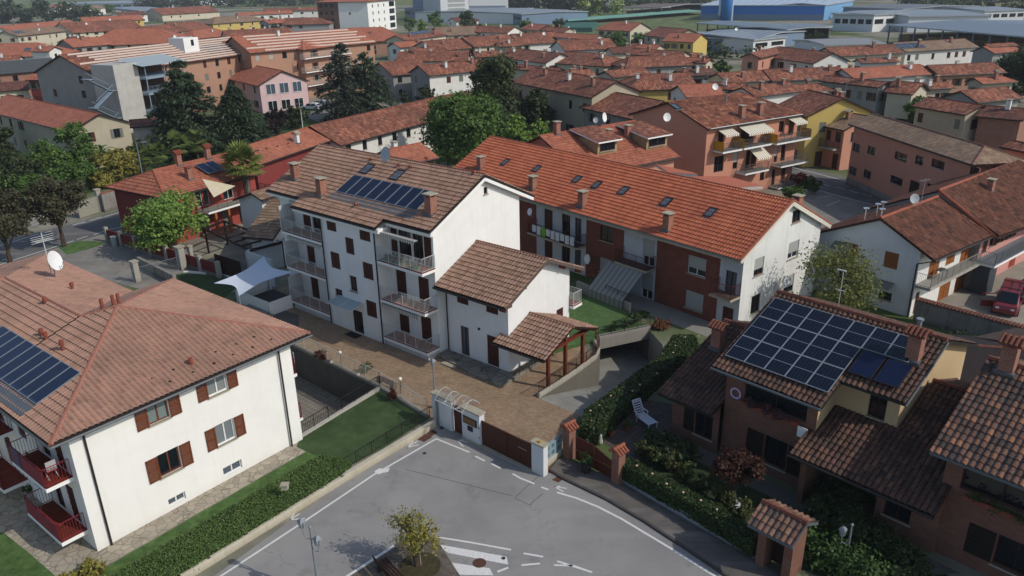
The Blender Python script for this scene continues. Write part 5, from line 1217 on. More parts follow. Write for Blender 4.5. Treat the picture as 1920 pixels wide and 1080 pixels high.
# ---------------- gate wall of the courtyard
FG = Fr(P2(815, 793), -42); gx = lambda u, v: FG.F(u, v, 0)[0]
zg = lambda x, y: (770+x/7.11, 760+y/7.11)
WALLG = plaster('gate_wall_render', '#c9ccce', .2, '#8b8f92')
gt = empty('gate_wall', FG.W(0, 0), -42, 'white courtyard gate wall with letterbox pillar and stone caps', 'wall')
xa0, xa1, xb0, xb1, xc0, xc1, xd0, xd1 = gx(*zg(385, 250)), gx(*zg(552, 292)), gx(*zg(560, 280)), gx(*zg(690, 345)), gx(*zg(690, 385)), gx(*zg(925, 485)), gx(*zg(1612, 812)), gx(*zg(1770, 900))
mb = MB(); mb.box(xa0, xa1, 0, .42, 0, 2.0); mb.build('wall_section', WALLG, gt); mb = MB(); mb.box(xa0-.05, xa1+.05, -.05, .47, 2.0, 2.1); mb.build('cap_slab', CAPST, gt)
mb = MB(); mb.box(xa0-.62, xa0-.08, .05, .45, 0, 1.95); mb.build('end_pillar', WALLG, gt); mb = MB(); mb.box(xa0-.7, xa0-.0, 0, .5, 1.95, 2.02); mb.build('cap_slab', CAPST, gt)
mb = MB(); mb.box(xc0, xc1, 0, .42, 0, 1.95); mb.build('letterbox_pillar', WALLG, gt); mb = MB(); mb.box(xc0-.06, xc1+.06, -.06, .5, 1.95, 2.05); mb.build('cap_slab', CAPST, gt)
mb = MB(); wl = (xc1-xc0)
for i in range(6): mb.box(xc0+wl*(.12+i*.115), xc0+wl*(.12+i*.115+.095), -.05, 0, 1.15, 1.5)
lb_ = mb.build('letterboxes', plain('bronze_letterbox', '#7a5a3a', .5), gt); mb = MB(); mb.box(xc0+wl*.09, xc0+wl*.86, -.03, -.004, 1.08, 1.57); mb.build('letterbox_frame', DKMETAL, lb_); mb = MB(); mb.box(xc0+wl*.35, xc0+wl*.62, -.06, 0, .7, 1.0); mb.build('intercom', plain('blue_black', '#1c2430', .5), gt)
for x, y in ((xc1-.08, 1.1), (xc1-.08, .45)): mb = MB(); mb.box(x, x+.05, -.02, .0, y, y+.1); mb.build('sensor', DKMETAL, gt)
mb = MB(); mb.tube([(xa0-.02, -.06, .05), (xa0-.02, -.06, 1.9)], .04, 6); mb.tube([(xa0-.14, -.06, .05), (xa0-.14, -.06, 1.9)], .04, 6); mb.build('conduit', GREYMETAL, gt)
GATEM = plain('dark_red_brown_steel', '#4a261c', .55, .15, 4.0)
def plankgate(name, label, x0, x1, h, y=.15, cat='gate'):
 r = empty(name, FG.W(x0, y), -42, label, cat); w_ = x1-x0; mb = MB(); n = int(w_/.14)
 for i in range(n): mb.box(w_*i/n, w_*(i+1)/n-.012, 0, .04, .08, h)
 mb.build('steel_slats', GATEM, r); mb = MB(); mb.box(0, w_, -.02, .06, h, h+.06); mb.box(0, w_, -.01, .05, .04, .09); mb.build('frame', GATEM, r)
 return r
plankgate('pedestrian_gate', 'narrow dark red-brown pedestrian gate under the white arched canopy', xb0, xb1, 1.75)
g_ = plankgate('driveway_gate', 'wide dark red-brown sliding gate between letterbox pillar and white pillar', xc1+.02, xd0-.02, 1.55)
mb = MB(); mb.box((xd0-xc1)*.72, (xd0-xc1)*.88, -.045, -.02, 1.05, 1.1); mb.build('handle_strip', plain('worn_strip', '#8f8378', .6), g_)
mb = MB(); mb.box((xd0-xc1)*.49, (xd0-xc1)*.51, -.05, -.02, .05, 1.55); mb.build('upright', GATEM, g_)
wp = empty('gate_pillar', FG.W(xd0, 0), -42, 'white square gate pillar with stone cap next to the red hydrant', 'pillar'); w_ = xd1-xd0
mb = MB(); mb.box(0, w_, 0, .38, 0, 1.85); mb.build('shaft', WALLG, wp); mb = MB(); mb.box(-.05, w_+.05, -.05, .43, 1.85, 1.95); mb.build('cap_slab', CAPST, wp)
mb = MB(); mb.box(w_*.4, w_*.6, .12, .26, 1.95, 2.03); mb.build('warning_light', plain('amber', '#b8860b', .4), wp)
mb = MB(); mb.box(xc0, xd0, -.12, .45, .0, .045); o = mb.build('gate_threshold', CAPST, None, loc=FG.W(0, 0), az=-42); tag(o, kind='structure')
# canopy over the pedestrian gate
cn = empty('gate_canopy', FG.W(xa1, .2), -42, 'arched transparent canopy with white frame above the pedestrian gate', 'canopy')
cx0, cx1 = -.8, xb1-xa1+.6; mb = MB()
def arc(x, k=10): return [(x, -.7+1.4*i/k, 2.1+.5*math.sin(math.pi*i/k)) for i in range(k+1)]
for x in (cx0, cx0+(cx1-cx0)/3, cx0+2*(cx1-cx0)/3, cx1): mb.tube(arc(x), .014, 5)
for yy, zz in ((-.7, 2.1), (.7, 2.1)): mb.bar((cx0, yy, zz), (cx1, yy, zz), .035)
for x in (cx0+.6, cx1-.6):
 mb.bar((x, 0, 1.9), (x, 0, 2.35), .05); mb.bar((x, -.7, 2.1), (x, .7, 2.1), .03); mb.bar((x, 0, 1.9), (x, -.7, 2.15), .03)
mb.build('frame', RAILW, cn)
t = NT('clear_acrylic'); t.bs.inputs['Transmission Weight'].default_value = .85; t.bs.inputs['Alpha'].default_value = .35; t.col(S('#cfc6c4')); t.rough(.1); ACR = t.m
mb = MB(); a0_, a1_ = arc(cx0), arc(cx1)
for i in range(10): mb.face([a0_[i], a1_[i], a1_[i+1], a0_[i+1]])
mb.build('acrylic_vault', ACR, cn)
# red hydrant-like marker
hy = empty('fire_hydrant', P(1025, 884), 0, 'small red hydrant at the foot of the white gate pillar', 'hydrant'); mb = MB(); mb.lathe([(.0, 0), (.11, 0), (.11, .06), (.07, .08), (.07, .42), (.09, .43), (.09, .48), (.0, .56)], n=10); mb.build('body', plain('hydrant_red', '#b3261c', .5), hy); mb = MB(); mb.tube([(-.13, 0, .3), (.13, 0, .3)], .035, 6); mb.build('outlet', plain('hydrant_red', '#b3261c', .5), hy)
# blue-grey panel fence between the pillars
A0, A1 = P(1024, 878), P(1056, 852); az_ = math.degrees(math.atan2(A1.y-A0.y, A1.x-A0.x)); L_ = (A1-A0).length
pf = empty('panel_fence', A0, az_, 'blue-grey perforated panel between the white pillar and the tile-capped brick pillar', 'fence'); mb = MB(); mb.box(0, L_, 0, .25, 0, .35); mb.build('base_wall', CURBW, pf)
mb = MB(); mb.box(0, L_, .1, .14, .35, 1.35); o = mb.build('panel', plain('blue_grey_panel', '#7f969e', .6, .2), pf); mb = MB()
for i in range(3):
 for j in range(2): mb.box(L_*(.12+.3*i), L_*(.12+.3*i)+.22, .085, .1, .5+.42*j, .72+.42*j)
mb.build('square_motif', plain('dark_blue_grey', '#566a72', .6), pf)
# tile-capped brick pillars with timber gate
PBR = brick('light_red_brick', '#8c5b4c', '#7b4c3f', '#8a7466', 1.0, .1)
def bpillar(label, u, v, h=1.95, w=.5):
 r = empty('brick_pillar', P(u, v), -50, label, 'pillar'); mb = MB(); mb.box(-w/2, w/2, -w/2, w/2, 0, h); mb.build('shaft', PBR, r)
 c = MB()
 for s in (-1, 1):
  for k in range(4): c.tube([(s*.38, -.3+k*.2, h+.02), (0, -.3+k*.2, h+.26)], .09, 6)
 c.tube([(0, -.42, h+.3), (0, .42, h+.3)], .09, 6); c.build('tile_cap', plain('orange_cap_tile', '#935740', .85, .3, 5.0), r); return r
bpillar('brick pillar with orange tile cap touching the blue-grey panel', 1067, 858); bpillar('brick pillar with orange tile cap at the end of the clipped dark hedge', 1158, 905)
ga, gb = P(1079, 863), P(1149, 900); az_ = math.degrees(math.atan2(gb.y-ga.y, gb.x-ga.x)); L_ = (gb-ga).length
tg = empty('timber_gate', ga, az_, 'reddish timber double gate with scalloped top between the two brick pillars', 'gate')
for k in range(2):
 mb = MB(); n = 9
 for i in range(n):
  x0 = L_*(k*.5)+L_*.5*i/n; c_ = abs((i+.5)/n-(1 if k == 0 else 0)); h = 1.25+.35*c_**2 if k else 1.35+.25*c_
  h = 1.55-.45*((i+.5)/n if k else (0))*1.0+(.0); mb.box(x0, x0+L_*.5/n-.008, 0, .04, .08, h)
 mb.build('gate_leaf', plain('red_timber', '#5a2a1c', .6, .2, 5.0), tg)
mb = MB(); mb.box(0, L_, -.03, 0, .7, .78); mb.box(L_*.49, L_*.51, -.03, 0, .1, 1.5); mb.build('gate_rail', plain('timber_rail', '#7a4a30', .6), tg)
bpl = [P2(1170, 905), P2(1290, 975), P2(1424, 1052)]; wallline('garden_wall', 'low blue-white painted wall under the clipped dark hedge along the pavement', bpl, .22, 0, .45, plaster('pale_wall', '#9fa3a6', .5, '#55585a'))
# ---------------- courtyard fence on the retaining wall
ca, cb, cc = P(551, 649), P(713, 728), P(803, 783)
cf = empty('courtyard_fence', ca, 0, 'pale iron fence on a concrete kerb between courtyard and sunken court', 'fence'); rel = [p-ca for p in (ca, cb, cc)]
mb = MB(); [mb.bar(a+Vector((0, 0, .1)), b_+Vector((0, 0, .1)), .25, .2) for a, b_ in zip(rel[:-1], rel[1:])]; mb.build('kerb', CONC, cf); railing(cf, [p+Vector((0, 0, .2)) for p in rel], 1.05, plain('cream_rail', '#b9b4a6', .5), .14, posts=1.5)
ta, tb = P(713, 728), P(563, 820); tf = empty('turf_border_fence', ta, 0, 'dark iron fence on a pale kerb between artificial lawn and sunken court', 'fence'); rel = [Vector((0, 0, 0)), tb-ta]
mb = MB(); mb.bar(Vector((0, 0, .08)), tb-ta+Vector((0, 0, .08)), .3, .16); mb.build('kerb', plaster('pale_kerb', '#b5b2a8', .3), tf); railing(tf, [p+Vector((0, 0, .16)) for p in rel], .8, RAILD, .13)
ra, rb_ = P(668, 868, .42), P(806, 783, .42); rf_ = empty('roadside_fence', (ra.x, ra.y, 0), 0, 'dark iron fence on the planter wall in front of the artificial lawn', 'fence'); railing(rf_, [Vector((0, 0, .42)), Vector((rb_.x-ra.x, rb_.y-ra.y, .42))], .75, RAILD, .13)
def globe(label, u, v, h, group='globe lamps along the courtyard fence', r=.14):
 r_ = empty('globe_lamp', P(u, v), 0, label, 'lamp', group); mb = MB(); mb.tube([(0, 0, 0), (0, 0, h)], .025, 6); mb.build('post', DKMETAL, r_); mb = MB(); mb.lathe([(0, -r), (r*.7, -r*.7), (r, 0), (r*.7, r*.7), (0, r)], (0, 0, h+r), 14); mb.build('globe', plain('opal_globe', '#d8d3c2', .4), r_, smooth=True)
globe('white globe lamp on a post behind the courtyard fence, nearer the sunken court', 640, 686, .9); globe('white globe lamp beside the red-brown planter near the gate wall', 752, 737, .9)
globe('low white globe at the fence kerb near the round shrub', 672, 708, .05); globe('low white globe at the fence kerb by the leftmost shrub of the courtyard', 622, 684, .05)
# courtyard bench-like bicycle rack
bk = empty('slatted_bench', P(700, 722), -42, 'dark slatted bench behind the courtyard fence', 'bench'); mb = MB()
for k in range(5): mb.box(0, 1.6, .1*k+.2, .1*k+.26, .42, .46)
mb.build('seat', DKWOOD, bk)
for x in (.1, 1.45): mb = MB(); mb.box(x, x+.08, .2, .7, 0, .42); mb.build('leg', DKMETAL, bk)
# ---------------- generic gabled / hipped house from its ridge and near eave
RT = dict(o=tiles('bright_clay_roof', ('#b06048', '#a5573f', '#b96a4e', '#98503c'), .3, .42, .3, '#5f3a2f', .5, .25), r=tiles('old_red_roof', ('#9a523c', '#7e4030', '#a65c44', '#633629', '#b36f52'), .34, .5, .6, '#3f2f29', .7, .35, .12),
 b=tiles('brownish_roof', ('#86684f', '#94745c', '#7c5f4a', '#9a7d64'), .3, .42, .35, '#453a34', .5, .3, .2), d=tiles('dark_old_roof', ('#7a4434', '#6a3c30', '#8a5240', '#5c3830'), .3, .42, .5, '#352a27', .6, .3, .25))
WL = dict(c=plaster('cream_wall', '#bfb6a0', .3), w=plaster('town_white_wall', '#d5d3cc', .25), g=plaster('grey_rough_wall', '#8f8f8c', .5), y=plaster('yellow_wall', '#bfa862', .2), o=plaster('orange_wall', '#a5806a', .3), p=plaster('pink_wall', '#cdb0ae', .15),
 b=plaster('beige_wall', '#aaa18c', .35), r=plaster('red_wall', '#7a3432', .2), t=plaster('terracotta_wall', '#bd8872', .15), k=brick('town_brick', '#9a6a58', '#885a4a', '#8a7868', 1.0, .1))
CAPM = dict(o=ORANGECAP, r=COPPICAP, b=BROWNCAP, d=COPPICAP)
DARKW = plain('dark_window_frame', '#3a2c26', .6); GREYSH = plain('grey_green_shutter', '#6a6f66', .7)
def Hpx(name, label, r0, r1, e, hr, rm, wm, pitch=.4, hips=(0, 0), ov=.55, ovx=.4, floors=2, nw=None, chim=1, group=None, cat='house', detail='lo', sides='LR', wst=('glass', 'shut', 'open'), seed=0, gz=None, wall2=None, fl0=None, back=None, sidew=1, hipk=1.0, kw=None):
 A_, B_ = P(*r0, hr), P(*r1, hr); d = Vector((B_.x-A_.x, B_.y-A_.y)); L = d.length; d.normalize(); az = math.degrees(math.atan2(d.y, d.x)); n = Vector((-d.y, d.x))
 def gap(w_): q = P(*e, hr-pitch*w_); return -((Vector((q.x-A_.x, q.y-A_.y))).dot(n))-w_
 g0, g1 = gap(0.0), gap(2.0); hw = max(1.5, 2.0*g0/(g0-g1))
 he = hr-pitch*hw
 bk = hw if back is None else back; heb = hr-pitch*bk
 h0, h1 = hips[0]*hw*hipk, hips[1]*hw*hipk
 x0, x1 = (-h0 if h0 else -0.0), (L+h1 if h1 else L)
 # wall rectangle
 wx0, wx1 = x0+(ov if h0 else ovx), x1-(ov if h1 else ovx); wy0, wy1 = -hw+ov, bk-ov
 o = A_; org = (A_.x+d.x*wx0+n.x*wy0, A_.y+d.y*wx0+n.y*wy0)
 b = Bld(name, label, cat, org, az, group); sx, sy = -wx0, -wy0
 pls, caps = gable_planes(x0+sx, x1+sx, -hw+sy, bk+sy, he, hr, sy, heb, h0, h1)
 kw = kw or {}
 rf = roof(b.root, pls, RT[rm] if isinstance(rm, str) else rm, detail, caps, CAPM.get(rm, COPPICAP) if isinstance(rm, str) else COPPICAP, .16, None, .1, **kw)
 W_, D_ = wx1-wx0, wy1-wy0; tf = he+pitch*ov-.12; tb = heb+pitch*ov-.12; wmat = WL[wm] if isinstance(wm, str) else wm; w2 = WL[wall2] if wall2 else wmat
 rng = random.Random(hash((round(r0[0]), round(r0[1])))*7+seed)
 def row(len_, top, side):
  out = []; fh = top/max(floors, 1) if floors else 9
  k = nw if (nw is not None and side == 'F') else max(1, int(len_/3.3)); k = k if side == 'F' else min(k, 2)*sidew
  for f_ in range(floors):
   for i in range(k):
    if rng.random() < .22: continue
    c = len_*(i+.5)/k; ww = rng.choice((.9, 1.0, 1.1)); z0_ = fh*f_+fh*.32; z1_ = min(z0_+1.35, top-.25)
    if z1_-z0_ < .5 or c-ww/2 < .3: continue
    st = rng.choice(wst); dr = (f_ == 0 and rng.random() < .25)
    if dr: z0_ = .05; z1_ = 2.1; st = 'door'
    out.append((c-ww/2, c+ww/2, z0_, z1_, st, dict(fm=DARKW, sm=rng.choice((BROWNW, BROWNW, GREYSH)))))
  return out
 b.panel('F', 0, [(0, 0), (W_, 0), (W_, tf), (0, tf)], wmat, wins=row(W_, tf, 'F'), simple=True)
 apex_y = sy; ap = hr-.16
 def gpoly(hip): return [(0, 0), (D_, 0), (D_, tb), (0, tf)] if hip else [(0, 0), (D_, 0), (D_, tb), (apex_y, ap), (0, tf)]
 b.panel('R', W_, gpoly(h1), w2, wins=row(D_, min(tf, tb), 'R') if 'R' in sides else [], simple=True)
 b.panel('L', 0, gpoly(h0), w2, wins=row(D_, min(tf, tb), 'L') if 'L' in sides else [], simple=True)
 mb = MB(); mb.face([(0, D_, 0), (W_, D_, 0), (W_, D_, tb), (0, D_, tb)]); mb.build('wall', wmat, b.root)
 mb = MB(); mb.tube([(x0+sx, -hw+sy-.05, he-.06), (x1+sx, -hw+sy-.05, he-.06)], .07, 5); mb.build('gutter', DKMETAL, b.root)
 for i in range(chim):
  x = W_*(i+rng.uniform(.3, .7))/chim; s = rng.choice((-1, -1, 1)); t = rng.uniform(.15, .6)*hw; chimney(b.root, x, sy+s*t, hr-pitch*t, rng.uniform(.7, 1.2), .55, .55, REDBRICK if rng.random() < .6 else WL['w'], rng.choice(('slab', 'slab', 'tile')), CAPST)
 b.W, b.D, b.he, b.hr, b.hw, b.sy, b.sx = W_, D_, he, hr, hw, sy, sx; b.pl = pls; b.tf = tf
 return b
# ---------------- white farmhouse row on the right (balcony side lit)
o6 = P2(1500+735/3.6, 320+990/3.6); h6 = Bld('farmhouse', 'white house end with wooden shutters and old red curved tiles, behind the photovoltaic villa', 'house', o6, 38)
z8 = lambda x, y: (1500+x/3.6, 320+y/3.6)
zs = lambda y: 5.1+.5*(y+1.1) if y < 3.3 else 7.3-.5*(y-3.3)
pl6 = [[(-.35, -1.1, 5.1), (9.3, -1.35, 4.98), (9.3, 3.3, 7.3), (-.35, 3.3, 7.3)], [(9.3, 9.3, 4.5), (-.35, 9.3, 4.5), (-.35, 3.3, 7.3), (9.3, 3.3, 7.3)]]
C6K = dict(detail='hi', roll=.22, course=.38, amp=.04, step=.04, prof='coppo', jit=.02, seg=4)
roof(h6.root, pl6, COPPI_RED, caps=[((-.35, 3.3, 7.32), (9.3, 3.3, 7.32))], capmat=ORANGECAP, capr=.13, **C6K)
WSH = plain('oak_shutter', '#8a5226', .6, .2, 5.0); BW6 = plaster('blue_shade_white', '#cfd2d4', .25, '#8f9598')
def q6(side, c, a, b_, cc, d, st, **k): return h6.pw(side, c, *z8(a, b_), *z8(cc, d), st, **k)
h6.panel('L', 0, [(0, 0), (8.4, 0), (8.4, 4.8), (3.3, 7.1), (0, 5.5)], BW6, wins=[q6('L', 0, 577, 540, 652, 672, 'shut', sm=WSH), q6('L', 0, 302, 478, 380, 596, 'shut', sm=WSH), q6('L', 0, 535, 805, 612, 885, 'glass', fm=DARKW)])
fw = [q6('F', 0, 878, 620, 918, 740, 'shut', sm=WSH), q6('F', 0, 995, 565, 1038, 618, 'shut', sm=WSH), q6('F', 0, 1095, 520, 1140, 640, 'shut', sm=WSH), q6('F', 0, 948, 765, 988, 895, 'door', sm=WSH), q6('F', 0, 1058, 708, 1098, 800, 'shut', sm=WSH), q6('F', 0, 1140, 690, 1170, 780, 'shut', sm=WSH), (.5, 1.1, 0.05, 1.9, 'door', {})]
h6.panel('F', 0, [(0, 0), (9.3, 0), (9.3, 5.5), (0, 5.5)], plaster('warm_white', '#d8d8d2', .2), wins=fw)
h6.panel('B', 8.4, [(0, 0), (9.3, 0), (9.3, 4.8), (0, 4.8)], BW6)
balcony(h6, .0, 8.6, -1.15, -.002, 2.7, plain('pale_rail', '#8f8f88', .5), floor=CONC, slab=CONC, th=.2, sides='LF', r=.008)
gutter(h6, [(-.3, -1.2, 5.02), (9.3, -1.45, 4.9)]); downpipe(h6, -.08, .1, 0, 4.4, top=(-.05, -1.15, 4.95), r=.06)
for u, v in ((535, 320), (662, 250), (715, 240), (553, 240)):
 x = (u-530)/60; p = Vector((x+.3, 4.3+(.7 if v < 300 else -.7), 7.0 if v > 300 else 6.7)); mb = MB(); mb.tube([p-Vector((0, 0, .5)), p+Vector((0, 0, .8))], .06, 6); mb.tube([p+Vector((0, 0, .82)), p+Vector((0, 0, .88))], .24, 10); mb.build('steel_flue', plain('shiny_steel', '#c0c2c4', .25, .05, 3., .8), h6.root)
dish(h6.root, (4.2, 3.0, 8.1), .38, (-.6, -.8, .25), .3, plain('grey_dish', '#a9aeb0', .5))
mb = MB()
for (y0, z1) in ((5.2, 4.5), (1.5, 2.3)): mb.face([(-.9, y0, z1-.3), (-.9, y0+1.6, z1-.3), (-.02, y0+1.6, z1+.1), (-.02, y0, z1+.1)])
mb.build('window_hood', plain('corrugated_hood', '#6d706b', .5), h6.root)
b7 = Bld('farmhouse', 'pink farmhouse at the right edge with red doors below a long grey balcony', 'house', tuple(h6.fr.W(9.3, 0))[:2], 38)
pl7 = [[(0, -1.7, 4.85), (16, -3.0, 4.75), (16, 3.4, 7.75), (0, 3.4, 7.75)], [(16, 9.5, 4.8), (0, 9.5, 4.8), (0, 3.4, 7.75), (16, 3.4, 7.75)]]
roof(b7.root, pl7, COPPI_RED, caps=[((0, 3.4, 7.78), (16, 3.4, 7.78)), ((0, -1.6, 4.9), (0, 3.4, 7.78))], capmat=ORANGECAP, capr=.14, **C6K)
RDOOR = plain('red_stable_door', '#8f3a28', .6, .2)
b7.panel('F', -.6, [(0, 0), (16, 0), (16, 5.2), (0, 5.2)], plaster('salmon_wall', '#c58d84', .2), wins=[(.6, 1.5, 3.0, 4.6, 'shut'), (1.9, 2.8, 3.3, 4.6, 'glass'), (3.3, 4.2, 3.3, 4.7, 'open'), (5.6, 6.7, 3.3, 4.7, 'open'), (2.6, 3.6, 0.05, 2.2, 'door', dict(sm=RDOOR)), (3.9, 4.9, .05, 2.2, 'door', dict(sm=RDOOR)), (7.4, 8.8, 0.05, 2.3, 'door', dict(sm=RDOOR))])
b7.panel('L', 0, [(-.6, 0), (9, 0), (9, 5), (3.4, 7.6), (-.6, 5.4)], WL['g']); b7.panel('B', 9, [(0, 0), (16, 0), (16, 5), (0, 5)], WL['w'])
balcony(b7, -.6, 15, -2.2, -.602, 2.72, plain('grey_rail', '#6f7376', .5), floor=plain('grey_deck', '#6d7478', .8), slab=FASCIA, th=.22, sides='LF', r=.008)
mb = MB(); mb.box(-.5, .9, -1.9, -.62, 0, 2.48); mb.build('store_closet', plain('grey_door', '#3d4348', .6), b7.root)
chimney(b7.root, 6.3, 1.8, 6.9, .9, .5, .5);
# ---------------- pink building across the street
zk = lambda x, y: (1480+x/4.364, 200+y/4.364)
pk = Hpx('long_pink_building', 'long dusty pink building with brown tiled roof beside the street', zk(690, 60), zk(1600, 325), zk(1100, 345), 8.6, 'b', 't', .36, (0, 1), chim=0, floors=0, cat='house', hipk=.9)
def kwn(a, b_, c, d, st='glass', **k): return pk.pw('F', 0, *zk(a, b_), *zk(c, d), st, fm=DARKW, **k)
pkw = [kwn(525, 292, 572, 380), kwn(645, 315, 695, 402), kwn(868, 360, 955, 458), kwn(1037, 392, 1088, 485), kwn(1170, 420, 1262, 522), kwn(1487, 480, 1545, 580), kwn(497, 482, 543, 570), kwn(612, 508, 660, 598), kwn(832, 556, 918, 655), kwn(992, 595, 1048, 735, 'door', sm=DSH), kwn(1130, 622, 1222, 722)]
old = [o for o in pk.root.children if o.name.startswith('wall')]
for o in old:
 me = o.data; ys = [v.co.y for v in me.vertices]
 if max(ys)-min(ys) < .25 and max(ys) < .3: bpy.data.objects.remove(o)
pk.panel('F', 0, [(0, 0), (pk.W, 0), (pk.W, pk.tf), (0, pk.tf)], WL['t'], wins=pkw, depth=.15)
mb = MB(); mb.box(0, pk.W+.03, -.05, -.0, 0, .95); mb.build('plinth', CONCD, pk.root)
# ================================================================== BUILDINGS, TOWN
Z1 = lambda x, y: (x/3, y/3)
Z2 = lambda x, y: (640+x/3, y/3)
Z3 = lambda x, y: (1280+x/3, y/3)
ZA = lambda x, y: (980+x/6, 160+y/6)
ZB = lambda x, y: (1230+x/6, 180+y/6)
ZL = lambda x, y: (180+x/4.5, 260+y/4.5)
HI = dict(roll=.3, course=.42, amp=.035, step=.045)
def front_wall_replace(b, wins, mat, **k):
 for o in [o for o in b.root.children if o.name.startswith('wall')]:
  ys = [v.co.y for v in o.data.vertices]
  if max(ys)-min(ys) < .25 and max(ys) < .3: bpy.data.objects.remove(o)
 b.panel('F', 0, [(0, 0), (b.W, 0), (b.W, b.tf), (0, b.tf)], mat, wins=wins, **k)
def collector_on(b, corners, cols, rows, mat=None, name='solar_panel', lift=.12):
 """corners px: lower-left, lower-right, upper-left on the near slope"""
 _, n, u, v = roof_axes(b.pl[0]); u = u if u.x > 0 else -u; f = lambda q: b.fr.onplane(*q, b.pl[0][0], n)
 a, c, d = f(corners[0]), f(corners[1]), f(corners[2]); modules(b.root, a, u, v, n, cols, rows, abs(c.x-a.x)/cols, max(.5, abs((d-a).dot(v)))/rows, .03, mat or PV, GREYMETAL, name=name, lift=lift)
def near(b, q):
 _, n, u, v = roof_axes(b.pl[0]); return b.fr.onplane(*q, b.pl[0][0], n)
# --- apartment building with balconies (orange render, awnings)
ap = Hpx('balconied_apartments', 'three-storey terracotta apartment building with striped awnings and yellow balcony screens', ZB(130, 70), ZB(960, -38), ZB(900, 325), 11.0, 'r', 't', .33, (0, 1), hipk=.62, chim=0, floors=0, nw=0, detail='hi', kw=HI, cat='apartment block', back=7)
aw = []
for x0, x1, z0, z1, st in ((.12, .18, 6.3, 8.2, 'glass'), (.36, .5, 6.3, 8.3, 'glass'), (.58, .62, 7.0, 8.2, 'glass'), (.78, .84, 6.9, 8.2, 'glass'), (.9, .96, 6.3, 8.3, 'shut'), (.3, .35, 3.4, 5.6, 'halfblind'), (.44, .49, 3.2, 5.3, 'glass'), (.5, .56, 3.2, 5.3, 'shut'), (.62, .67, 4.1, 5.2, 'halfblind'), (.62, .67, 1.2, 2.6, 'glass'), (.76, .8, 3.2, 5.4, 'halfblind'), (.84, .89, 3.2, 5.4, 'glass'), (.76, .8, .2, 2.3, 'glass'), (.87, .92, .2, 2.3, 'shut'), (.1, .2, 3.4, 5.3, 'glass')):
 aw.append((ap.W*x0, ap.W*x1, z0, z1, st, dict(sill=False)))
front_wall_replace(ap, aw, plaster('terracotta_render', '#bd866e', .12), depth=.2)
YS = plain('yellow_screen', '#b8901e', .6, .1)
for (x0, x1, zf, rail) in ((.08, .28, 6.15, 1), (.3, .6, 6.15, 1), (.66, 1.06, 6.0, 1), (.34, .6, 3.05, 0), (.74, 1.06, 3.05, 0), (.74, 1.0, .35, 0)):
 balcony(ap, ap.W*x0, ap.W*x1, -1.5, -.002, zf, plain('dark_net_rail', '#5c5a58', .6), slab=FASCIA, floor=plain('grey_floor', '#77736f', .8), h=.95)
 if rail:
  mb = MB()
  for x in (ap.W*x0+.04, ap.W*x1-.06): mb.box(x, x+.05, -1.4, -.05, zf+.02, zf+1.05)
  mb.build('balcony_screen', YS, ap.root)
for (x0, x1, z, d, dr) in ((.1, .24, 8.45, 1.4, .5), (.31, .58, 8.5, 1.9, .7), (.86, 1.0, 8.5, 1.5, .5), (.45, .6, 5.6, 1.7, 1.0)):
 mb = MB(); p = [(ap.W*x0, -.02, z), (ap.W*x1, -.02, z), (ap.W*x1, -d, z-dr), (ap.W*x0, -d, z-dr)]; mb.face(p); n = int((ap.W*(x1-x0))/.25)
 for i in range(n):
  a_ = ap.W*x0+ap.W*(x1-x0)*i/n; c_ = ap.W*x0+ap.W*(x1-x0)*(i+1)/n; mb.face([(a_, -d, z-dr), (c_, -d, z-dr), (c_, -d, z-dr-.18), ((a_+c_)/2, -d, z-dr-.28), (a_, -d, z-dr-.18)])
 mb.build('awning', AWNY, ap.root)
mb = MB(); mb.box(0, ap.W, -.62, -.5, ap.he-.12, ap.he+.05); mb.build('fascia', FASCIA, ap.root)
for q, h in ((ZB(960, 240), 1.2), (ZB(1165, 205), 1.2)): p = near(ap, q); chimney(ap.root, p.x, p.y, p.z, h, .6, .6)
_, n_, u_, v_ = roof_axes(ap.pl[0]); u_ = u_ if u_.x > 0 else -u_; skylight(ap.root, near(ap, ZB(255, 150)), u_, v_, n_, .8, 1.2)
p = near(ap, ZB(20, 300)) if False else near(ap, ZB(120, 330)); dish(ap.root, (p.x, p.y, p.z+.9), .45, (-.3, -1, .2), .3, WHITEP);
mb = MB(); mb.tube([near(ap, ZB(790, 90)), near(ap, ZB(790, 90))+Vector((0, 0, .9))], .07, 6); mb.build('flue', GREYMETAL, ap.root)
mb = MB(); mb.lathe([(0, 0), (.5, 0), (.5, .18), (0, .18)], n=18); o = mb.build('satellite_dish', plain('terracotta_dish', '#b0705c', .6), ap.root, loc=(ap.W*.72, -1.65, 7.6)); o.rotation_euler = (math.pi/2, 0, .2)
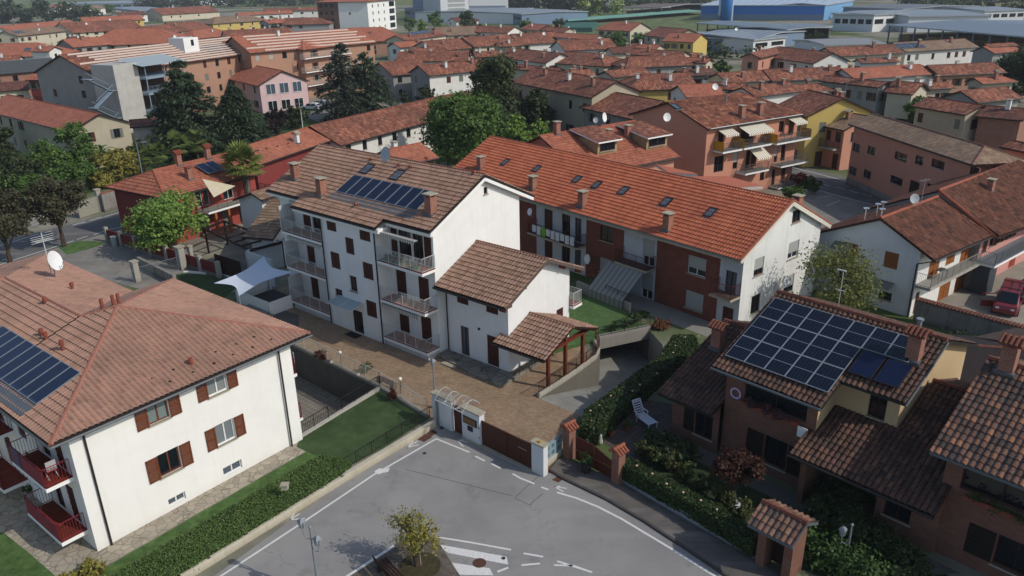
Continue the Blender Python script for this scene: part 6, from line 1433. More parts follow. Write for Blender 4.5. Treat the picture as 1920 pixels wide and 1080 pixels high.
# --- dormered lower house in front of it
dm = Hpx('dormered_house', 'bright orange roofed house with two tiled dormers, left of the balconied apartments', ZA(190, 570), ZA(1270, 398), ZA(1500, 862), 9.6, 'o', 't', .42, (0, 0), chim=0, floors=0, detail='hi', kw=HI, back=5)
_, n_, u_, v_ = roof_axes(dm.pl[0]); u_ = u_ if u_.x > 0 else -u_
def dormer(b, q0, q1, depth, label=None, h=1.5):
 """q0,q1 = px of the dormer front's left and right foot on the slope"""
 a, c = near(b, q0), near(b, q1); x0, x1 = a.x, c.x; y = (a.y+c.y)/2; z = (a.z+c.z)/2
 mb = MB(); mb.box(x0, x1, y, y+.15, z-.4, z+h)
 mb.face([(x0, y, z-.3), (x0, y, z+h), (x0, y+depth, z+h)]); mb.face([(x1, y, z-.3), (x1, y, z+h), (x1, y+depth, z+h)])
 o = mb.build('dormer', plaster('dormer_wall', '#9a8a66', .3), b.root)
 window(b.root, MF('F', y-.1), x0+.35, x1-.35, z+.35, z+h-.2, 'glass', depth=.1, simple=True)
 pl = [[(x0-.3, y-.5, z+h-.05), (x1+.3, y-.5, z+h-.05), (x1+.3, y+depth+1, z+h+.42*.35*(depth+1.5)), (x0-.3, y+depth+1, z+h+.42*.35*(depth+1.5))]]
 u = MB(); slab_under(u, pl[0], .14); r_ = u.build('dormer_roof', FASCIA, b.root); flat_plane('tile_slope', pl[0], RT['r'], r_)
dormer(dm, ZA(840, 790), ZA(1060, 750), 3.2); dormer(dm, ZA(1390, 735), ZA(1620, 690), 3.4)
for q, h in ((ZA(385, 545), 1.1), (ZA(965, 585), .7), (ZA(1180, 590), 1.2)): p = near(dm, q); chimney(dm.root, p.x, p.y, p.z, h, .55, .55)
p = near(dm, ZA(850, 500)); dish(dm.root, (p.x+.9, p.y, p.z+1.25), .5, (.4, -1, .2), .4, WHITEP); dish(dm.root, (p.x-.4, p.y, p.z+1.1), .28, (-1, -.7, .2), .4, WHITEP)
# flat canopy roofs just behind the long row
for lab, q in (('flat terracotta canopy roof with pale edge behind the left part of the long orange roof', [ZA(330, 690), ZA(760, 705), ZA(1110, 800), ZA(760, 800)]), ('flat terracotta canopy roof with pale edge behind the middle of the long orange roof', [ZB(0, 765), ZB(420, 860), ZB(470, 880), ZB(140, 860)]), ('flat terracotta canopy roof with pale edge behind the right part of the long orange roof', [ZB(380, 905), ZB(800, 900), ZB(1200, 1010), ZB(900, 1030)])):
 zz = 7.0; pts = [P(u, v, zz) for u, v in q]; c0 = pts[0]; mb = MB(); pp = [(p.x-c0.x, p.y-c0.y) for p in pts]; pp = pp if area2(pp) > 0 else pp[::-1]
 r_ = empty('canopy_roof', (c0.x, c0.y, 0), 0, lab, 'roof'); mb.prism(pp, zz-.03, zz); mb.build('covering', plain('flat_clay_cover', '#b0664c', .8, .1), r_); mb = MB(); mb.prism(pp, zz-.3, zz-.035); mb.build('slab', plain('pale_slab', '#c6c4ba', .7), r_)
 mb = MB(); [mb.box(p[0]*.9+.05, p[0]*.9+.25, p[1]*.9, p[1]*.9+.2, 0, zz-.3) for p in pp[:1]]; mb.build('column', WHITE, r_)
# --- yellow house and neighbours
yh = Hpx('yellow_house', 'yellow house with bright yellow gable wall between apartments and long pink building', Z3(700, 505), Z3(905, 552), Z3(745, 672), 9.2, 'r', 'y', .42, (0, 0), chim=1, floors=2, nw=2, wall2='y', wst=('shut',))
mw = Hpx('linking_wing', 'short pinkish wing with balcony between the yellow house and the long pink building', Z3(905, 628), Z3(1050, 655), Z3(850, 722), 7.0, 'b', 't', .36, chim=1, floors=2, nw=2, wst=('shut', 'glass'))
balcony(mw, .5, mw.W-.5, -1.1, -.002, 2.9, RAILD, floor=CONC, slab=CONC)
# --- red L-shaped house at the left
rh = Hpx('red_house', 'dark red house with orange hipped roof, solar collector and long balcony, behind the walnut tree', ZL(480, 268), ZL(1110, 122), ZL(900, 425), 6.9, 'o', 'r', .36, (1, 0), chim=0, floors=0, detail='hi', kw=HI, hipk=.5, cat='house')
rw_ = [(rh.W*x0, rh.W*x1, z0, z1, st, dict(fm=FRAMEW, sm=GREYSH, sill=False)) for x0, x1, z0, z1, st in ((.3, .36, 3.1, 4.9, 'glass'), (.38, .44, 3.1, 4.9, 'glass'), (.6, .72, 3.1, 4.9, 'glass'), (.88, .93, 3.1, 4.9, 'door'), (.3, .4, .1, 2.2, 'glass'), (.55, .65, .1, 2.2, 'door'), (.75, .9, .1, 2.4, 'glass'))]
rh.panel('L', -.02, [(.05, 0), (rh.D-.05, 0), (rh.D-.05, rh.tf-.1), (.05, rh.tf-.1)], WL['r'], wins=[(1.6, 2.7, 3.1, 4.6, 'open', dict(fm=FRAMEW, sm=GREYSH))])
REDR = plaster('bright_red_render', '#94453c', .15); front_wall_replace(rh, rw_, REDR)
for u, v in ((700, 205), (945, 150), (790, 340)):
 p = near(rh, ZL(u, v+(15 if u != 790 else 0))); chimney(rh.root, p.x, p.y, p.z, 1.1, .55, .55, REDBRICK, 'slab' if u == 790 else 'tile', TERRA)
collector_on(rh, (ZL(945, 320), ZL(1105, 285), ZL(850, 240)), 2, 1, plain('collector_navy', '#16223f', .25), 'solar_collector', .3)
balcony(rh, rh.W*.28, rh.W*1.05, -1.9, -.002, 2.9, RAILD, floor=CONC, slab=FASCIA)
mb = MB(); q = [near(rh, ZL(885, 345)), near(rh, ZL(1125, 390)), near(rh, ZL(935, 450))]; mb.face([(q[0].x, q[0].y-.2, q[0].z+.1), (q[1].x, -2.0, 4.9), (q[2].x, -2.2, 4.4)]); o = mb.build('shade_sail', plain('cream_canvas', '#c9bda0', .8), None, loc=rh.fr.W(0, 0), az=rh.fr.az); tag(o, 'small triangular cream shade sail at the red house eave', 'sun sail')
for x in (.35, .5, .66):
 mb = MB(); mb.box(rh.W*x, rh.W*x+.25, -1.85, -1.6, 0, 2.7); mb.build('post', plain('orange_post', '#a35a2c', .6), rh.root)
lw_ = Hpx('low_wing', 'low orange-brown roofed wing with red walls continuing the red house to the right', (427, 284), Z1(1745, 712), Z1(1620, 873), 6.8, 'o', 'r', .36, chim=1, floors=1, nw=4, wst=('glass', 'door'), cat='house')
for (u, v) in ((1450, 850), (1500, 838), (1560, 826), (1620, 812), (1680, 800)):
 p = near(lw_, Z1(u, v)); mb = MB(); mb.box(p.x-.2, p.x+.2, p.y-.05, p.y+.05, p.z, p.z+.12); mb.build('snow_guard', DKMETAL, lw_.root)
Hpx('stable_range', 'very long narrow range with old red roof and white wall by the big tree', Z1(1742, 710), Z2(560, 540), Z2(200, 765), 7.0, 'r', 'w', .42, chim=0, floors=2, nw=9, wst=('glass',), seed=2, back=4.5)
Hpx('stable_range', 'far end of the stable range, mostly hidden behind the tall dark ivy-covered tree', Z2(556, 541), Z2(1050, 460), Z2(950, 575), 6.9, 'r', 'b', .4, chim=0, floors=1, nw=3, back=4)
Hpx('small_house', 'small orange roofed house with big chimney just behind the white block ridge', Z2(235, 845), Z2(450, 803), Z2(470, 905), 7.0, 'o', 'k', .42, (0, 0), chim=1, floors=2, nw=1, back=3)
# brown roofed side wings of the white block
BWK = dict(HI)
sw1 = Hpx('side_wing', 'brown roofed low wing at the left end of the white three-storey block, nearer the pergola', (505, 375), (548, 402) if False else (560, 378), (500, 448), 5.2, 'b', 'w', .4, chim=0, floors=1, nw=2, detail='hi', kw=BWK, back=3, ov=.7)
mb = MB(); mb.box(.6, 1.9, sw1.sy+.3, sw1.sy+.9, sw1.hr-.5, sw1.hr+.75); mb.build('white_chimney', WHITE, sw1.root)
sw2 = Hpx('side_wing', 'second low brown roof stepping down beside the white sail and pergola', (470, 362), (530, 345), (455, 385), 5.6, 'b', 'w', .36, chim=0, floors=1, nw=2, detail='hi', kw=BWK, back=3)
# --- left of frame
T = [
 # name,label,r0,r1,e,hr,roof,wall,pitch,hips,floors,nw,chim,extra
 ('barn', 'long low barn with orange roof and beige gable behind the left garden', Z1(40, 532), Z1(560, 640), Z1(370, 738), 7.74, 'o', 'b', .42, (0, 0), 2, 8, 0, dict(wall2='b')),
 ('garage', 'white rendered garage with narrow tiled roof strip in front of the concrete stair tower', Z1(725, 676), Z1(930, 660), Z1(800, 712), 4.60, 'd', 'w', .3, (0, 0), 1, 3, 0, dict(back=3)),
 ('slate_roofed_house', 'house with dark grey slate roof and worn pinkish brick wall at the left edge', Z1(-60, 350), Z1(290, 325), Z1(120, 408), 8.27, 'S', 'k', .4, (0, 0), 2, 2, 0, {}),
 ('courtyard_house', 'cream low building below the slate roof at the left edge', Z1(-60, 470), Z1(160, 455), Z1(60, 510), 5.00, 'd', 'c', .3, (0, 0), 1, 2, 0, {}),
 ('small_red_house', 'narrow dark red house with orange roof against the big grey gable', Z1(200, 398), Z1(300, 398), Z1(240, 450), 7.50, 'o', 'r', .42, (0, 0), 2, 2, 0, {}),
 ('grand_house', 'large house with broad bright orange hipped roof above the striped roofs', Z1(640, 165), Z1(870, 158), Z1(780, 250), 10.23, 'o', 'c', .36, (.6, 1), 3, 6, 1, {}),
 ('grey_gabled_house', 'orange roofed house with plain grey gable left of the broad hipped orange roof', Z1(350, 222), Z1(590, 205), Z1(470, 263), 8.27, 'o', 'g', .4, (0, 0), 2, 4, 1, {}),
 ('arcaded_house', 'cream house with arched windows under a grey-brown roof with small solar panels', Z1(20, 175), Z1(300, 148), Z1(200, 194), 8.44, 'b', 'c', .36, (0, 0), 2, 7, 1, dict(pv=(Z1(90, 190), Z1(150, 186), Z1(90, 176)))),
 ('panel_roofed_house', 'orange roofed house carrying two blue panels near the left edge below the arcaded house', Z1(0, 245), Z1(210, 240), Z1(120, 320), 8.09, 'o', 'w', .4, (0, 1), 2, 3, 2, dict(pv=(Z1(130, 290), Z1(170, 286), Z1(130, 272)))),
 ('terrace_end', 'small orange roof with white gable right of the panel-roofed house at the left', Z1(200, 262), Z1(310, 262), Z1(260, 290), 7.92, 'o', 'w', .4, (0, 0), 2, 2, 1, {}),
 ('town_house', 'orange roof at the very left edge above the slate roof', Z1(-40, 318), Z1(120, 312), Z1(40, 345), 8.09, 'r', 'w', .4, (0, 0), 2, 3, 1, {}),
 ('town_house', 'long thin orange roof in front of the dark trees at the upper left', Z1(-20, 148), Z1(390, 112), Z1(180, 160), 8.27, 'o', 'w', .4, (0, 0), 2, 8, 3, {}),
 ('town_house', 'wide red-brown roof with two small dishes at the upper left', Z1(330, 130), Z1(740, 108), Z1(560, 178), 8.44, 'r', 'c', .38, (0, 0), 2, 8, 3, {}),
 ('town_house', 'orange roof with pale yellow end wall at the upper left', Z1(450, 98), Z1(790, 84), Z1(640, 118), 8.44, 'o', 'y', .4, (0, 0), 2, 6, 2, {}),
 ('town_hall', 'cream hall with three round windows and red roof', Z1(850, 48), Z1(1180, 32), Z1(1000, 80), 8.79, 'r', 'c', .42, (0, 0), 1, 0, 0, {}),
 ('yellow_town_house', 'yellow house with brown hipped roof right of the cream hall', Z1(1210, 96), Z1(1400, 85), Z1(1310, 128), 8.27, 'b', 'y', .4, (1, 1), 2, 5, 1, {}),
 ('town_house', 'rambling red roof between the cream hall and the striped roofs', Z1(780, 150), Z1(1120, 122), Z1(960, 185), 8.27, 'r', 'w', .4, (0, 0), 2, 6, 3, {}),
 ('town_house', 'hipped orange roof just above the white stair house', Z1(1080, 172), Z1(1210, 160), Z1(1180, 212), 8.44, 'o', 'c', .4, (1, .6), 2, 4, 1, {}),
 ('town_house', 'long red roof with many chimneys left of the white four-storey block', Z1(1250, 172), Z1(1630, 155), Z1(1450, 200), 8.27, 'r', 'c', .38, (0, 0), 2, 7, 4, {}),
 ('town_house', 'orange roof behind the yellow hipped house', Z1(1330, 72), Z1(1640, 60), Z1(1480, 82), 8.44, 'o', 'w', .4, (0, 0), 2, 6, 2, {}),
 ('town_house', 'brownish roof in front of the white four-storey block with a blue-shaded wall', Z1(1600, 102), Z1(1780, 98), Z1(1700, 138), 8.27, 'r', 'g', .38, (0, 1), 2, 4, 1, {}),
 ('town_house', 'pale roofed house right behind the yellow hipped house, with solar roof', Z1(1480, 48), Z1(1790, 40), Z1(1650, 62), 8.44, 'r', 'w', .4, (0, 0), 2, 5, 2, {}),
 ('small_white_house', 'small white gabled house before the far factory at the upper left', Z1(450, 35), Z1(555, 28), Z1(500, 52), 8.09, 'b', 'w', .45, (0, 0), 2, 2, 0, {}),
 ('town_house', 'orange roof beside the small white gabled house at the upper left', Z1(270, 30), Z1(400, 24), Z1(340, 45), 8.09, 'o', 'w', .4, (0, 0), 2, 4, 1, {}),
 ('pink_school', 'pink building with tall grey windows in its gable and a brown-red roof', Z1(1290, 340), Z1(1590, 398), Z1(1480, 492), 8.09, 'o', 'p', .45, (0, 0), 2, 5, 0, dict(sides='')),
 # middle
 ('apartment_house', 'orange rendered apartment house with hipped roof and rooftop water heater, right of the conifers', Z2(40, 158), Z2(230, 152), Z2(150, 236), 8.96, 'o', 'o', .36, (1, .7), 3, 4, 1, {}),
 ('farm_building', 'grey rendered farm building with red roof left of the white house with arched door', Z2(210, 352), Z2(440, 332), Z2(330, 422), 7.74, 'r', 'g', .4, (0, 0), 2, 3, 0, {}),
 ('white_farmhouse', 'white farmhouse with arched grey door and dark grey gable', Z2(430, 368), Z2(790, 335), Z2(620, 415), 7.81, 'r', 'w', .42, (0, 0), 2, 5, 2, dict(wall2='g')),
 ('town_house', 'sagging red roof in front of the white farmhouse ridge', Z2(320, 292), Z2(720, 285), Z2(520, 345), 7.92, 'r', 'w', .38, (0, 0), 2, 5, 3, {}),
 ('town_house', 'red roof with solar array right of the orange apartment house', Z2(300, 200), Z2(540, 170), Z2(420, 222), 7.92, 'r', 'c', .38, (0, 0), 2, 4, 2, dict(pv=(Z2(390, 200), Z2(520, 188), Z2(390, 182)))),
 ('town_house', 'old red roof in the middle distance beside the tall white chimney', Z2(450, 232), Z2(690, 212), Z2(580, 285), 7.92, 'r', 'c', .38, (0, 0), 2, 4, 2, {}),
 ('cream_long_house', 'long cream house with red roof and tall brick stack in the middle distance', Z2(680, 212), Z2(935, 193), Z2(800, 262), 8.09, 'r', 'c', .4, (0, 0), 2, 5, 2, {}),
 ('town_house', 'white walled house with red roof and white dish in the middle distance', Z2(950, 192), Z2(1215, 178), Z2(1130, 245), 8.09, 'r', 'w', .4, (0, 0), 2, 4, 2, {}),
 ('town_house', 'long roof stretching towards the field in the middle distance', Z2(1200, 182), Z2(1460, 198), Z2(1350, 220), 7.92, 'o', 'w', .35, (0, 0), 2, 5, 1, {}),
 ('town_house', 'flat brown-red roof behind the dark evergreen in the middle distance', Z2(520, 155), Z2(760, 145), Z2(620, 200), 8.09, 'b', 'c', .36, (0, 0), 2, 4, 2, {}),
 ('town_house', 'broad brown roof right of the dark evergreen below the white factory', Z2(760, 145), Z2(980, 150), Z2(880, 185), 8.09, 'r', 'w', .36, (0, 0), 2, 4, 2, {}),
 ('cottage', 'small orange roofed cream cottage below the white factory', Z2(1060, 132), Z2(1160, 140), Z2(1100, 172), 7.92, 'o', 'c', .42, (0, 0), 2, 2, 1, {}),
 ('town_house', 'large dark red roof left of the cream hipped house', Z2(950, 268), Z2(1240, 300), Z2(1060, 345), 8.09, 'r', 'w', .4, (0, 0), 2, 5, 2, {}),
 ('town_house', 'wide old roof behind the cream hipped house', Z2(1210, 228), Z2(1510, 215), Z2(1400, 280), 8.09, 'r', 'w', .38, (0, 0), 2, 5, 2, {}),
 ('cream_hipped_house', 'cream house with hipped red roof and pale wall, centre right of the old town', Z2(1280, 290), Z2(1450, 300), Z2(1330, 365), 8.09, 'r', 'c', .36, (.8, 1), 2, 5, 2, {}),
 ('town_house', 'row of old red roofs right of the cream hipped house', Z2(1620, 322), Z2(1930, 308), Z2(1780, 375), 7.92, 'r', 'g', .38, (.6, 0), 2, 5, 2, {}),
 ('great_barn', 'huge beige barn with weathered red roof behind the dark green trees', Z2(1090, 380), Z2(1555, 455), Z2(1250, 520), 9.77, 'r', 'b', .42, (0, 0), 2, 6, 3, dict(seed=3)),
 ('yellow_farmhouse', 'pale yellow farmhouse with hipped old roof right of the huge beige barn', Z2(1700, 418), Z2(1960, 410), Z2(1780, 505), 8.09, 'r', 'y', .38, (.8, 0), 2, 4, 2, {}),
 ('hipped_house', 'patchwork orange roofed house with lilac-grey gable behind the dormered house', Z2(1545, 520), Z2(1815, 570), Z2(1500, 640), 8.02, 'r', 'g', .38, (.4, 0), 2, 3, 0, {}),
 ('farmhouse_far', 'farmhouse with open veranda and cream gable at the field edge', Z2(1530, 122), Z2(1690, 128), Z2(1600, 175), 8.44, 'o', 'c', .42, (.5, 0), 2, 4, 1, {}),
 ('farm_outbuilding', 'red roofed outbuilding right of the farmhouse with veranda', Z2(1790, 150), Z2(1960, 165), Z2(1850, 215), 8.09, 'r', 'b', .38, (0, 0), 2, 3, 0, {}),
 ('town_house', 'low red roof behind the two round green trees', Z2(1640, 272), Z2(1940, 290), Z2(1800, 318), 7.92, 'r', 'c', .34, (0, 0), 2, 4, 1, {}),
 # right
 ('white_gabled_house', 'house with large white gable and red roof before the industrial sheds', Z3(545, 262), Z3(848, 298), Z3(640, 345), 8.27, 'r', 'w', .4, (0, 0), 2, 4, 1, dict(wall2='w')),
 ('pinkish_house', 'pinkish house joined to the left of the large white gable', Z3(380, 300), Z3(540, 262), Z3(430, 330), 8.09, 'r', 't', .4, (0, 0), 2, 3, 1, {}),
 ('town_house', 'long red roof with cream walls right of the large white gable', Z3(800, 268), Z3(1185, 250), Z3(1110, 305), 8.27, 'r', 'c', .38, (0, 0), 2, 6, 1, {}),
 ('white_long_house', 'long white house with brown roof and solar array in front of the dark shed', Z3(1180, 242), Z3(1590, 218), Z3(1400, 283), 8.27, 'b', 'w', .38, (0, 0), 2, 9, 2, dict(pv=(Z3(1225, 278), Z3(1370, 268), Z3(1210, 248)), wst=('shut', 'glass'))),
 ('grey_barn', 'grey gabled barn left of the big dark tree at the right edge', Z3(1690, 262), Z3(1850, 250), Z3(1760, 300), 8.09, 'o', 'g', .42, (0, 0), 1, 2, 0, {}),
 ('town_house', 'old red roof behind the grey barn at the right edge', Z3(1700, 250), Z3(1860, 240), Z3(1780, 262), 8.44, 'r', 'g', .36, (0, 0), 2, 3, 0, {}),
 ('town_house', 'faded red roof with television aerial left of the balconied apartments ridge', Z3(190, 412), Z3(440, 395), Z3(350, 462), 7.92, 'r', 'c', .38, (0, 0), 2, 4, 1, {}),
 ('town_house', 'long dark red roof above the solar-roofed white balcony house', Z3(450, 392), Z3(885, 376), Z3(680, 450), 8.02, 'r', 'c', .38, (0, 0), 2, 7, 2, dict(wst=('shut',))),
 ('orange_long_house', 'long bright orange roof with white end right of the dark red roof', Z3(895, 388), Z3(1330, 362), Z3(1200, 432), 8.02, 'o', 'w', .38, (0, .5), 2, 6, 2, {}),
 ('shuttered_orange_house', 'orange walled house with pale green shutters near the big dark tree', Z3(1372, 368), Z3(1750, 352), Z3(1600, 418), 7.95, 'r', 'o', .38, (0, 0), 2, 5, 1, {}),
 ('courtyard_terrace', 'shabby terrace with washing and a blue panel on its roof', Z3(810, 425), Z3(1150, 462), Z3(950, 475), 7.81, 'r', 'g', .36, (0, 0), 2, 5, 1, dict(pv=(Z3(1040, 478), Z3(1060, 478), Z3(1000, 442)) and None)),
 ('courtyard_house', 'house with cream gable and tall square chimney right of the shabby terrace', Z3(1190, 455), Z3(1355, 468), Z3(1180, 522), 7.88, 'r', 'c', .42, (0, 0), 2, 2, 2, {}),
 ('town_house', 'flat old roof with skylights behind the balconied apartments', Z3(330, 492), Z3(600, 462), Z3(540, 530), 7.88, 'r', 'w', .34, (0, 0), 2, 3, 2, {}),
 ('old_gabled_house', 'old house with small white dormer gable and clustered chimneys next to the yellow house', Z3(640, 555), Z3(900, 540), Z3(720, 600), 7.95, 'r', 'w', .4, (0, 0), 2, 2, 3, {}),
 ('barn', 'isolated red gabled roof below the big dark tree at the right', Z3(1560, 512), Z3(1820, 488), Z3(1760, 568), 7.50, 'r', 'g', .4, (0, 0), 1, 3, 0, {}),
 ('open_shed', 'long old tiled shed with dark open bays at the right edge', Z3(1690, 592), Z3(1960, 615), Z3(1800, 668), 7.50, 'd', 'k', .36, (0, 0), 1, 0, 1, {}),
 ('courtyard_range', 'old tiled range with a large blue panel above two round trees at the right', Z3(1380, 545), Z3(1690, 592), Z3(1500, 632), 7.67, 'r', 'b', .36, (0, 0), 2, 4, 0, dict(pv=(Z3(1480, 602), Z3(1540, 580), Z3(1445, 570)) and None)),
 ('town_house', 'reddish roof corner behind the farmhouse veranda at the field edge', Z2(1850, 185), Z3(110, 190), Z3(-40, 235), 8.09, 'o', 'y', .38, (0, 0), 2, 4, 1, {}),
 ('stone_walled_barn', 'barn with pale wall at centre right next to the allotment garden', Z3(-80, 290), Z3(110, 300), Z3(20, 350), 7.00, 'o', 'b', .4, (0, 0), 1, 2, 0, {}),
 ('town_house', 'red roof right behind the long pink building at the right edge', Z3(1850, 790), Z3(2000, 820), Z3(1900, 850), 7.74, 'r', 't', .36, (0, 0), 2, 2, 0, {}),
 ('town_house', 'narrow red roof tucked between the beige barn and the yellow farmhouse', Z2(1480, 400), Z2(1700, 380), Z2(1600, 430), 7.74, 'r', 'c', .36, (0, 0), 2, 3, 1, {}),
 ('town_house', 'weathered roof directly above the huge beige barn', Z2(960, 360), Z2(1240, 385), Z2(1100, 400), 7.95, 'r', 'c', .36, (0, 0), 2, 3, 1, {}),
 ('town_house', 'orange tiled lean roof left of the balconied apartments ridge', Z3(-30, 480), Z3(190, 470), Z3(100, 545), 7.95, 'o', 'w', .36, (0, 0), 2, 3, 0, {}),
 ('town_house', 'old roof with small television mast between the orange lean roof and the skylit roof', Z3(150, 462), Z3(360, 470), Z3(260, 505), 7.88, 'r', 'w', .34, (0, 0), 2, 3, 1, {}),
]
RT['S'] = plain('dark_slate_roof', '#4a4f50', .7, .25, 1.0); CAPM['S'] = LEAD
for (nm, lab, r0, r1, e_, hr_, rm, wm, pt, hp_, fl_, nw_, ch_, ex) in T:
 ex = dict(ex); pv_ = ex.pop('pv', None)
 b_ = Hpx(nm, lab, r0, r1, e_, hr_, rm, wm, pt, hp_, chim=ch_, floors=fl_, nw=nw_, **ex)
 if pv_: collector_on(b_, pv_, 4, 2)
 if nm == 'pink_school':
  mf = MF('R', b_.W)
  for i in range(3):
   c_ = b_.D*(.22+.28*i); window(b_.root, mf, c_-1.0, c_+1.0, 3.6, 5.7, 'glass', fm=FRAMEW, gm=GLASSB, depth=.0, simple=True); window(b_.root, mf, c_-1.0, c_+1.0, .3, 2.3, 'glass', fm=FRAMEW, depth=.0, simple=True)
 if nm == 'town_hall':
  for fx in (.15, .3, .62):
   mb = MB(); mb.lathe([(0, .02), (.7, .02), (.7, 0)], n=16); o = mb.build('round_window', GLASS, b_.root, loc=(b_.W*fx, -.02, b_.tf*.62)); o.rotation_euler = (math.pi/2, 0, 0)
FILL = [
 (Z1, (120, 132), (300, 122), (200, 152), 'low red roof peeking out behind the arcaded cream house'), (Z1, (640, 70), (800, 62), (700, 88), 'red roof between the cream hall and the pale yellow end wall'),
 (Z1, (1480, 112), (1620, 104), (1540, 132), 'red roof behind the brownish roof near the tower block'), (Z1, (930, 128), (1090, 120), (1000, 146), 'red roof just below the three round windows of the cream hall'),
 (Z1, (980, 212), (1090, 203), (1030, 232), 'little red roof at the left foot of the white stair house'), (Z1, (380, 208), (470, 202), (420, 228), 'little roof in front of the wide red-brown roof at the upper left'),
 (Z2, (290, 240), (440, 228), (360, 266), 'red roof right below the rooftop water heater'), (Z2, (740, 292), (880, 286), (800, 322), 'red roof behind the top of the dark egg-shaped tree'),
 (Z2, (870, 238), (1010, 232), (930, 262), 'red roof beside the tall brick stack of the long cream house'), (Z2, (1500, 268), (1640, 262), (1560, 300), 'old roof left of the pair of round green trees'),
 (Z2, (1640, 244), (1800, 252), (1700, 276), 'old roof under the pair of round green trees'), (Z2, (1250, 402), (1400, 390), (1320, 432), 'roof between the cream hipped house and the beige barn'),
 (Z2, (380, 268), (560, 262), (470, 300), 'sagging roof behind the grey rendered farm building'), (Z2, (1130, 305), (1230, 300), (1180, 335), 'small roof left of the cream hipped house chimney'),
 (Z3, (10, 322), (160, 330), (80, 352), 'roof beside the allotment garden, nearer the apartments'), (Z3, (560, 482), (760, 472), (660, 520), 'roof with chimneys behind the old gabled house by the yellow gable'),
 (Z3, (980, 332), (1200, 324), (1090, 352), 'red roof in front of the long cream walled house right of the white gable'), (Z3, (-40, 395), (170, 386), (70, 425), 'old roof above the orange lean roof of the apartments'),
 (Z3, (1640, 440), (1800, 430), (1720, 470), 'red roof left of the huge dark tree trunk'), (Z3, (1330, 470), (1500, 462), (1410, 500), 'old roof between the courtyard house and the shuttered orange house'),
 (Z2, (1150, 150), (1290, 158), (1220, 178), 'small orange roof right of the cream cottage'), (Z2, (620, 100), (720, 95), (670, 120), 'dull roof at the foot of the louvred grain store')]
for k, (Zf, r0, r1, e_, lab) in enumerate(FILL):
 Hpx('town_house', lab, Zf(*r0), Zf(*r1), Zf(*e_), 7.3, 'rdor'[k % 4], 'cwgbc'[k % 5], .38, (0, (k % 3 == 0)*.8), chim=1+k % 3, floors=2, nw=3, seed=k)
# --- two big residential buildings with pale snow rails on the roofs
def rails_roof(b, n=7, m=None, seed=1):
 rng = random.Random(seed); _, nn, u, v = roof_axes(b.pl[0]); u = u if u.x > 0 else -u; o0 = Vector(b.pl[0][0]); L = (Vector(b.pl[0][1])-o0).length; H = (Vector(b.pl[0][3])-o0).dot(v)
 for i in range(n):
  mb = MB(); t = H*(i+.35)/n; mb.bar(o0+v*t+u*L*rng.uniform(.0, .12)+nn*.22, o0+v*t+u*L*rng.uniform(.88, 1)+nn*.22, .14, .3); mb.build('snow_rail', plain('pale_rail_metal', '#c9b8ac', .6), b.root)
g1 = Hpx('care_home', 'large building with pale snow rails across its red roof and a bare grey gable', Z1(330, 310), Z1(1290, 208), Z1(900, 372), 13.5, 'r', 'o', .42, (0, 0), chim=0, floors=4, nw=12, wall2='g', sides='LR', wst=('shut', 'glass'))
rails_roof(g1, 9); collector_on(g1, (Z1(1180, 305), Z1(1345, 288), Z1(1130, 262)), 8, 2, PV)
g2 = Hpx('care_home', 'second large building with pale snow rails, orange walls and stacked balconies', Z1(1300, 206), Z1(2010, 158), Z1(1700, 275), 14.0, 'o', 'o', .42, (0, 0), chim=1, floors=4, nw=10, wst=('blind', 'glass'))
rails_roof(g2, 6, seed=2)
pr = [near(g1, Z1(1020, 290)), near(g1, Z1(1100, 285))]; mb = MB(); mb.box(pr[0].x, pr[1].x+.5, pr[0].y-1, pr[0].y+3, pr[0].z-2, pr[0].z+2.6); mb.build('roof_stair_house', WHITE, g1.root); mb = MB(); mb.box(pr[0].x+2, pr[0].x+2.8, pr[0].y-1.03, pr[0].y-1, pr[0].z+1, pr[0].z+2.2); mb.build('window', GLASS, g1.root)
pj = Hpx('balcony_tower', 'projecting orange block with stacked white balconies in front of the second striped roof', Z1(1700, 225), Z1(1800, 215), Z1(1760, 275), 12.5, 'o', 'o', .4, (1, 1), chim=0, floors=4, nw=2, cat='apartment block', back=3)
for z in (3, 6, 9): balcony(pj, -1, pj.W+1, -1.4, -.002, z, plain('pale_balcony_panel', '#c9c4ba', .7), slab=FASCIA)
# concrete stair tower with glazed terraces
xs_ = g1.fr.F(*Z1(628, 405), -5)[0]; xe_ = g1.fr.F(*Z1(770, 420), -5)[0]; xt_ = g1.fr.F(*Z1(1015, 500), -5)[0]; th_ = 12.0
st = Bld('stair_tower', 'bare concrete stair tower with steel fire stairs and glass-roofed terraces', 'tower', tuple(g1.fr.W(xs_, -5.5))[:2], g1.fr.az)
TW = xe_-xs_; TE = max(5, xt_-xe_); mb = MB(); mb.box(0, TW, 0, 5.4, 0, th_); mb.build('tower_shaft', plaster('pale_concrete', '#b0aea8', .5), st.root); SB = plain('blue_grey_steel', '#7f8f9c', .5)
for k, z in enumerate((3.2, 6.6, 9.4)):
 mb = MB(); mb.box(TW, TW+TE, -1.5, 4, z-.4, z); o = mb.build('terrace_slab', SB, st.root)
 if k != 2: railing(o, [Vector((TW, -1.4, z)), Vector((TW+TE-.1, -1.4, z)), Vector((TW+TE-.1, 3.9, z))], 1.1, SB, .25)
for x in (TW+.3, TW+TE*.5, TW+TE-.3): mb = MB(); mb.tube([(x, -1.3, 0), (x, -1.3, th_-.5)], .1, 6); mb.build('column', SB, st.root)
mb = MB(); mb.face([(TW-1, -2.2, th_-.6), (TW+TE+.3, -2.2, th_-.6), (TW+TE+.3, 4, th_+.5), (TW-1, 4, th_+.5)]); mb.build('glass_roof', glass('milky_glass', '#9aa39f', .3), st.root)
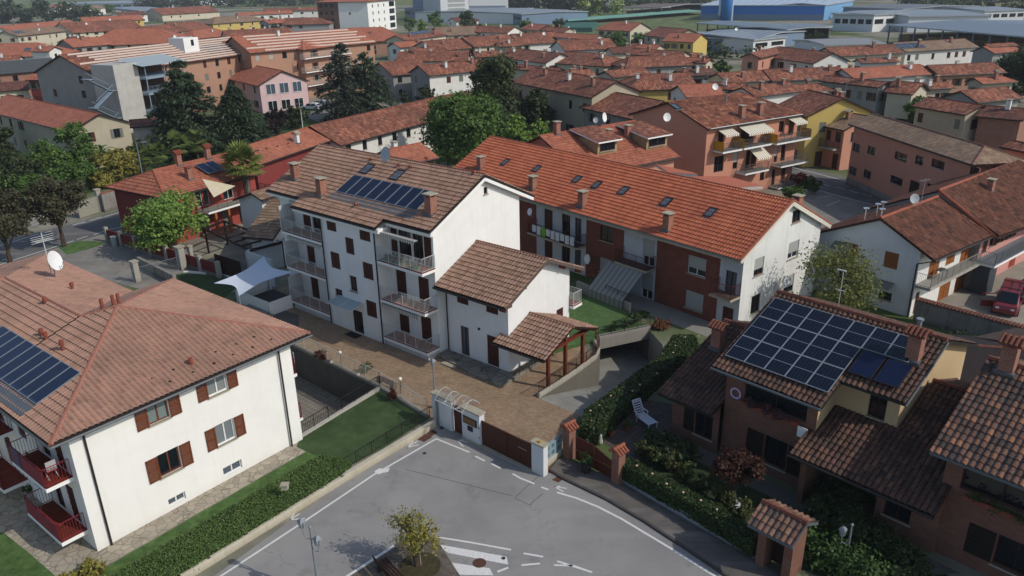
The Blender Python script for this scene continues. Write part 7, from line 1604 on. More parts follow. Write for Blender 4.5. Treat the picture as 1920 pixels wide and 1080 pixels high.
mb = MB(); mb.box(TW, TW+TE-.3, 3.9, 4.4, .2, th_-1); mb.build('inner_wall', plain('terrace_brown_wall', '#4a342c', .9), st.root)
mb = MB()
for k in range(4):
 z0, z1 = .6+2.4*k, 3.0+2.4*k; xa_, xb_ = (-4.8, -.6) if k % 2 == 0 else (-.6, -4.8); mb.bar((xa_, .6+.9*(k % 2), z0), (xb_, .6+.9*(k % 2), z1), .9, .1); mb.bar((xa_, .2+.9*(k % 2), z0+1), (xb_, .2+.9*(k % 2), z1+1), .06); mb.box(xb_-.5, xb_+.5, 0, 2, z1-.08, z1)
mb.build('fire_stair', SB, st.root)
# --- white four-storey block, upper centre-left
wb = Bld('tower_block', 'white four-storey block with windowed right side and small orange roof', 'apartment block', P2(600, 62), -15)
WX = wb.fr.F(693, 61, 0)[0]; WH = 15.0; DW = 36
def stk(ln, n0): return [(ln*x, ln*x+1.5, z, z+1.5, 'glass', dict(fm=FRAMEW)) for z in (1.4, 5.0, 8.6, 12.0) for x in n0]
wb.panel('F', 0, [(WX*.42, 0), (WX, 0), (WX, WH), (WX*.42, WH)], WHITE, wins=[(WX*.62, WX*.66, 9, 10, 'glass', {})], simple=True)
wb.panel('F', 0, [(0, 0), (WX*.42, 0), (WX*.42, WH), (0, WH)], plaster('brown_wall', '#6b5042', .3), wins=[(a, a+2, z, z+2, 'glass', {}) for z in (1.5, 5, 8.6, 12.2) for a in (1, 4, 7)], name='brown_wall', simple=True)
wb.panel('R', WX, [(0, 0), (DW, 0), (DW, WH), (0, WH)], WHITE, wins=stk(DW, (.15, .35, .55))+[(DW*.76, DW*.96, z, z+2.4, 'glass', {}) for z in (1.0, 4.6, 8.2, 11.8)], simple=True)
wb.panel('L', 0, [(0, 0), (DW, 0), (DW, WH), (0, WH)], WHITE); wb.panel('B', DW, [(0, 0), (WX, 0), (WX, WH), (0, WH)], WHITE)
pls, caps = gable_planes(-.8, WX+.8, -.8, DW+.8, WH, WH+2.5, h0=WX*.45, h1=WX*.45); roof(wb.root, pls, RT['o'], 'lo', caps, ORANGECAP)
# --- industry
def shed(name, label, corners, h, roofm, wallm, rise=.6, windows=0, cat='factory', roofz=None, band=None, dark=False):
 """corners px of the near roof edge: left, right ; then depth px point on the far edge (left). flat-ish roof"""
 a, b_ = P(*corners[0], h), P(*corners[1], h); c = P(*corners[2], h); d = Vector((b_.x-a.x, b_.y-a.y)); L = d.length; d.normalize(); az = math.degrees(math.atan2(d.y, d.x))
 f = Fr((a.x, a.y), az); D = max(6, abs(f.L(*corners[2], h)[1])); B_ = Bld(name, label, cat, (a.x, a.y), az)
 ws = []
 if windows:
  for i in range(windows): ws.append((L*(i+.12)/windows, L*(i+.88)/windows, h*.45, h*.72, 'glass', {}))
 if not dark:
  for s, c_, ln in (('F', 0, L), ('L', 0, D), ('R', L, D), ('B', D, L)): B_.panel(s, c_, [(0, 0), (ln, 0), (ln, h), (0, h)], wallm, wins=ws if s == 'F' else (), simple=True)
 else:
  n = max(2, int(L/7)); mb = MB(); mb.box(0, L, D-.3, D, 0, h); mb.build('back_wall', plain('dark_timber_stack', '#3a2c24', .9, .4), B_.root)
  for i in range(n+1): mb = MB(); mb.box(L*i/n-.2, L*i/n+.2, .3, .7, 0, h); mb.build('column', plain('steel_column', '#6b7073', .6), B_.root)
  for i in range(0, n, 2): mb = MB(); mb.box(L*i/n+1, L*(i+1)/n, 4, D*.8, 0, h*.5); mb.build('timber_stack', plain('stacked_timber', '#8f7148', .9, .3), B_.root)
 pls = [[(-.6, -.6, h), (L+.6, -.6, h), (L+.6, D/2, h+rise), (-.6, D/2, h+rise)], [(L+.6, D+.6, h), (-.6, D+.6, h), (-.6, D/2, h+rise), (L+.6, D/2, h+rise)]]
 roof(B_.root, pls, roofm, 'lo', (), None, .35, plain('shed_fascia', '#9ea3a5', .6));
 if band: mb = MB(); mb.box(-.05, L+.05, -.12, -.02, 0, h*band[0]); mb.build('wall_band', band[1], B_.root)
 return B_
def block(name, label, pl_, pr_, h, dep, mat, louv=False):
 a, b_ = P(*pl_), P(*pr_); az = math.degrees(math.atan2(b_.y-a.y, b_.x-a.x)); L = (b_-a).length; B_ = Bld(name, label, 'silo', (a.x, a.y), az)
 ws = [(L*.25, L*.85, 3+2.6*k, 4.6+2.6*k, 'glass', dict(sill=False, gm=plain('louvre', '#8d908c', .8))) for k in range(int((h-4)/2.6))] if louv else []
 for s, c_, ln in (('F', 0, L), ('L', 0, dep), ('R', L, dep), ('B', dep, L)): B_.panel(s, c_, [(0, 0), (ln, 0), (ln, h), (0, h)], mat, wins=ws if s == 'F' else (), simple=True)
 mb = MB(); mb.box(-.3, L+.3, -.3, dep+.3, h, h+.4); mb.build('flat_roof', WCL, B_.root); return B_
def ribbed(name, ha, hb, w):
 t = NT(name); tc = t.n('ShaderNodeTexCoord'); sp = t.n('ShaderNodeSeparateXYZ'); t.l(tc.outputs['UV'], sp.inputs[0]); fr = t.math('FRACT', t.math('DIVIDE', sp.outputs[0], w)); t.col(t.mix(t.math('GREATER_THAN', fr, .7), S(ha), S(hb))); t.rough(.45, .4); return t.m
BLUE = plain('bright_blue_cladding', '#2f6fb8', .5, .08); LBLUE = plain('blue_grey_cladding', '#6f8298', .6, .1); GREYROOF = ribbed('grey_ribbed_roof', '#7f868b', '#6d7479', 3.0); PVROOF = ribbed('panel_covered_roof', '#5f6873', '#78818c', 4.0); WCL = plain('white_cladding', '#c4c8ca', .6, .08)
shed('blue_factory', 'long bright blue factory hall with pale roof on the horizon', (Z3(105, 30), Z3(800, 28), Z3(300, -8)), 8, ribbed('pale_blue_roof', '#a9b6c2', '#93a2b0', 5.0), BLUE, 1.5, band=(.38, LBLUE))
shed('blue_factory', 'lighter blue end section of the long blue factory', (Z3(802, 28), Z3(960, 2), Z3(700, 5)), 8, ribbed('pale_blue_roof2', '#a9b6c2', '#93a2b0', 5.0), plain('light_blue_cladding', '#6d9fc8', .5), 1.0)
si = empty('silo', P(*Z3(238, 118)), 0, 'tall bright blue silo in front of the blue factory', 'silo'); mb = MB(); mb.lathe([(0, 0), (3, 0), (3, 17), (2.4, 18.5), (0, 19)], n=20); mb.build('vessel', BLUE, si, smooth=True); mb = MB(); mb.tube([(3.4, 0, 0), (3.4, 0, 14), (3.2, 0, 22)], .8, 8); mb.tube([(-3.4, 0, 3), (-3.4, 0, 13)], .7, 8); mb.build('duct', plain('light_duct', '#a8bccb', .5), si)
shed('white_factory', 'white office factory with dark window band beside the dark open shed', (Z3(855, 78), Z3(1075, 82), Z3(905, 58)), 7.2, GREYROOF, WCL, .5, 5)
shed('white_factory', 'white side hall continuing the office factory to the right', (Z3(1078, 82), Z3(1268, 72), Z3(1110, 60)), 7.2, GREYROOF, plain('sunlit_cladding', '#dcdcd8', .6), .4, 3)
shed('open_shed', 'wide dark open shed with panel covered roof at the upper right', (Z3(1160, 140), Z3(1930, 205), Z3(1380, 82)), 6.5, PVROOF, WCL, 1.0, dark=True)
shed('grey_shed', 'low grey roofed hall behind the wide dark open shed', (Z3(1275, 92), Z3(1730, 84), Z3(1480, 50)), 6.5, GREYROOF, WCL, .8)
shed('open_shed', 'long open timber store with flat grey roof at centre right', (Z3(80, 128), Z3(585, 165), Z3(110, 106)), 5.5, PVROOF, WCL, .5, dark=True)
shed('open_shed', 'right return of the timber store with stacked boards', (Z3(590, 165), Z3(835, 145), Z3(640, 128)), 5.5, PVROOF, WCL, .5, dark=True)
shed('white_workshop', 'white workshop with low gable and ribbed grey roof in front of the timber store', (Z3(400, 222), Z3(580, 205), Z3(200, 170)), 4.6, ribbed('light_ribs', '#8b9298', '#5d656c', 3.0), plain('white_workshop_wall', '#d4d4d0', .6), .9, 2)
shed('grey_workshop', 'grey fronted workshop with window band left of the white workshop', (Z3(30, 205), Z3(398, 218), Z3(60, 155)), 4.6, ribbed('light_ribs2', '#7f878e', '#565e66', 3.0), LBLUE, .9, 5)
shed('grey_shed', 'small plain grey shed right of the timber yard', (Z3(800, 250), Z3(1130, 240), Z3(930, 215)), 4.5, plain('grey_sheet', '#85878a', .7), WCL, .6)
shed('grey_shed', 'pale grey industrial hall at the far upper right', (Z3(1700, 60), Z3(1930, 52), Z3(1740, 35)), 6, GREYROOF, WCL, .8, 5)
shed('grey_shed', 'dark grey hall right of the blue factory on the horizon', (Z3(905, 38), Z3(1240, 50), Z3(940, 12)), 6.5, plain('dark_roof', '#6c7175', .7), plain('dark_cladding', '#7b8288', .6), .8)
shed('white_factory', 'white factory hall with grey ribbed roof and dark glazing band, upper centre', (Z2(1018, 75), Z2(1268, 55), Z2(910, 35)), 6, GREYROOF, plain('bright_cladding', '#d9dad8', .6), .8, 5)
shed('grey_shed', 'grey annex left of the white factory hall, upper centre', (Z2(905, 70), Z2(1015, 78), Z2(940, 38)), 6, GREYROOF, LBLUE, .6, 2)
block('grain_store', 'tall pale grain store with louvred front, upper centre', Z2(562, 118), Z2(720, 108), 20, 18, plain('pale_silo_wall', '#b4b8b8', .6, .1), louv=True)
block('grain_store', 'broad tall pale silo block right of the louvred grain store', Z2(722, 100), Z2(940, 88), 21, 16, plain('grey_silo_wall', '#a4a9aa', .6, .1))
block('grain_store', 'blue-grey tall hall left of the louvred grain store', Z2(478, 112), Z2(558, 108), 18, 18, LBLUE)
shed('low_factory', 'long low beige factory with many windows below the silos', (Z2(735, 62), Z2(905, 62), Z2(780, 45)), 5.5, GREYROOF, plain('beige_cladding', '#a8a294', .7), .4, 6)
shed('low_factory', 'blue-grey hall right behind the white four-storey block', (Z2(355, 45), Z2(480, 50), Z2(370, 15)), 7, plain('slate_blue_roof', '#4f5f74', .6), LBLUE, .8, 3)
shed('barn', 'open farm shed with brown roof beyond the green net field', (Z2(1580, 40), Z2(1800, 42), Z2(1620, 18)), 5, plain('brown_sheet', '#6b5a50', .7), WCL, 1, dark=True)
shed('low_factory', 'long pale factory strip on the upper left horizon', (Z1(250, 22), Z1(800, 18), Z1(300, 5)), 6, GREYROOF, WCL, .5, 10)
shed('low_factory', 'grey factory with shallow roof behind the trees at upper left', (Z1(640, 45), Z1(790, 60), Z1(660, 25)), 6, GREYROOF, LBLUE, .8, 3)
wt = Bld('white_tower', 'tall narrow white block on the upper left horizon', 'tower', P2(*Z1(1010, 30)), 0)
mb = MB(); mb.box(0, 18, 0, 15, 0, 16); mb.build('tower_shaft', plain('white_tower_wall', '#c9ccd0', .6), wt.root)
# green shade net over the crop strip
mb = MB(); q = pxs([(1065, 42), (1290, 24), (1325, 27), (1063, 48)]); mb.face([(x, y, 2.2) for x, y in q]); o = mb.build('crop_net', plain('green_net', '#6fa08c', .8)); tag(o, 'long strip of green crop netting at the field edge', 'crop net')
mb = MB(); q = pxs([(1050, 50), (1120, 48), (1110, 60), (1055, 60)]); mb.prism(q if area2(q) > 0 else q[::-1], 0, 2); o = mb.build('crop_net', plain('dark_green_net', '#2f5d50', .9)); tag(o, 'dark green netted plot next to the cream cottage', 'crop net')
# ================================================================== VEGETATION
def TP(label, apex, base, hwpx, kind, n, leaf, mat, name='tree', z0f=.25, seed=0, group=None, cat='tree', zb=0.0, flat=1.0, **kw):
 """tree from the photo: apex and foot pixels give its height, hwpx half its crown width"""
 b = P(*base, zb); h = upz(b, *apex)-zb; dist = math.hypot(math.hypot(b.x, b.y), CAMH); r = hwpx*dist/_f
 if kind == 'round':
  return tree(name, label, b, blobs_round(h, r, h*z0f, 10, seed, flat), n, leaf, mat, max(.12, r*.07), None, seed, group=group, cat=cat, **kw)
 if kind == 'column':
  rng = random.Random(seed); bl = [(rng.uniform(-.25, .25)*r, rng.uniform(-.25, .25)*r, h*(z0f+(1-z0f)*(i+.5)/7), r*(.95-.5*abs((i-2.2)/6)), r*(.95-.5*abs((i-2.2)/6)), h*(1-z0f)/9) for i in range(7)]
  return tree(name, label, b, bl, n, leaf, mat, max(.12, r*.09), None, seed, limbs=False, group=group, cat=cat, shell=.5, **kw)
 root = empty(name, b, 0, label, cat, group); V, F = conifer_cloud(h, r, h*z0f*.4, n, leaf, seed, 14, kw.get('droop', .35)); cloud_obj('crown', V, F, mat, root)
 mb = MB(); mb.tube([(0, 0, -.1), (0, 0, h*.5), (0, 0, h*.97)], [r*.08, r*.05, .04], 7); mb.build('trunk', BARK, root); return root
# --- middle of the town
TP('tall layered cedar in front of the large building with pale snow rails', (352, 104), (362, 286), 74, 'conifer', 13000, .42, LEAF_DEEP, 'cedar_tree', seed=1)
TP('lower weeping conifer with drooping curtains of dark foliage right of the tall cedar', (440, 150), (450, 275), 80, 'conifer', 14000, .36, LEAF_DEEP, 'weeping_conifer', seed=2, droop=.8, z0f=.1)
TP('broad blue-grey cedar left of the two conifers near the orange apartment house', (634, 74), (650, 226), 64, 'conifer', 6500, .4, leafmat('blue_cedar', '#25332c', '#3b4b42', '#55655a', .1), 'cedar_tree', seed=3)
TP('dark green conifer in front of the grey rendered farm building', (684, 92), (692, 222), 60, 'conifer', 6500, .38, LEAF_DEEP, 'conifer_tree', seed=4, z0f=.1)
TP('big leafy bright green tree behind the long orange roof and white block', (848, 178), (858, 318), 74, 'round', 15000, .26, LEAF_GREEN, seed=5, z0f=.12)
TP('tall dark egg-shaped tree between the big green tree and the huge beige barn', (926, 114), (930, 272), 48, 'column', 13000, .3, LEAF_DARK, seed=6, z0f=.06)
TP('dark rounded tree against the wall of the huge beige barn', (1010, 165), (1008, 258), 33, 'round', 6500, .27, LEAF_DARK, seed=7, z0f=.1)
TP('light green shrubby tree between the egg-shaped tree and the long orange roof', (962, 212), (965, 285), 27, 'round', 4200, .22, LEAF_BRIGHT, seed=8, z0f=.05)
TP('second light green shrubby tree nearer the dormered house', (1012, 224), (1012, 270), 24, 'round', 3400, .22, LEAF_BRIGHT, seed=9, z0f=.05)
TP('dark purple-leaved bush at the right foot of the big bright green tree', (908, 252), (905, 305), 24, 'round', 3000, .2, LEAF_PURP, 'bush', seed=10, z0f=.05, cat='bush')
TP('small green tree against the white stable wall', (768, 242), (768, 285), 14, 'round', 1400, .2, LEAF_GREEN, seed=11, z0f=.1)
TP('small dark bush beside the dark grey gable of the white farmhouse', (800, 160), (800, 196), 18, 'round', 1600, .25, LEAF_DARK, 'bush', seed=12, z0f=.05, cat='bush')
TP('dark bush climbing the grey rendered farm building', (757, 170), (758, 198), 8, 'round', 700, .22, LEAF_DARK, 'bush', seed=13, z0f=.05, cat='bush')
for i, (a, b_, hw, lab) in enumerate((((515, 205), (520, 252), 26, 'dark purple shrub bank right of the weeping conifer'), ((560, 200), (560, 240), 22, 'dark shrub at the corner of the pink school building'), ((498, 225), (498, 262), 20, 'low blackish shrub under the weeping conifer'))):
 TP(lab, a, b_, hw, 'round', 1800, .24, LEAF_PURP if i != 1 else LEAF_DARK, 'bush', seed=20+i, z0f=.02, cat='bush')
# --- garden at the left
for i, (a, b_, hw, m_, lab) in enumerate((
 ((150, 232), (160, 330), 34, LEAF_GREEN, 'full green tree in the left garden just behind the banana plant'), ((95, 258), (100, 345), 38, LEAF_GREEN, 'wide green tree at the centre of the left garden'),
 ((40, 290), (45, 365), 40, LEAF_DARK, 'dark green tree at the left edge of the garden'), ((10, 235), (5, 300), 26, LEAF_DARK, 'dark shrubby tree at the very left edge beside the long low barn'),
 ((222, 278), (228, 345), 30, LEAF_YEL, 'yellow-green shrubby tree in the garden next to the red house'), ((130, 300), (140, 362), 30, LEAF_GREEN, 'green garden tree above the left road'), ((70, 330), (75, 385), 28, LEAF_GREEN, 'lower green shrub mass beside the left road'),
 ((262, 262), (268, 320), 16, LEAF_DARK, 'slim dark tree beside the white garage wall'), ((190, 318), (195, 352), 22, LEAF_YEL, 'small yellowing shrub in front of the garden wall'))):
 TP(lab, a, b_, hw, 'round', 4500, .2, m_, seed=30+i, z0f=.04)
for i, (u, v, top, R, lab) in enumerate(((335, 312, 268, 2.4, 'fan palm between the garage wall and the red house'), (300, 325, 285, 2.0, 'small fan palm behind the red house hip'), (372, 300, 262, 2.2, 'fan palm behind the red house ridge under the weeping conifer'), (275, 330, 292, 1.7, 'low fan palm beside the street lamp mast'))):
 b_ = P(u, v); palm('fan_palm', lab, b_, max(1.6, upz(b_, u, top)), R, 26, 40+i)
b_ = P(200, 330); palm('banana_plant', 'banana plant with long broad arching leaves in the left garden', b_, 3.4, 3.6, 16, 50, LEAF_GREEN, kind='long')
b_ = P(470, 420); palm('tall_palm', 'tall shaggy palm standing right of the red house by the brown roofed wing', b_, 7.0, 2.6, 56, 51, leafmat('sunny_palm', '#3f5a1c', '#6d8030', '#a89a48', .15), tr=.25)
TP('bright green walnut tree in front of the red house', (300, 365), (322, 478), 62, 'round', 9000, .17, LEAF_BRIGHT, 'walnut_tree', seed=60, z0f=.15)
TP('dark bronze-green street tree beside the left road, nearer the middle of the photo', (105, 326), (121, 462), 48, 'round', 6000, .16, leafmat('bronze_leaf', '#33372a', '#4b4c36', '#625d44'), seed=61, z0f=.3)
TP('dark bronze-green street tree cut by the left edge of the photo', (18, 352), (20, 492), 44, 'round', 6000, .16, leafmat('bronze_leaf', '#33372a', '#4b4c36', '#625d44'), seed=62, z0f=.3)
# --- right half
TP('drooping yellow-green birch-like tree between the two white gable walls', (1562, 448), (1566, 618), 60, 'round', 6000, .11, leafmat('birch_leaf', '#46602a', '#76823a', '#a39a4a', .35), 'birch_tree', seed=63, z0f=.12, droop=.9, clump=.35)
TP('dark green tree right of the courtyard house behind the long pink building', (1712, 180), (1712, 250), 30, 'round', 4000, .24, LEAF_GREEN, seed=64, z0f=.1)
TP('loose pale tree beside the dark green tree behind the long pink building', (1752, 205), (1752, 250), 22, 'round', 2600, .24, LEAF_DARK, seed=65, z0f=.1)
TP('round dark tree in front of the open shed bays at the right', (1808, 206), (1808, 270), 22, 'round', 3400, .22, LEAF_DARK, seed=66, z0f=.05)
TP('huge dark tree at the right edge above the shuttered orange house', (1900, 90), (1905, 190), 52, 'round', 7000, .4, LEAF_DARK, seed=67, z0f=.05)
TP('lower dark tree just left of the huge dark tree at the right edge', (1838, 145), (1838, 178), 22, 'round', 2000, .35, LEAF_DARK, seed=68, z0f=.05)
TP('round green tree left of the pair below the farmhouse with veranda', (1156, 58), (1156, 92), 20, 'round', 2600, .4, LEAF_GREEN, seed=69, z0f=.05)
TP('round green tree right of the pair below the farmhouse with veranda', (1203, 64), (1203, 94), 25, 'round', 3000, .4, LEAF_GREEN, seed=70, z0f=.05)
TP('dark evergreen with pointed top in front of the tall grain store', (878, 24), (880, 66), 18, 'column', 2200, .5, LEAF_DARK, seed=71, z0f=.03)
TP('green tree left of the dark evergreen at the foot of the grain store', (815, 21), (816, 54), 15, 'round', 1600, .5, LEAF_GREEN, seed=72, z0f=.05)
TP('tree beside the allotment garden left of the white gabled house', (1352, 112), (1352, 136), 16, 'round', 1200, .4, LEAF_GREEN, seed=73, z0f=.05)
TP('dark round tree in the timber yard beside the white workshop', (1528, 62), (1530, 90), 18, 'round', 1800, .4, LEAF_DARK, seed=74, z0f=.05)
TP('small dark tree in front of the white long house', (1748, 104), (1748, 120), 16, 'round', 900, .35, LEAF_DARK, seed=75, z0f=.05)
TP('red-leaved small tree by the apartments street corner', (1497, 324), (1500, 356), 17, 'round', 1500, .16, LEAF_RED, seed=76, z0f=.2)
TP('dark green bush by the apartments street corner', (1512, 332), (1515, 362), 18, 'round', 1800, .15, LEAF_HEDGE, 'bush', seed=77, z0f=.02, cat='bush')
TP('clipped light green bush behind the white wall at the street corner', (1483, 350), (1486, 378), 20, 'round', 2000, .13, LEAF_GREEN, 'bush', seed=78, z0f=.02, cat='bush')
TP('green tree by the far upper left factories', (625//3+0, 8), (208, 24), 12, 'round', 900, .7, LEAF_GREEN, seed=79, z0f=.05)
TP('tree in front of the white block between the roofs, right side', (765, 30), (768, 62), 12, 'round', 1200, .45, LEAF_GREEN, seed=80, z0f=.05)
TP('green tree next to the blue-grey hall behind the tower block', (790, 36), (790, 60), 12, 'round', 1000, .45, LEAF_BRIGHT, seed=81, z0f=.05)
TP('small tree in front of the white factory hall', (985, 38), (985, 56), 14, 'round', 1000, .5, LEAF_GREEN, seed=82, z0f=.05)
TP('second small tree in front of the white factory hall', (1050, 32), (1050, 54), 13, 'round', 1000, .5, LEAF_DARK, seed=83, z0f=.05)
# --- far woods and hedgerows
def wood(label, a, b_, rows, h, step, seed, mat, leaf=1.3, per=160):
 rng = random.Random(seed); A_, B_ = P(*a), P(*b_); L = (B_-A_).length; n = max(2, int(L/step)); bl = []
 for r_ in range(rows):
  for i in range(n+1):
   p = (B_-A_)*(i/n)+Vector((rng.uniform(-1, 1)*step*.4, r_*step*1.2+rng.uniform(-1, 1)*step*.3, 0)); k = h*rng.uniform(.7, 1.15); bl.append((p.x, p.y, k*.52, step*.62, step*.62, k*.5))
 V, F = leaf_cloud(bl, min(26000, per*len(bl)), leaf, seed, shell=.5, clump=.3); o = cloud_obj('woodland', V, F, mat, None, (A_.x, A_.y, 0)); tag(o, label, 'wood', None, 'stuff')
FARG = leafmat('far_foliage', '#2a3d22', '#3f5530', '#5c6f40', .1); FARD = leafmat('far_dark_foliage', '#1f2f20', '#2f4229', '#465736', .1)
wood('dark mass of trees at the far upper left corner', (-30, 46), (110, 42), 3, 16, 9, 90, FARD)
wood('belt of trees in front of the factories at the upper left', (120, 40), (160, 38), 2, 11, 8, 91, FARG)
wood('belt of trees on the horizon left of the tower block', (255, 18), (600, 10), 3, 14, 11, 92, FARD)
wood('tree line behind the grain stores and white factory hall', (940, 20), (1130, 26), 4, 17, 11, 93, FARD)
wood('bright willows right of the white factory hall', (1095, 34), (1145, 34), 1, 14, 8, 94, leafmat('willow_far', '#4f6f28', '#7a9440', '#9aac5a', .1))
wood('trees on the horizon right of the blue factory', (1720, 12), (1950, 2), 3, 14, 12, 95, FARG)
wood('shrubs at the far right behind the pale industrial hall', (1700, 30), (1960, 24), 1, 8, 9, 96, FARG)
wood('low hedgerow beyond the green net field', (1180, 14), (1330, 6), 2, 9, 10, 97, FARG)
wood('shrubs beside the allotment and workshops', (1330, 108), (1420, 112), 1, 4, 5, 98, FARG, .5)
wood('ivy and shrubs in front of the town roofs right of the cream hall', (500, 52), (535, 50), 1, 6, 6, 99, FARG, .6)
wood('crowd of garden shrubs behind the left road', (-40, 385), (60, 372), 2, 3.5, 3, 100, LEAF_GREEN, .2, 600)
# --- hedges and small planting near the camera
def hz(l, z): return [P2(u, v, z) for u, v in l]
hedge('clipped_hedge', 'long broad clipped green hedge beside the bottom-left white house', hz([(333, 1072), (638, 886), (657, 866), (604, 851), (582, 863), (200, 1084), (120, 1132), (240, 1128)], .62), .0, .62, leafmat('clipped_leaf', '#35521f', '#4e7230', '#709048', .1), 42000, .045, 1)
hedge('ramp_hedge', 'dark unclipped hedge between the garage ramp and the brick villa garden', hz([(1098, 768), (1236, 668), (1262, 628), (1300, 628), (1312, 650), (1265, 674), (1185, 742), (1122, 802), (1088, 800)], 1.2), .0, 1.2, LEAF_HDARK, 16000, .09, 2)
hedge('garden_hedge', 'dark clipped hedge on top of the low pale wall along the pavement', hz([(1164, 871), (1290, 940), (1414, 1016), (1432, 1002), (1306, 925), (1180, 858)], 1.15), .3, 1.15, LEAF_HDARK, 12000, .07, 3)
TP('low yellow shrub tip at the bottom edge beside the long hedge', (160, 1062), (165, 1092), 34, 'round', 1500, .09, LEAF_YEL, 'bush', seed=101, z0f=.02, cat='bush')
rb = [P(u, v) for u, v in ((1190, 868), (1215, 885), (1245, 898), (1270, 918), (1300, 936), (1330, 955), (1358, 975), (1385, 992))]
for i, p in enumerate(rb):
 q = p+Vector((.45, .55, 0)); bush('rose_bush', 'straggly rose bush behind the clipped dark hedge', q, .5, 1.35, 520, .075, leafmat('rose_leaf', '#2a3a1a', '#53602c', '#7d7440', .2), seed=110+i, group='rose bushes behind the pavement hedge', cat='rose bush')
FLW = plain('pale_blossom', '#cfae98', .8)
def blossoms(label, pts):
 for (u, v, z) in pts:
  p = P(u, v, z); mb = MB(); mb.lathe([(0, -.04), (.055, -.02), (.06, .02), (.0, .05)], n=8); o = mb.build('rose_blossom', FLW, None, loc=p); tag(o, label, 'flower', 'pale roses scattered over the garden hedges')
blossoms('pale pink rose head showing above the garden hedges', [(1107, 770, 1.3), (1124, 760, 1.3), (1145, 742, 1.3), (1186, 733, 1.3), (1200, 721, 1.3), (1232, 700, 1.3), (1262, 661, 1.3), (1266, 648, 1.3), (1285, 632, 1.3), (1310, 630, 1.3), (1194, 873, 1.35), (1223, 888, 1.35), (1250, 907, 1.35), (1281, 923, 1.35), (1314, 938, 1.35), (1344, 955, 1.35), (1109, 789, 1.2)])
bush('ornamental_grass', 'dark mound of ornamental grass on the villa lawn by the terrace', P(1258, 862), 1.5, 1.1, 2600, .14, LEAF_HDARK, seed=120)
bush('garden_shrub', 'dark shrub in the shaded corner of the villa lawn', P(1232, 835), 1.0, .9, 1500, .1, LEAF_HDARK, seed=121)
TP('small round red-leaved maple in front of the brick villa', (1388, 846), (1374, 946), 44, 'round', 4200, .085, leafmat('maple_leaf', '#34201a', '#4a2a22', '#5e3a2c'), 'maple_tree', seed=122, z0f=.42)
mb = MB(); mb.lathe([(.1, .02), (.38, .0), (.4, .12), (.3, .18), (.1, .1)], n=9); o = mb.build('stone_ring', plain('white_stone', '#a9abad', .8), None, loc=P(1374, 946)); tag(o, 'ring of white stones round the foot of the red-leaved maple', 'stone ring')
for i, (u, v, r, h, lab) in enumerate(((1560, 985, 1.5, 1.6, 'dark evergreen shrub left of the single garden lamp'), (1620, 1030, 1.6, 1.5, 'dark evergreen shrub right of the single garden lamp'), (1530, 1050, 1.5, 1.3, 'dense green shrub beside the tiled gatehouse'), (1600, 1075, 1.5, 1.3, 'green shrub at the bottom edge below the garden lamp'), (1585, 940, 1.5, 1.8, 'dark shrub under the porch roof of the brick villa'), (1690, 1070, 1.4, 1.2, 'green shrub at the bottom edge right of the garden lamp'))):
 bush('garden_shrub', lab, P(u, v), r, h, 3200, .09, LEAF_HDARK if i not in (2, 3) else LEAF_HEDGE, seed=130+i)
bush('garden_shrub', 'dark creeping shrubs behind the photovoltaic villa below the grey wall', P(1800, 665), 2.2, 1.4, 2500, .12, LEAF_HDARK, seed=140)
for i, (u, v, r, lab) in enumerate(((687, 700, .55, 'round clipped shrub behind the courtyard fence near the bench'), (604, 676, .6, 'brownish leafless shrub behind the courtyard fence'), (735, 752, .35, 'red-brown potted shrub behind the fence by the globe lamp'))):
 bush('courtyard_shrub', lab, P(u, v), r, .95, 900, .05, LEAF_HEDGE if i == 0 else LEAF_RED, seed=150+i)
bush('potted_bush', 'green bush growing on the low wall in front of the brick row', P(1118, 548), .8, 1.7, 1800, .08, LEAF_GREEN, seed=160)
for i, (u, v) in enumerate(((1150, 618), (1172, 612), (1190, 604), (1208, 596))):
 bush('lawn_edge_plant', 'leafy plants along the rail above the garage entrance', P(u, v, .3), .55, .8, 500, .08, LEAF_HEDGE, seed=170+i, group='plants above the garage entrance')
bush('dry_shrub', 'reddish dry patch of plants right of the garage entrance', P(1240, 615), .9, .6, 900, .09, leafmat('dry_red', '#5a3a24', '#7a4a30', '#6a5a30'), seed=175)
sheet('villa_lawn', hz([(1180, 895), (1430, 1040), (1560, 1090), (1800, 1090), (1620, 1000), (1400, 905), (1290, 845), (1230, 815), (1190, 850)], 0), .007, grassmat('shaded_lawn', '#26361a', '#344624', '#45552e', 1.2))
sheet('villa_terrace', hz([(1110, 810), (1190, 745), (1270, 760), (1290, 800), (1230, 850), (1180, 870)], 0), .008, pavers('villa_paving', '#5c514a', '#4c433e', '#38322e', .3, .3, 40, 0))
sheet('villa_path', hz([(1265, 815), (1340, 845), (1440, 905), (1540, 950), (1650, 1000), (1800, 1075), (1720, 1080), (1560, 985), (1420, 920), (1300, 862)], 0), .010, CONCD)
sheet('gravel', hz([(1640, 600), (1720, 612), (1860, 660), (1760, 720), (1700, 690), (1600, 625)], 0), .005, plain('gravel_ground', '#6c685c', .95, .4, 2.0))
sheet('farmyard', hz([(1712, 585), (1800, 520), (1920, 470), (1990, 500), (1960, 640), (1860, 625), (1735, 600)], 0), .006, plain('concrete_yard', '#8f897c', .9, .25, 1.0))
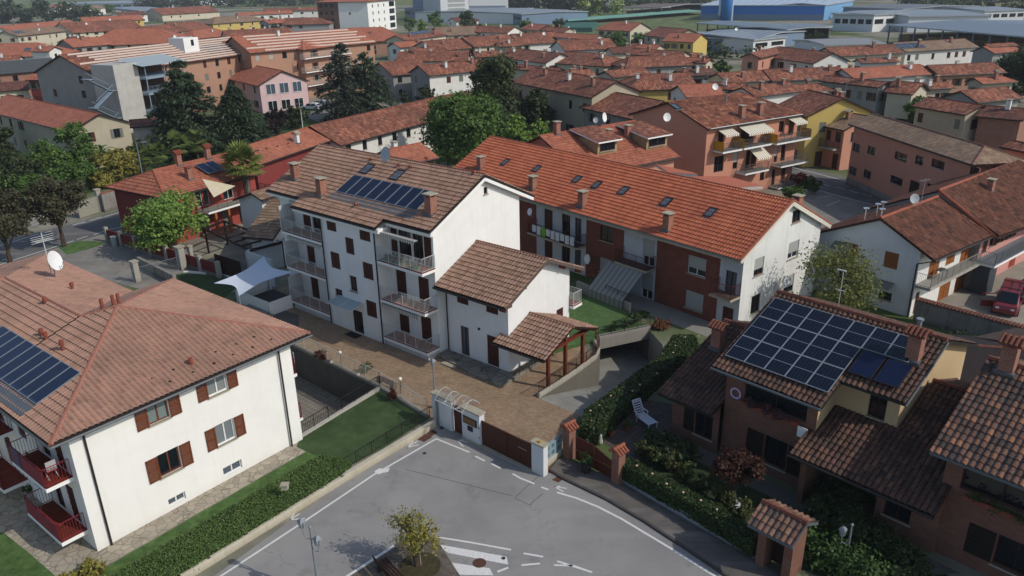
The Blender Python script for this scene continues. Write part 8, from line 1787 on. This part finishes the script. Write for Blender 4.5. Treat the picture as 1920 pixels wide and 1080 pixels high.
# --- tree on the island
TP('small young tree with yellowing leaves on the paved island', (778, 958), (782, 1064), 45, 'round', 2300, .065, LEAF_YEL, 'young_tree', seed=180, z0f=.28, clump=.3)
for k, (dx, lab) in enumerate(((-.18, 'left timber stake of the young island tree'), (.18, 'right timber stake of the young island tree'))):
 p = P(782, 1064); mb = MB(); mb.tube([(dx, 0, 0), (dx*.9, 0, 1.9)], .035, 6); o = mb.build('tree_stake', plain('pale_stake', '#8d8270', .8), None, loc=p); tag(o, lab, 'stake')
mb = MB(); c_ = P(788, 1066); mb.prism([(math.cos(t)*.95, math.sin(t)*.95) for t in np.linspace(0, 2*math.pi, 16)[:-1]], .121, .135); o = mb.build('tree_pit', plain('soil_and_grass', '#454028', .95, .5, 5.0), None, loc=(c_.x, c_.y, 0)); tag(o, kind='structure')

for i, (u, v, hw) in enumerate(((700, 72, 9), (955, 74, 8), (1110, 100, 9), (585, 78, 9), (395, 92, 8), (250, 62, 9), (1290, 150, 10), (1425, 150, 9), (1500, 172, 9), (1240, 128, 8), (860, 122, 9), (520, 62, 8), (120, 92, 9), (1650, 120, 9), (1600, 95, 8), (1350, 205, 9))):
 TP('small dark-green tree standing between the roofs of the town', (u, v-17), (u, v+6), hw, 'round', 700, .4, LEAF_DARK if i % 2 else LEAF_GREEN, seed=200+i, z0f=.05, group='small trees between the town roofs')
# ================================================================== STREET FURNITURE, VEHICLES, YARD THINGS
LAMPM = plain('lamp_grey', '#7a8186', .5, .1)
def lantern(parent, x, y, z, s=.2):
 mb = MB();
 for a in range(4):
  t = math.pi/4+a*math.pi/2; mb.bar((x+math.cos(t)*s*.6, y+math.sin(t)*s*.6, z), (x+math.cos(t)*s, y+math.sin(t)*s, z+s*1.9), .025)
 mb.lathe([(s*1.25, s*1.85), (s*.75, s*2.5), (s*.15, s*2.9), (0, s*3.3)], (x, y, z), 4); mb.lathe([(0, -.06), (s*.6, 0), (s*.5, .02)], (x, y, z), 4)
 o = mb.build('lantern', LAMPM, parent); g = MB(); g.lathe([(s*.56, .02), (s*.92, s*1.8)], (x, y, z), 4); g.build('lantern_glass', glass('lantern_glass', '#8b9497', .2), o)
def lamp(label, base, toppx, arms, zb=0.0, h=None, r=.06):
 b = P(*base, zb); h = h or upz(b, *toppx)-zb; root = empty('street_lamp', b, 0, label, 'street lamp'); mb = MB(); mb.lathe([(.14, 0), (.14, .3), (.09, .4)], n=10); mb.build('base', LAMPM, root)
 mb = MB(); mb.tube([(0, 0, .3), (0, 0, h)], [r, r*.7], 8); mb.lathe([(.05, h), (.08, h+.05), (.0, h+.14)], n=8); mb.build('pole', LAMPM, root)
 for (dx, dy, dz) in arms:
  mb = MB(); mb.tube([(0, 0, h-.1+dz-.75), (dx*.5, dy*.5, h-.1+dz-.95), (dx*.95, dy*.95, h-.1+dz-.8), (dx, dy, h-.1+dz-.45)], .022, 6); mb.build('arm', LAMPM, root); lantern(root, dx, dy, h-.1+dz-.45, .17)
 return root
lamp('grey street lamp with two lanterns standing in the road at the bottom centre-left', (598, 1110), (581, 990), [(-.42, .3, .35), (.36, -.35, -.05)], h=None)
lamp('grey lamp with one lantern behind the gate wall canopy', (817, 765), (812, 680), [(0.0, -.02, .35)])
lamp('pale lamp with a single hanging lantern in the villa garden at the lower right', (1584, 1060), (1597, 985), [(-.42, -.1, .1)])
ml = empty('mast_lamp', P(272, 352), 0, 'thin tall street lamp mast in front of the red house hip', 'street lamp'); mb = MB(); hh = upz(P(272, 352), 262, 268); mb.tube([(0, 0, 0), (0, 0, hh)], [.09, .05], 8); mb.build('pole', LAMPM, ml); mb = MB(); mb.tube([(0, 0, hh), (.8, 0, hh+.15)], .04, 6); mb.box(.7, 1.3, -.12, .12, hh+.1, hh+.2); mb.build('arm', LAMPM, ml)
ml = empty('mast_lamp', P(568, 243), 0, 'thin lamp mast beside the pink school building', 'street lamp'); mb = MB(); hh = upz(P(568, 243), 566, 205); mb.tube([(0, 0, 0), (0, 0, hh)], [.1, .06], 8); mb.build('pole', RAILW, ml)
ml = empty('mast_lamp', P(780, 193), 0, 'thin pale mast in front of the dark grey gable', 'street lamp'); mb = MB(); hh = upz(P(780, 193), 779, 168); mb.tube([(0, 0, 0), (0, 0, hh)], [.1, .06], 8); mb.build('pole', RAILW, ml)
# bench on the island
bn_ = empty('slatted_bench', P(735, 1085, .12), 128, 'weathered timber bench on the paved island at the bottom edge', 'bench')
mb = MB()
for k in range(4): mb.box(-.9, .9, -.25+.14*k, -.15+.14*k, .44, .48)
mb.build('seat', DKWOOD, bn_); mb = MB()
for k in range(3): mb.box(-.9, .9, .33+.03*k, .36+.03*k, .55+.14*k, .65+.14*k)
mb.build('backrest', DKWOOD, bn_)
for x in (-.75, .7): mb = MB(); mb.box(x, x+.06, -.25, .3, 0, .44); mb.build('leg', DKMETAL, bn_)
# sun lounger
lo_ = empty('sun_lounger', P(1203, 789), -62, 'white slatted plastic sun lounger on the villa terrace', 'sun lounger'); WPL = plain('white_plastic', '#c9ccd0', .4, .04)
mb = MB()
for k in range(9): mb.box(-.15+.14*k, -.15+.14*k+.1, -.3, .3, .36, .39)
mb.box(-.2, 1.15, -.33, -.28, .33, .4); mb.box(-.2, 1.15, .28, .33, .33, .4); mb.build('seat', WPL, lo_)
mb = MB()
for k in range(6): x = -.2-.075*k; z = .42+.125*k; mb.bar((x, -.27, z), (x, .27, z), .09, .03)
mb.bar((-.15, -.29, .36), (-.62, -.29, 1.15), .05); mb.bar((-.15, .29, .36), (-.62, .29, 1.15), .05); mb.bar((-.62, -.3, 1.15), (-.62, .3, 1.15), .06); mb.build('backrest', WPL, lo_)
for x, y in ((-.1, -.3), (-.1, .3), (1.05, -.3), (1.05, .3)): mb = MB(); mb.bar((x, y, 0), (x, y, .36), .05); mb.build('leg', WPL, lo_)
for y in (-.34, .34): mb = MB(); mb.bar((-.35, y, .62), (.15, y, .62), .06, .03); mb.bar((.1, y, .62), (.1, y, .36), .04); mb.build('armrest', WPL, lo_)
# pots
def pot(label, u, v, r=.2, z=0, plant=True, col='#8a5038'):
 root = empty('plant_pot', P(u, v, z), 0, label, 'plant pot'); mb = MB(); mb.lathe([(0, 0), (r*.7, 0), (r, r*1.5), (r*1.08, r*1.5), (r*1.05, r*1.7), (0, r*1.6)], n=12); mb.build('pot', plain('pot_'+col, col, .8), root)
 if plant: V, F = leaf_cloud([(0, 0, r*2.4, r*1.2, r*1.2, r)], 260, .06, int(u)); cloud_obj('plant', V, F, LEAF_HEDGE, root)
pot('terracotta pot with plant on the villa terrace near the timber gate', 1146, 818, .2); pot('second terracotta pot on the villa terrace nearer the lounger', 1176, 806, .2)
pot('dark planter with green plant on the pavement in front of the timber gate', 1099, 884, .32, .1, True, '#2b2624')
pot('small white-grey planter left of the low left balcony', 57, 930, .2, 0, True, '#9a9a96');
dg = empty('stone_dog', P(1125, 832), 0, 'small pale statue on the timber gate side of the villa terrace', 'statue'); mb = MB(); mb.lathe([(0, 0), (.16, 0), (.17, .2), (.1, .4), (.12, .5), (.1, .6), (0, .66)], n=10); mb.build('figure', plain('pale_statue', '#a8a69c', .8), dg, smooth=True)
# stone ball / lamp block in the hedge
mb = MB(); mb.box(-.16, .16, -.13, .13, 1.05, 1.28); mb.box(-.2, .2, -.17, .17, 1.28, 1.36); o = mb.build('stone_marker', CAPST, None, loc=P(534, 912, 1.2)-Vector((0, 0, 1.2))); tag(o, 'small square stone block rising out of the long green hedge', 'stone block')
# bicycle left of the house
bi = empty('bicycle', P(52, 990), 20, 'parked bicycle beside the low left balcony of the white house', 'bicycle')
def wheel(x):
 mb = MB(); mb.tube([(x+math.cos(t)*.33, 0, .34+math.sin(t)*.33) for t in np.linspace(0, 2*math.pi, 21)], .018, 5, cap=False); [mb.bar((x, 0, .34), (x+math.cos(t)*.33, 0, .34+math.sin(t)*.33), .006) for t in np.linspace(0, 2*math.pi, 13)[:-1]]; mb.build('wheel', GREYMETAL, bi)
wheel(0); wheel(1.02); mb = MB(); [mb.bar(a_, b_, .03) for a_, b_ in (((0, 0, .34), (.38, 0, .32)), ((.38, 0, .32), (.28, 0, .85)), ((.38, 0, .32), (.85, 0, .8)), ((.3, 0, .75), (.85, 0, .85)), ((.82, 0, .95), (1.02, 0, .34)), ((0, 0, .34), (.3, 0, .75)))]; mb.build('frame', plain('grey_blue_paint', '#5d6b7a', .5), bi)
mb = MB(); mb.box(.16, .42, -.07, .07, .86, .92); mb.build('saddle', DKMETAL, bi); mb = MB(); mb.bar((.82, -.28, 1.02), (.82, .28, 1.02), .025); mb.bar((.82, 0, .9), (.82, 0, 1.02), .03); mb.build('handlebar', GREYMETAL, bi)
# balcony chairs and cloth on the left house
ch = empty('folding_chair', lf.fr.W(-.6, 1.3, 4.0), 51.5+180, 'folding chair with reddish cushion on the upper left balcony', 'chair')
mb = MB(); mb.box(-.22, .22, -.22, .22, .42, .47); mb.build('seat', plain('chair_cloth', '#a0474c', .8), ch); mb = MB(); mb.box(-.22, .22, .2, .24, .5, .95); mb.build('backrest', plain('grey_back', '#a9a9a9', .7), ch)
for x in (-.2, .2):
 for y in (-.2, .2): mb = MB(); mb.bar((x, y, 0), (x, -y, .45), .025); mb.build('leg', GREYMETAL, ch)
mb = MB(); mb.box(-.02, .02, 0, .8, .05, 1.02); o = mb.build('lilac_towel', plain('lilac_cloth', '#5c4a66', .9), None, loc=lf.fr.W(-1.2, 3.0, 4.0), az=51.5); tag(o, 'dark lilac towel hanging on the upper left balcony rail', 'towel')
o = None
for i in range(4):
 mb = MB(); mb.box(-.01, .01, 0, .3, -.7, 0); o = mb.build('cloth', plain('pale_washing', '#b9bccb', .9), None, loc=lf.fr.W(13.25, 1.6+.4*i, 4.7), az=51.5); tag(o, 'pale washing on the airer outside the right-hand red balcony', 'laundry', 'washing on the right red balcony')
V, F = leaf_cloud([(12.8-.0, 1.7, 4.0, .3, .3, .3)], 300, .06, 9); V = V-np.array([0, 0, 0]); o = cloud_obj('flowering_plant', V, F, leafmat('balcony_flowers', '#3a5a1c', '#6a7a2a', '#a03a2a'), None); o.location = lf.fr.W(0, 0); o.rotation_euler = (0, 0, math.radians(51.5)); tag(o, 'flowering plant on the upper right red balcony', 'plant')
# ---- vehicles
def wheel_parts(root, L, W_, r=.32):
 for x in (L*.18, L*.82):
  for y in (0.06, W_-.06):
   mb = MB(); mb.tube([(x, y-.1, r), (x, y+.1, r)], r, 16); w_ = mb.build('wheel', plain('tyre_rubber', '#161616', .8), root); mb = MB(); s = -1 if y < W_/2 else 1; mb.tube([(x, y+s*.1, r), (x, y+s*.115, r)], r*.6, 12); mb.build('rim', GREYMETAL, w_)
def loft(secs, mats_mi=0):
 """body from cross-sections (x, [(y,z)...])"""
 mb = MB(); n = len(secs[0][1])
 for x, pts in secs: mb.v += [(x, y, z) for y, z in pts]
 for i in range(len(secs)-1):
  for k in range(n-1): mb.f.append((i*n+k, i*n+k+1, (i+1)*n+k+1, (i+1)*n+k)); mb.m.append(0)
 mb.f.append(tuple(range(n))); mb.m.append(0); mb.f.append(tuple((len(secs)-1)*n+k for k in range(n))[::-1]); mb.m.append(0); return mb
def car(name, label, base, az, col, L=4.2, W_=1.75, H=1.5, van=False):
 root = empty(name, base, az, label, 'van' if van else 'car'); paint = plain('paint_'+col, col, .3, .03, 1.0, 0, .6)
 def sec(x, zt, half, zs=.75): return (x, [(W_/2-half, .28), (W_/2-half, zs), (W_/2-half*.93, zs+.1 if zt > zs+.15 else zt), (W_/2-half*.78, zt), (W_/2+half*.78, zt), (W_/2+half*.93, zs+.1 if zt > zs+.15 else zt), (W_/2+half, zs), (W_/2+half, .28)])
 h = W_/2
 if van: S_ = [sec(0, H*.93, h*.95), sec(.1, H, h), sec(L*.6, H, h), sec(L*.74, H*.97, h), sec(L*.88, .98, h), sec(L*.97, .86, h*.95), sec(L, .6, h*.85, .55)]
 else: S_ = [sec(0, .85, h*.9), sec(.25, .98, h), sec(L*.2, H*.95, h), sec(L*.35, H, h), sec(L*.58, H*.97, h), sec(L*.75, .96, h), sec(L*.95, .8, h*.95), sec(L, .55, h*.8, .5)]
 loft(S_).build('body', paint, root); zt = H-.08; zl = .95; G = glass('car_glass', '#0c0f12', .05)
 x0, x1 = (L*.12, L*.74) if van else (L*.14, L*.72)
 for y, s in ((0, -1), (W_, 1)):
  mb = MB();
  for (a_, b_) in ((x0+.15, (x0+x1)/2-.04), ((x0+x1)/2+.04, x1-.1)): mb.face([(a_, y+s*.012, zl-.02), (b_+.05, y+s*.012, zl-.02), (b_-.12, y-s*.11*(1), zt-.06), (a_+.05, y-s*.11, zt-.06)])
  mb.build('side_window', G, root)
 xa_, xb_ = (L*.745, L*.885) if van else (L*.59, L*.755); mb = MB(); mb.face([(xb_-.01, W_*.1, zl+.06), (xb_-.01, W_*.9, zl+.06), (xa_+.03, W_*.82, H*.965), (xa_+.03, W_*.18, H*.965)]); o = mb.build('windscreen', G, root); o.location = (.03, 0, .025)
 mb = MB(); xr = .02 if van else L*.2; mb.face([(-.012 if van else .22, W_*.15, 1.02), (-.012 if van else .22, W_*.85, 1.02), (.02 if van else L*.195, W_*.82, H*.9), (.02 if van else L*.195, W_*.18, H*.9)]); o = mb.build('rear_window', G, root); o.location = (-.02, 0, .02)
 for y in (W_*.14, W_*.72): mb = MB(); mb.box(L-.06, L+.015, y, y+W_*.14, .6, .72); mb.build('headlight', glass('lamp_glass', '#b9bcbc', .1), root)
 wheel_parts(root, L, W_); return root
WL_ = Fr(P2(1800, 602), 0)
vc = P(1905, 590); d1_ = P(1838, 618)
van_ = car('van', 'red van with its front door open behind the tile-topped wall', P(1872, 556), 232, '#6e2228', 4.4, 1.75, 1.75, True)
mb = MB();
for y in (.25, .85, 1.4): mb.bar((.5, y, 1.8), (3.0, y, 1.8), .04)
for x in (.8, 2.6): mb.bar((x, .15, 1.79), (x, 1.6, 1.79), .04)
mb.build('roof_rails', DKMETAL, van_)
mb = MB(); mb.bar((3.2, -.05, .5), (3.6, -.85, .5), .05, .5); mb.bar((3.2, -.05, 1.35), (3.6, -.85, 1.3), .05, .06); mb.bar((3.6, -.85, .5), (3.6, -.85, 1.3), .05); mb.build('open_door', plain('paint_#7a1c22', '#7a1c22', .3, .03, 1.0, 0, .6), van_)
car('car', 'dark green hatchback with pale bonnet parked beyond the red van', P(1930, 540), 215, '#20302a', 4.0, 1.7, 1.45)
car('car', 'silver car parked at the right edge behind the red van', P(1965, 545), 215, '#9aa2a6', 4.2, 1.75, 1.45)
car('car', 'white car parked in the yard near the pink school building', P(606, 205), 160, '#c4c6c8', 4.2, 1.75, 1.45); car('car', 'silver car parked beside the white one near the pink school building', P(622, 200), 160, '#8f959a', 4.2, 1.75, 1.45)
# ---- walls by the farmhouse
tw = empty('boundary_wall', P(1712, 600), 0, 'grey rendered wall topped with curved tiles in front of the red van', 'wall'); a_, b_ = P(1712, 600), P(1880, 648); v_ = b_-a_; L_ = v_.length; tw.rotation_euler = (0, 0, math.atan2(v_.y, v_.x))
mb = MB(); mb.box(0, L_+4, -.12, .12, 0, 1.75); mb.build('wall_body', CONCD, tw); mb = MB()
for k in range(int((L_+4)/.25)): mb.tube([(k*.25+.1, -.28, 1.75), (k*.25+.1, 0, 1.9), (k*.25+.1, .28, 1.78)], .09, 6)
mb.build('tile_cap', COPPICAP, tw)
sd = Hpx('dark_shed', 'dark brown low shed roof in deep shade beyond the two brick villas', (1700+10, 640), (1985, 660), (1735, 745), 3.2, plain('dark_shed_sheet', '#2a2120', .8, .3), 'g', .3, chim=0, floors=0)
Hpx('small_shed', 'small brown corrugated shed roof just below the red van', (1880, 640), (1960, 622), (1905, 672), 2.6, plain('brown_corrugated', '#54443c', .8, .3), 'g', .3, chim=0, floors=0, back=2)
# ---- left middle: fences, pergola, sail, terrace
FENR = plaster('dark_red_fence_panel', '#6b2320', .3)
fa, fb_ = P(203, 453), P(412, 521); fd = empty('red_panel_fence', fa, math.degrees(math.atan2((fb_-fa).y, (fb_-fa).x)), 'dark red panelled fence with pale pillars along the forecourt of the red house', 'fence'); L_ = (fb_-fa).length; n = 7
for k in range(n+1): mb = MB(); mb.box(L_*k/n-.18, L_*k/n+.18, -.18, .18, 0, 1.6); mb.build('pillar', CONC, fd)
for k in range(n): mb = MB(); mb.box(L_*k/n+.18, L_*(k+1)/n-.18, -.06, .06, .35, 1.35); mb.build('panel', FENR, fd); mb = MB(); mb.box(L_*k/n+.18, L_*(k+1)/n-.18, -.1, .1, 0, .33); mb.build('low_wall', CONCD, fd)
mb = MB(); mb.box(0, 2.2, -.3, .5, 1.2, 1.55); o = mb.build('orange_cover', plain('orange_tarpaulin', '#9c5230', .7), None, loc=P(240, 440)-Vector((0, 0, .6)), az=-20); tag(o, 'orange covered heap behind the red panelled fence', 'cover')
bp_ = empty('forecourt_gate', P(255, 515), 0, 'low pale iron gate between stone pillars left of the sunken drive', 'gate')
def pillar(label, u, v, h=2.0, w=.5):
 r_ = empty('stone_pillar', P(u, v), -35, label, 'pillar'); mb = MB(); mb.box(-w/2, w/2, -w/2, w/2, 0, h); mb.build('shaft', CONC, r_); mb = MB(); mb.box(-w*.65, w*.65, -w*.65, w*.65, h, h+.12); mb.build('cap', CAPST, r_)
pillar('pale stone pillar at the left end of the drive gate', 258, 528, 1.9); pillar('broad pale stone pillar beside the white iron gate', 343, 505, 2.2, .6); pillar('narrow stone pillar right of the white iron gate', 362, 500, 2.0, .35); pillar('stone pillar behind the left road beside the grey gate', 190, 396, 2.6, .5)
bpy.data.objects.remove(bp_)
def irongate(label, a, b_, h, mat=RAILW, sp=.14, name='iron_gate'):
 A_, B_ = P(*a), P(*b_); r_ = empty(name, A_, 0, label, 'gate'); railing(r_, [Vector((0, 0, 0)), B_-A_], h, mat, sp, posts=2.0); return r_
irongate('white barred pedestrian gate beside the broad stone pillar', (347, 504), (361, 500), 1.8); irongate('pale barred driveway gate between the broad pillar and the left pillar', (262, 527), (335, 507), 1.3, LAMPM)
irongate('low barred fence left of the drive gate pillar', (218, 545), (254, 530), 1.1, LAMPM, name='iron_fence')
gw_ = empty('garden_wall', P(196, 398), 0, 'old rendered wall with mossy cap between stone pillar and red house', 'wall'); d_ = P(236, 386)-P(196, 398); mb = MB(); mb.bar((0, 0, 1.1), (d_.x, d_.y, 1.1), .25, 2.2); mb.build('wall_body', CONCD, gw_); mb = MB(); mb.bar((0, 0, 2.25), (d_.x, d_.y, 2.25), .35, .1); mb.build('coping', ORANGECAP, gw_)
gw_ = empty('grey_gate', P(150, 410), 0, 'plain grey-beige sliding gate left of the stone pillar across the left road', 'gate'); d_ = P(187, 398)-P(150, 410); mb = MB(); mb.bar((0, 0, 1.0), (d_.x, d_.y, 1.0), .08, 1.9); mb.build('gate_panel', plain('grey_beige_panel', '#8f8d7f', .7), gw_)
irongate('white picket gate and fence across the left road', (58, 425), (84, 417), 1.7)
irongate('white picket fence further left across the left road', (-20, 452), (40, 432), 1.5, name='iron_fence')
wh = empty('wheelie_bin', P(216, 462), 0, 'grey-white bin beside the first pillar of the red panelled fence', 'bin'); mb = MB(); mb.lathe([(0, 0), (.25, 0), (.32, 1.0), (.34, 1.02), (.34, 1.1), (0, 1.15)], n=12); mb.build('body', plain('pale_bin', '#8f999a', .6), wh)
# pergola
pg = empty('pergola', P(452, 560), 0, 'dark timber pergola with slatted fence left of the white shade sail', 'pergola'); q = [P(u, v, 2.5)-P(452, 560) for u, v in ((384, 430), (470, 470), (530, 455), (420, 415))]
mb = MB(); [mb.bar(a_, b_, .16, .16) for a_, b_ in zip(q, q[1:]+q[:1])]; mb.build('beam', DKWOOD, pg)
for k in range(7): mb = MB(); mb.bar(q[0].lerp(q[1], k/6)+Vector((0, 0, .1)), q[3].lerp(q[2], k/6)+Vector((0, 0, .1)), .08, .14); mb.build('rafter', DKWOOD, pg)
for c_ in q: mb = MB(); mb.bar((c_.x, c_.y, 0), (c_.x, c_.y, 2.5), .16); mb.build('post', DKWOOD, pg)
pf_ = empty('slatted_fence', P(408, 512), 0, 'black-brown slatted timber fence below the pergola', 'fence'); d_ = P(457, 528)-P(408, 512); mb = MB(); L_ = d_.length
for k in range(int(L_/.14)): c_ = d_*(k*.14/L_); mb.box(c_.x-.05, c_.x+.05, c_.y-.02, c_.y+.02, 0, 1.9)
mb.build('slats', DKWOOD, pf_)
# white shade sail
sc_ = [P(495, 480, 3.4), P(545, 506, 3.9), P(463, 538, 2.9), P(448, 555, 2.0), P(401, 531, 2.6)]
def sail(name, label, A_, B_, C_, D_, mat, sag=.35, n=8):
 mb = MB(); g = [[None]*(n+1) for _ in range(n+1)]
 for i in range(n+1):
  for j in range(n+1):
   s, t = i/n, j/n; p = A_.lerp(B_, s).lerp(D_.lerp(C_, s), t); c_ = (A_+B_+C_+D_)/4; e = 1-.28*(4*s*(1-s)*(1-4*t*(1-t))+4*t*(1-t)*(1-4*s*(1-s))); p = c_+(p-c_)*e; g[i][j] = p-Vector((0, 0, sag*4*s*(1-s)*4*t*(1-t)*.5))
 for i in range(n):
  for j in range(n): mb.face([g[i][j], g[i+1][j], g[i+1][j+1], g[i][j+1]])
 o = mb.build(name, mat, smooth=True); return tag(o, label, 'sun sail')
sail('shade_sail', 'large white four-cornered shade sail left of the white block', sc_[0], P(552, 510, 3.6), sc_[3], sc_[4], plain('white_sailcloth', '#c3cbd6', .7, .03), .2)
for i, (p, lab) in enumerate(((sc_[0], 'steel post at the top corner of the white shade sail'), (sc_[3], 'steel post at the low corner of the white shade sail'))):
 mb = MB(); mb.tube([(0, 0, 0), (0, 0, p.z)], .05, 8); o = mb.build('sail_post', GREYMETAL, None, loc=(p.x, p.y, 0)); tag(o, lab, 'post')
# terrace building, turf and walls left of the white block
tb = Bld('terrace_annex', 'low white terrace walls and grey deck left of the white three-storey block', 'terrace', tuple(FM.W(-17.4, 0))[:2], -40)
mb = MB(); mb.box(-3.2, 1.6, -3.4, -3.25, 0, 1.1); mb.box(-3.2, -3.05, -3.4, 0, 0, 1.1); mb.box(1.5, 1.65, -3.4, -1.2, 0, 1.1); mb.build('parapet', WHITE, tb.root)
mb = MB(); mb.box(-7.5, -3.4, .5, .65, 0, 2.6); mb.box(-7.5, -7.35, .5, 5, 0, 2.6); mb.build('side_wall', plaster('side_white', '#b9bcbc', .3), tb.root)
mb = MB(); mb.box(-3.0, 1.5, -3.2, 0, .01, .12); mb.build('deck', plain('dark_deck', '#3a3632', .8, .2), tb.root)
mb = MB(); mb.box(-1.2, 2.4, -5.2, -3.5, 0, .35); mb.build('stone_slab', CONCD, tb.root)
tur = sheet('artificial_lawn', pxs([(318, 517), (345, 512), (430, 520), (452, 530), (420, 560), (395, 558), (350, 535)]), .012, TURF)
sheet('paved_terrace', pxs([(345, 505), (420, 480), (520, 520), (500, 560), (452, 532), (430, 518), (345, 510)]), .009, pavers('grey_boards', '#7e7c76', '#6a6863', '#4c4a47', .9, .2, -40))
sheet('terrace_ground', pxs([(450, 560), (560, 590), (560, 640), (500, 620), (430, 590)]), .007, CONCD)
mb = MB(); p0 = pxs([(345, 511), (418, 514), (452, 529)]); [mb.bar((a_[0], a_[1], .06), (b_[0], b_[1], .06), .3, .12) for a_, b_ in zip(p0[:-1], p0[1:])]; o = mb.build('white_edging', WHITEP); tag(o, 'white edging strip along the small artificial lawn', 'edging')
dv = [P(262, 505), P(335, 555)]
dr = empty('drive_parapet', P(262, 500), 0, 'grey parapet of the sunken drive behind the pinkish roof', 'wall'); d_ = P(330, 535)-P(262, 500); mb = MB(); mb.bar((0, 0, .5), (d_.x, d_.y, .5), .3, 1.0); mb.build('wall_body', CONCD, dr)
# retaining wall with small rail in front of the brick row's garden
rw1 = empty('terrace_wall', P(1082, 545, 0), 0, 'grey concrete garden wall between the raised lawn and the brick row', 'wall'); d_ = P(1181, 588)-P(1082, 545); mb = MB(); mb.bar((0, 0, .45), (d_.x, d_.y, .45), .25, .9); mb.build('wall_body', CONC, rw1); railing(rw1, [Vector((d_.x*.55, d_.y*.55, .9)), Vector((d_.x*.98, d_.y*.98, .9))], .7, RAILD, .14)
lr = empty('lawn_railing', P(1122, 632, .3), 0, 'dark railing on the lintel above the garage entrance', 'railing'); d_ = P(1218, 612, .3)-P(1122, 632, .3); railing(lr, [Vector((0, 0, 0)), d_], .8, RAILD, .14)
fg = empty('corrugated_fence', P(1700, 700), 0, 'dark fence in shade between the two brick villas', 'fence'); d_ = P(1812, 700)-P(1700, 700); mb = MB(); mb.bar((0, 0, .8), (d_.x, d_.y, .8), .06, 1.6); mb.build('panel', DKWOOD, fg)
# chairs/table on the farmhouse balcony
tbk = empty('balcony_table', h6.fr.W(2.8, -.6, 2.7), 38, 'small table with chairs on the long farmhouse balcony', 'table'); mb = MB(); mb.box(-.45, .45, -.3, .3, .7, .74); mb.build('table_top', plain('dark_table', '#4a4744', .6), tbk)
for x in (-.4, .4):
 for y in (-.26, .26): mb = MB(); mb.bar((x, y, 0), (x, y, .7), .04); mb.build('leg', DKMETAL, tbk)
# street corner wall
cwl = empty('corner_wall', P(1478, 396), 0, 'curved pale concrete wall at the corner of the car park', 'wall'); mb = MB(); pts = [P(u, v)-P(1478, 396) for u, v in ((1478, 396), (1488, 378), (1506, 366), (1528, 364))]; [mb.bar(a_+Vector((0, 0, .35)), b_+Vector((0, 0, .35)), .2, .7) for a_, b_ in zip(pts[:-1], pts[1:])]; mb.build('wall_body', CONC, cwl)
# rooftop aerials across the town
def aerial(label, u, v, z, h=2.2):
 r_ = empty('tv_aerial', P(u, v, z), 25, label, 'aerial', 'television aerials on the town roofs'); mb = MB(); mb.tube([(0, 0, 0), (0, 0, h)], .03, 5); mb.build('mast', GREYMETAL, r_); mb = MB(); mb.bar((-.6, 0, h-.15), (.6, 0, h-.15), .03)
 for k in range(6): mb.bar((-.5+.2*k, -.25, h-.15), (-.5+.2*k, .25, h-.15), .015)
 mb.build('antenna', GREYMETAL, r_)
for (u, v, z) in ((1326, 158, 8.0), (1585, 175, 8.0), (1726, 385, 7.5), (1622, 130, 8), (1085, 120, 8), (700, 90, 8), (340, 50, 8), (960, 95, 8), (1180, 110, 8), (1470, 130, 8), (560, 60, 8), (180, 60, 8), (1540, 150, 8), (1240, 85, 8)): aerial('thin television aerial standing on a town roof', u, v, z)
for i, (u, v, z, lab) in enumerate(((1020, 68, 7.6, 'white dish on the white walled house roof in the middle distance'), (1380, 60, 8, 'white dish on the roof near the dark open shed'), (207, 40, 8, 'white dish on the wide red-brown roof, right one'), (163, 48, 8, 'white dish on the wide red-brown roof, left one'), (329, 73, 8, 'white dish above the striped roof near the stair house'), (1340, 173, 8.2, 'white dish on the orange lean roof by the apartments'), (1105, 488, 2.3, None))):
 if not lab: continue
 r_ = empty('satellite_dish', P(u, v, z), 0, lab, 'satellite dish'); mb = MB(); mb.lathe([(0, 0), (.25, .02), (.5, .12)], n=14); o = mb.build('bowl', WHITEP, r_, loc=(0, 0, .8)); o.rotation_euler = (math.radians(70), 0, .2); mb = MB(); mb.tube([(0, 0, -.2), (0, 0, .8)], .03, 5); mb.build('mast', GREYMETAL, r_)

# ================================================================== AIR
mb = MB(); mb.box(-9500, 9500, -1000, 9500, -4, 27)
hz_ = mb.build('haze', bpy.data.materials.new('thin_haze')); hz_['kind'] = 'stuff'
m_ = hz_.data.materials[0]; m_.use_nodes = True; nt_ = m_.node_tree; nt_.nodes.remove(nt_.nodes['Principled BSDF']); pv_ = nt_.nodes.new('ShaderNodeVolumePrincipled'); pv_.inputs['Color'].default_value = (.82, .88, .96, 1); pv_.inputs['Density'].default_value = .00015
nt_.links.new(pv_.outputs[0], nt_.nodes['Material Output'].inputs['Volume'])
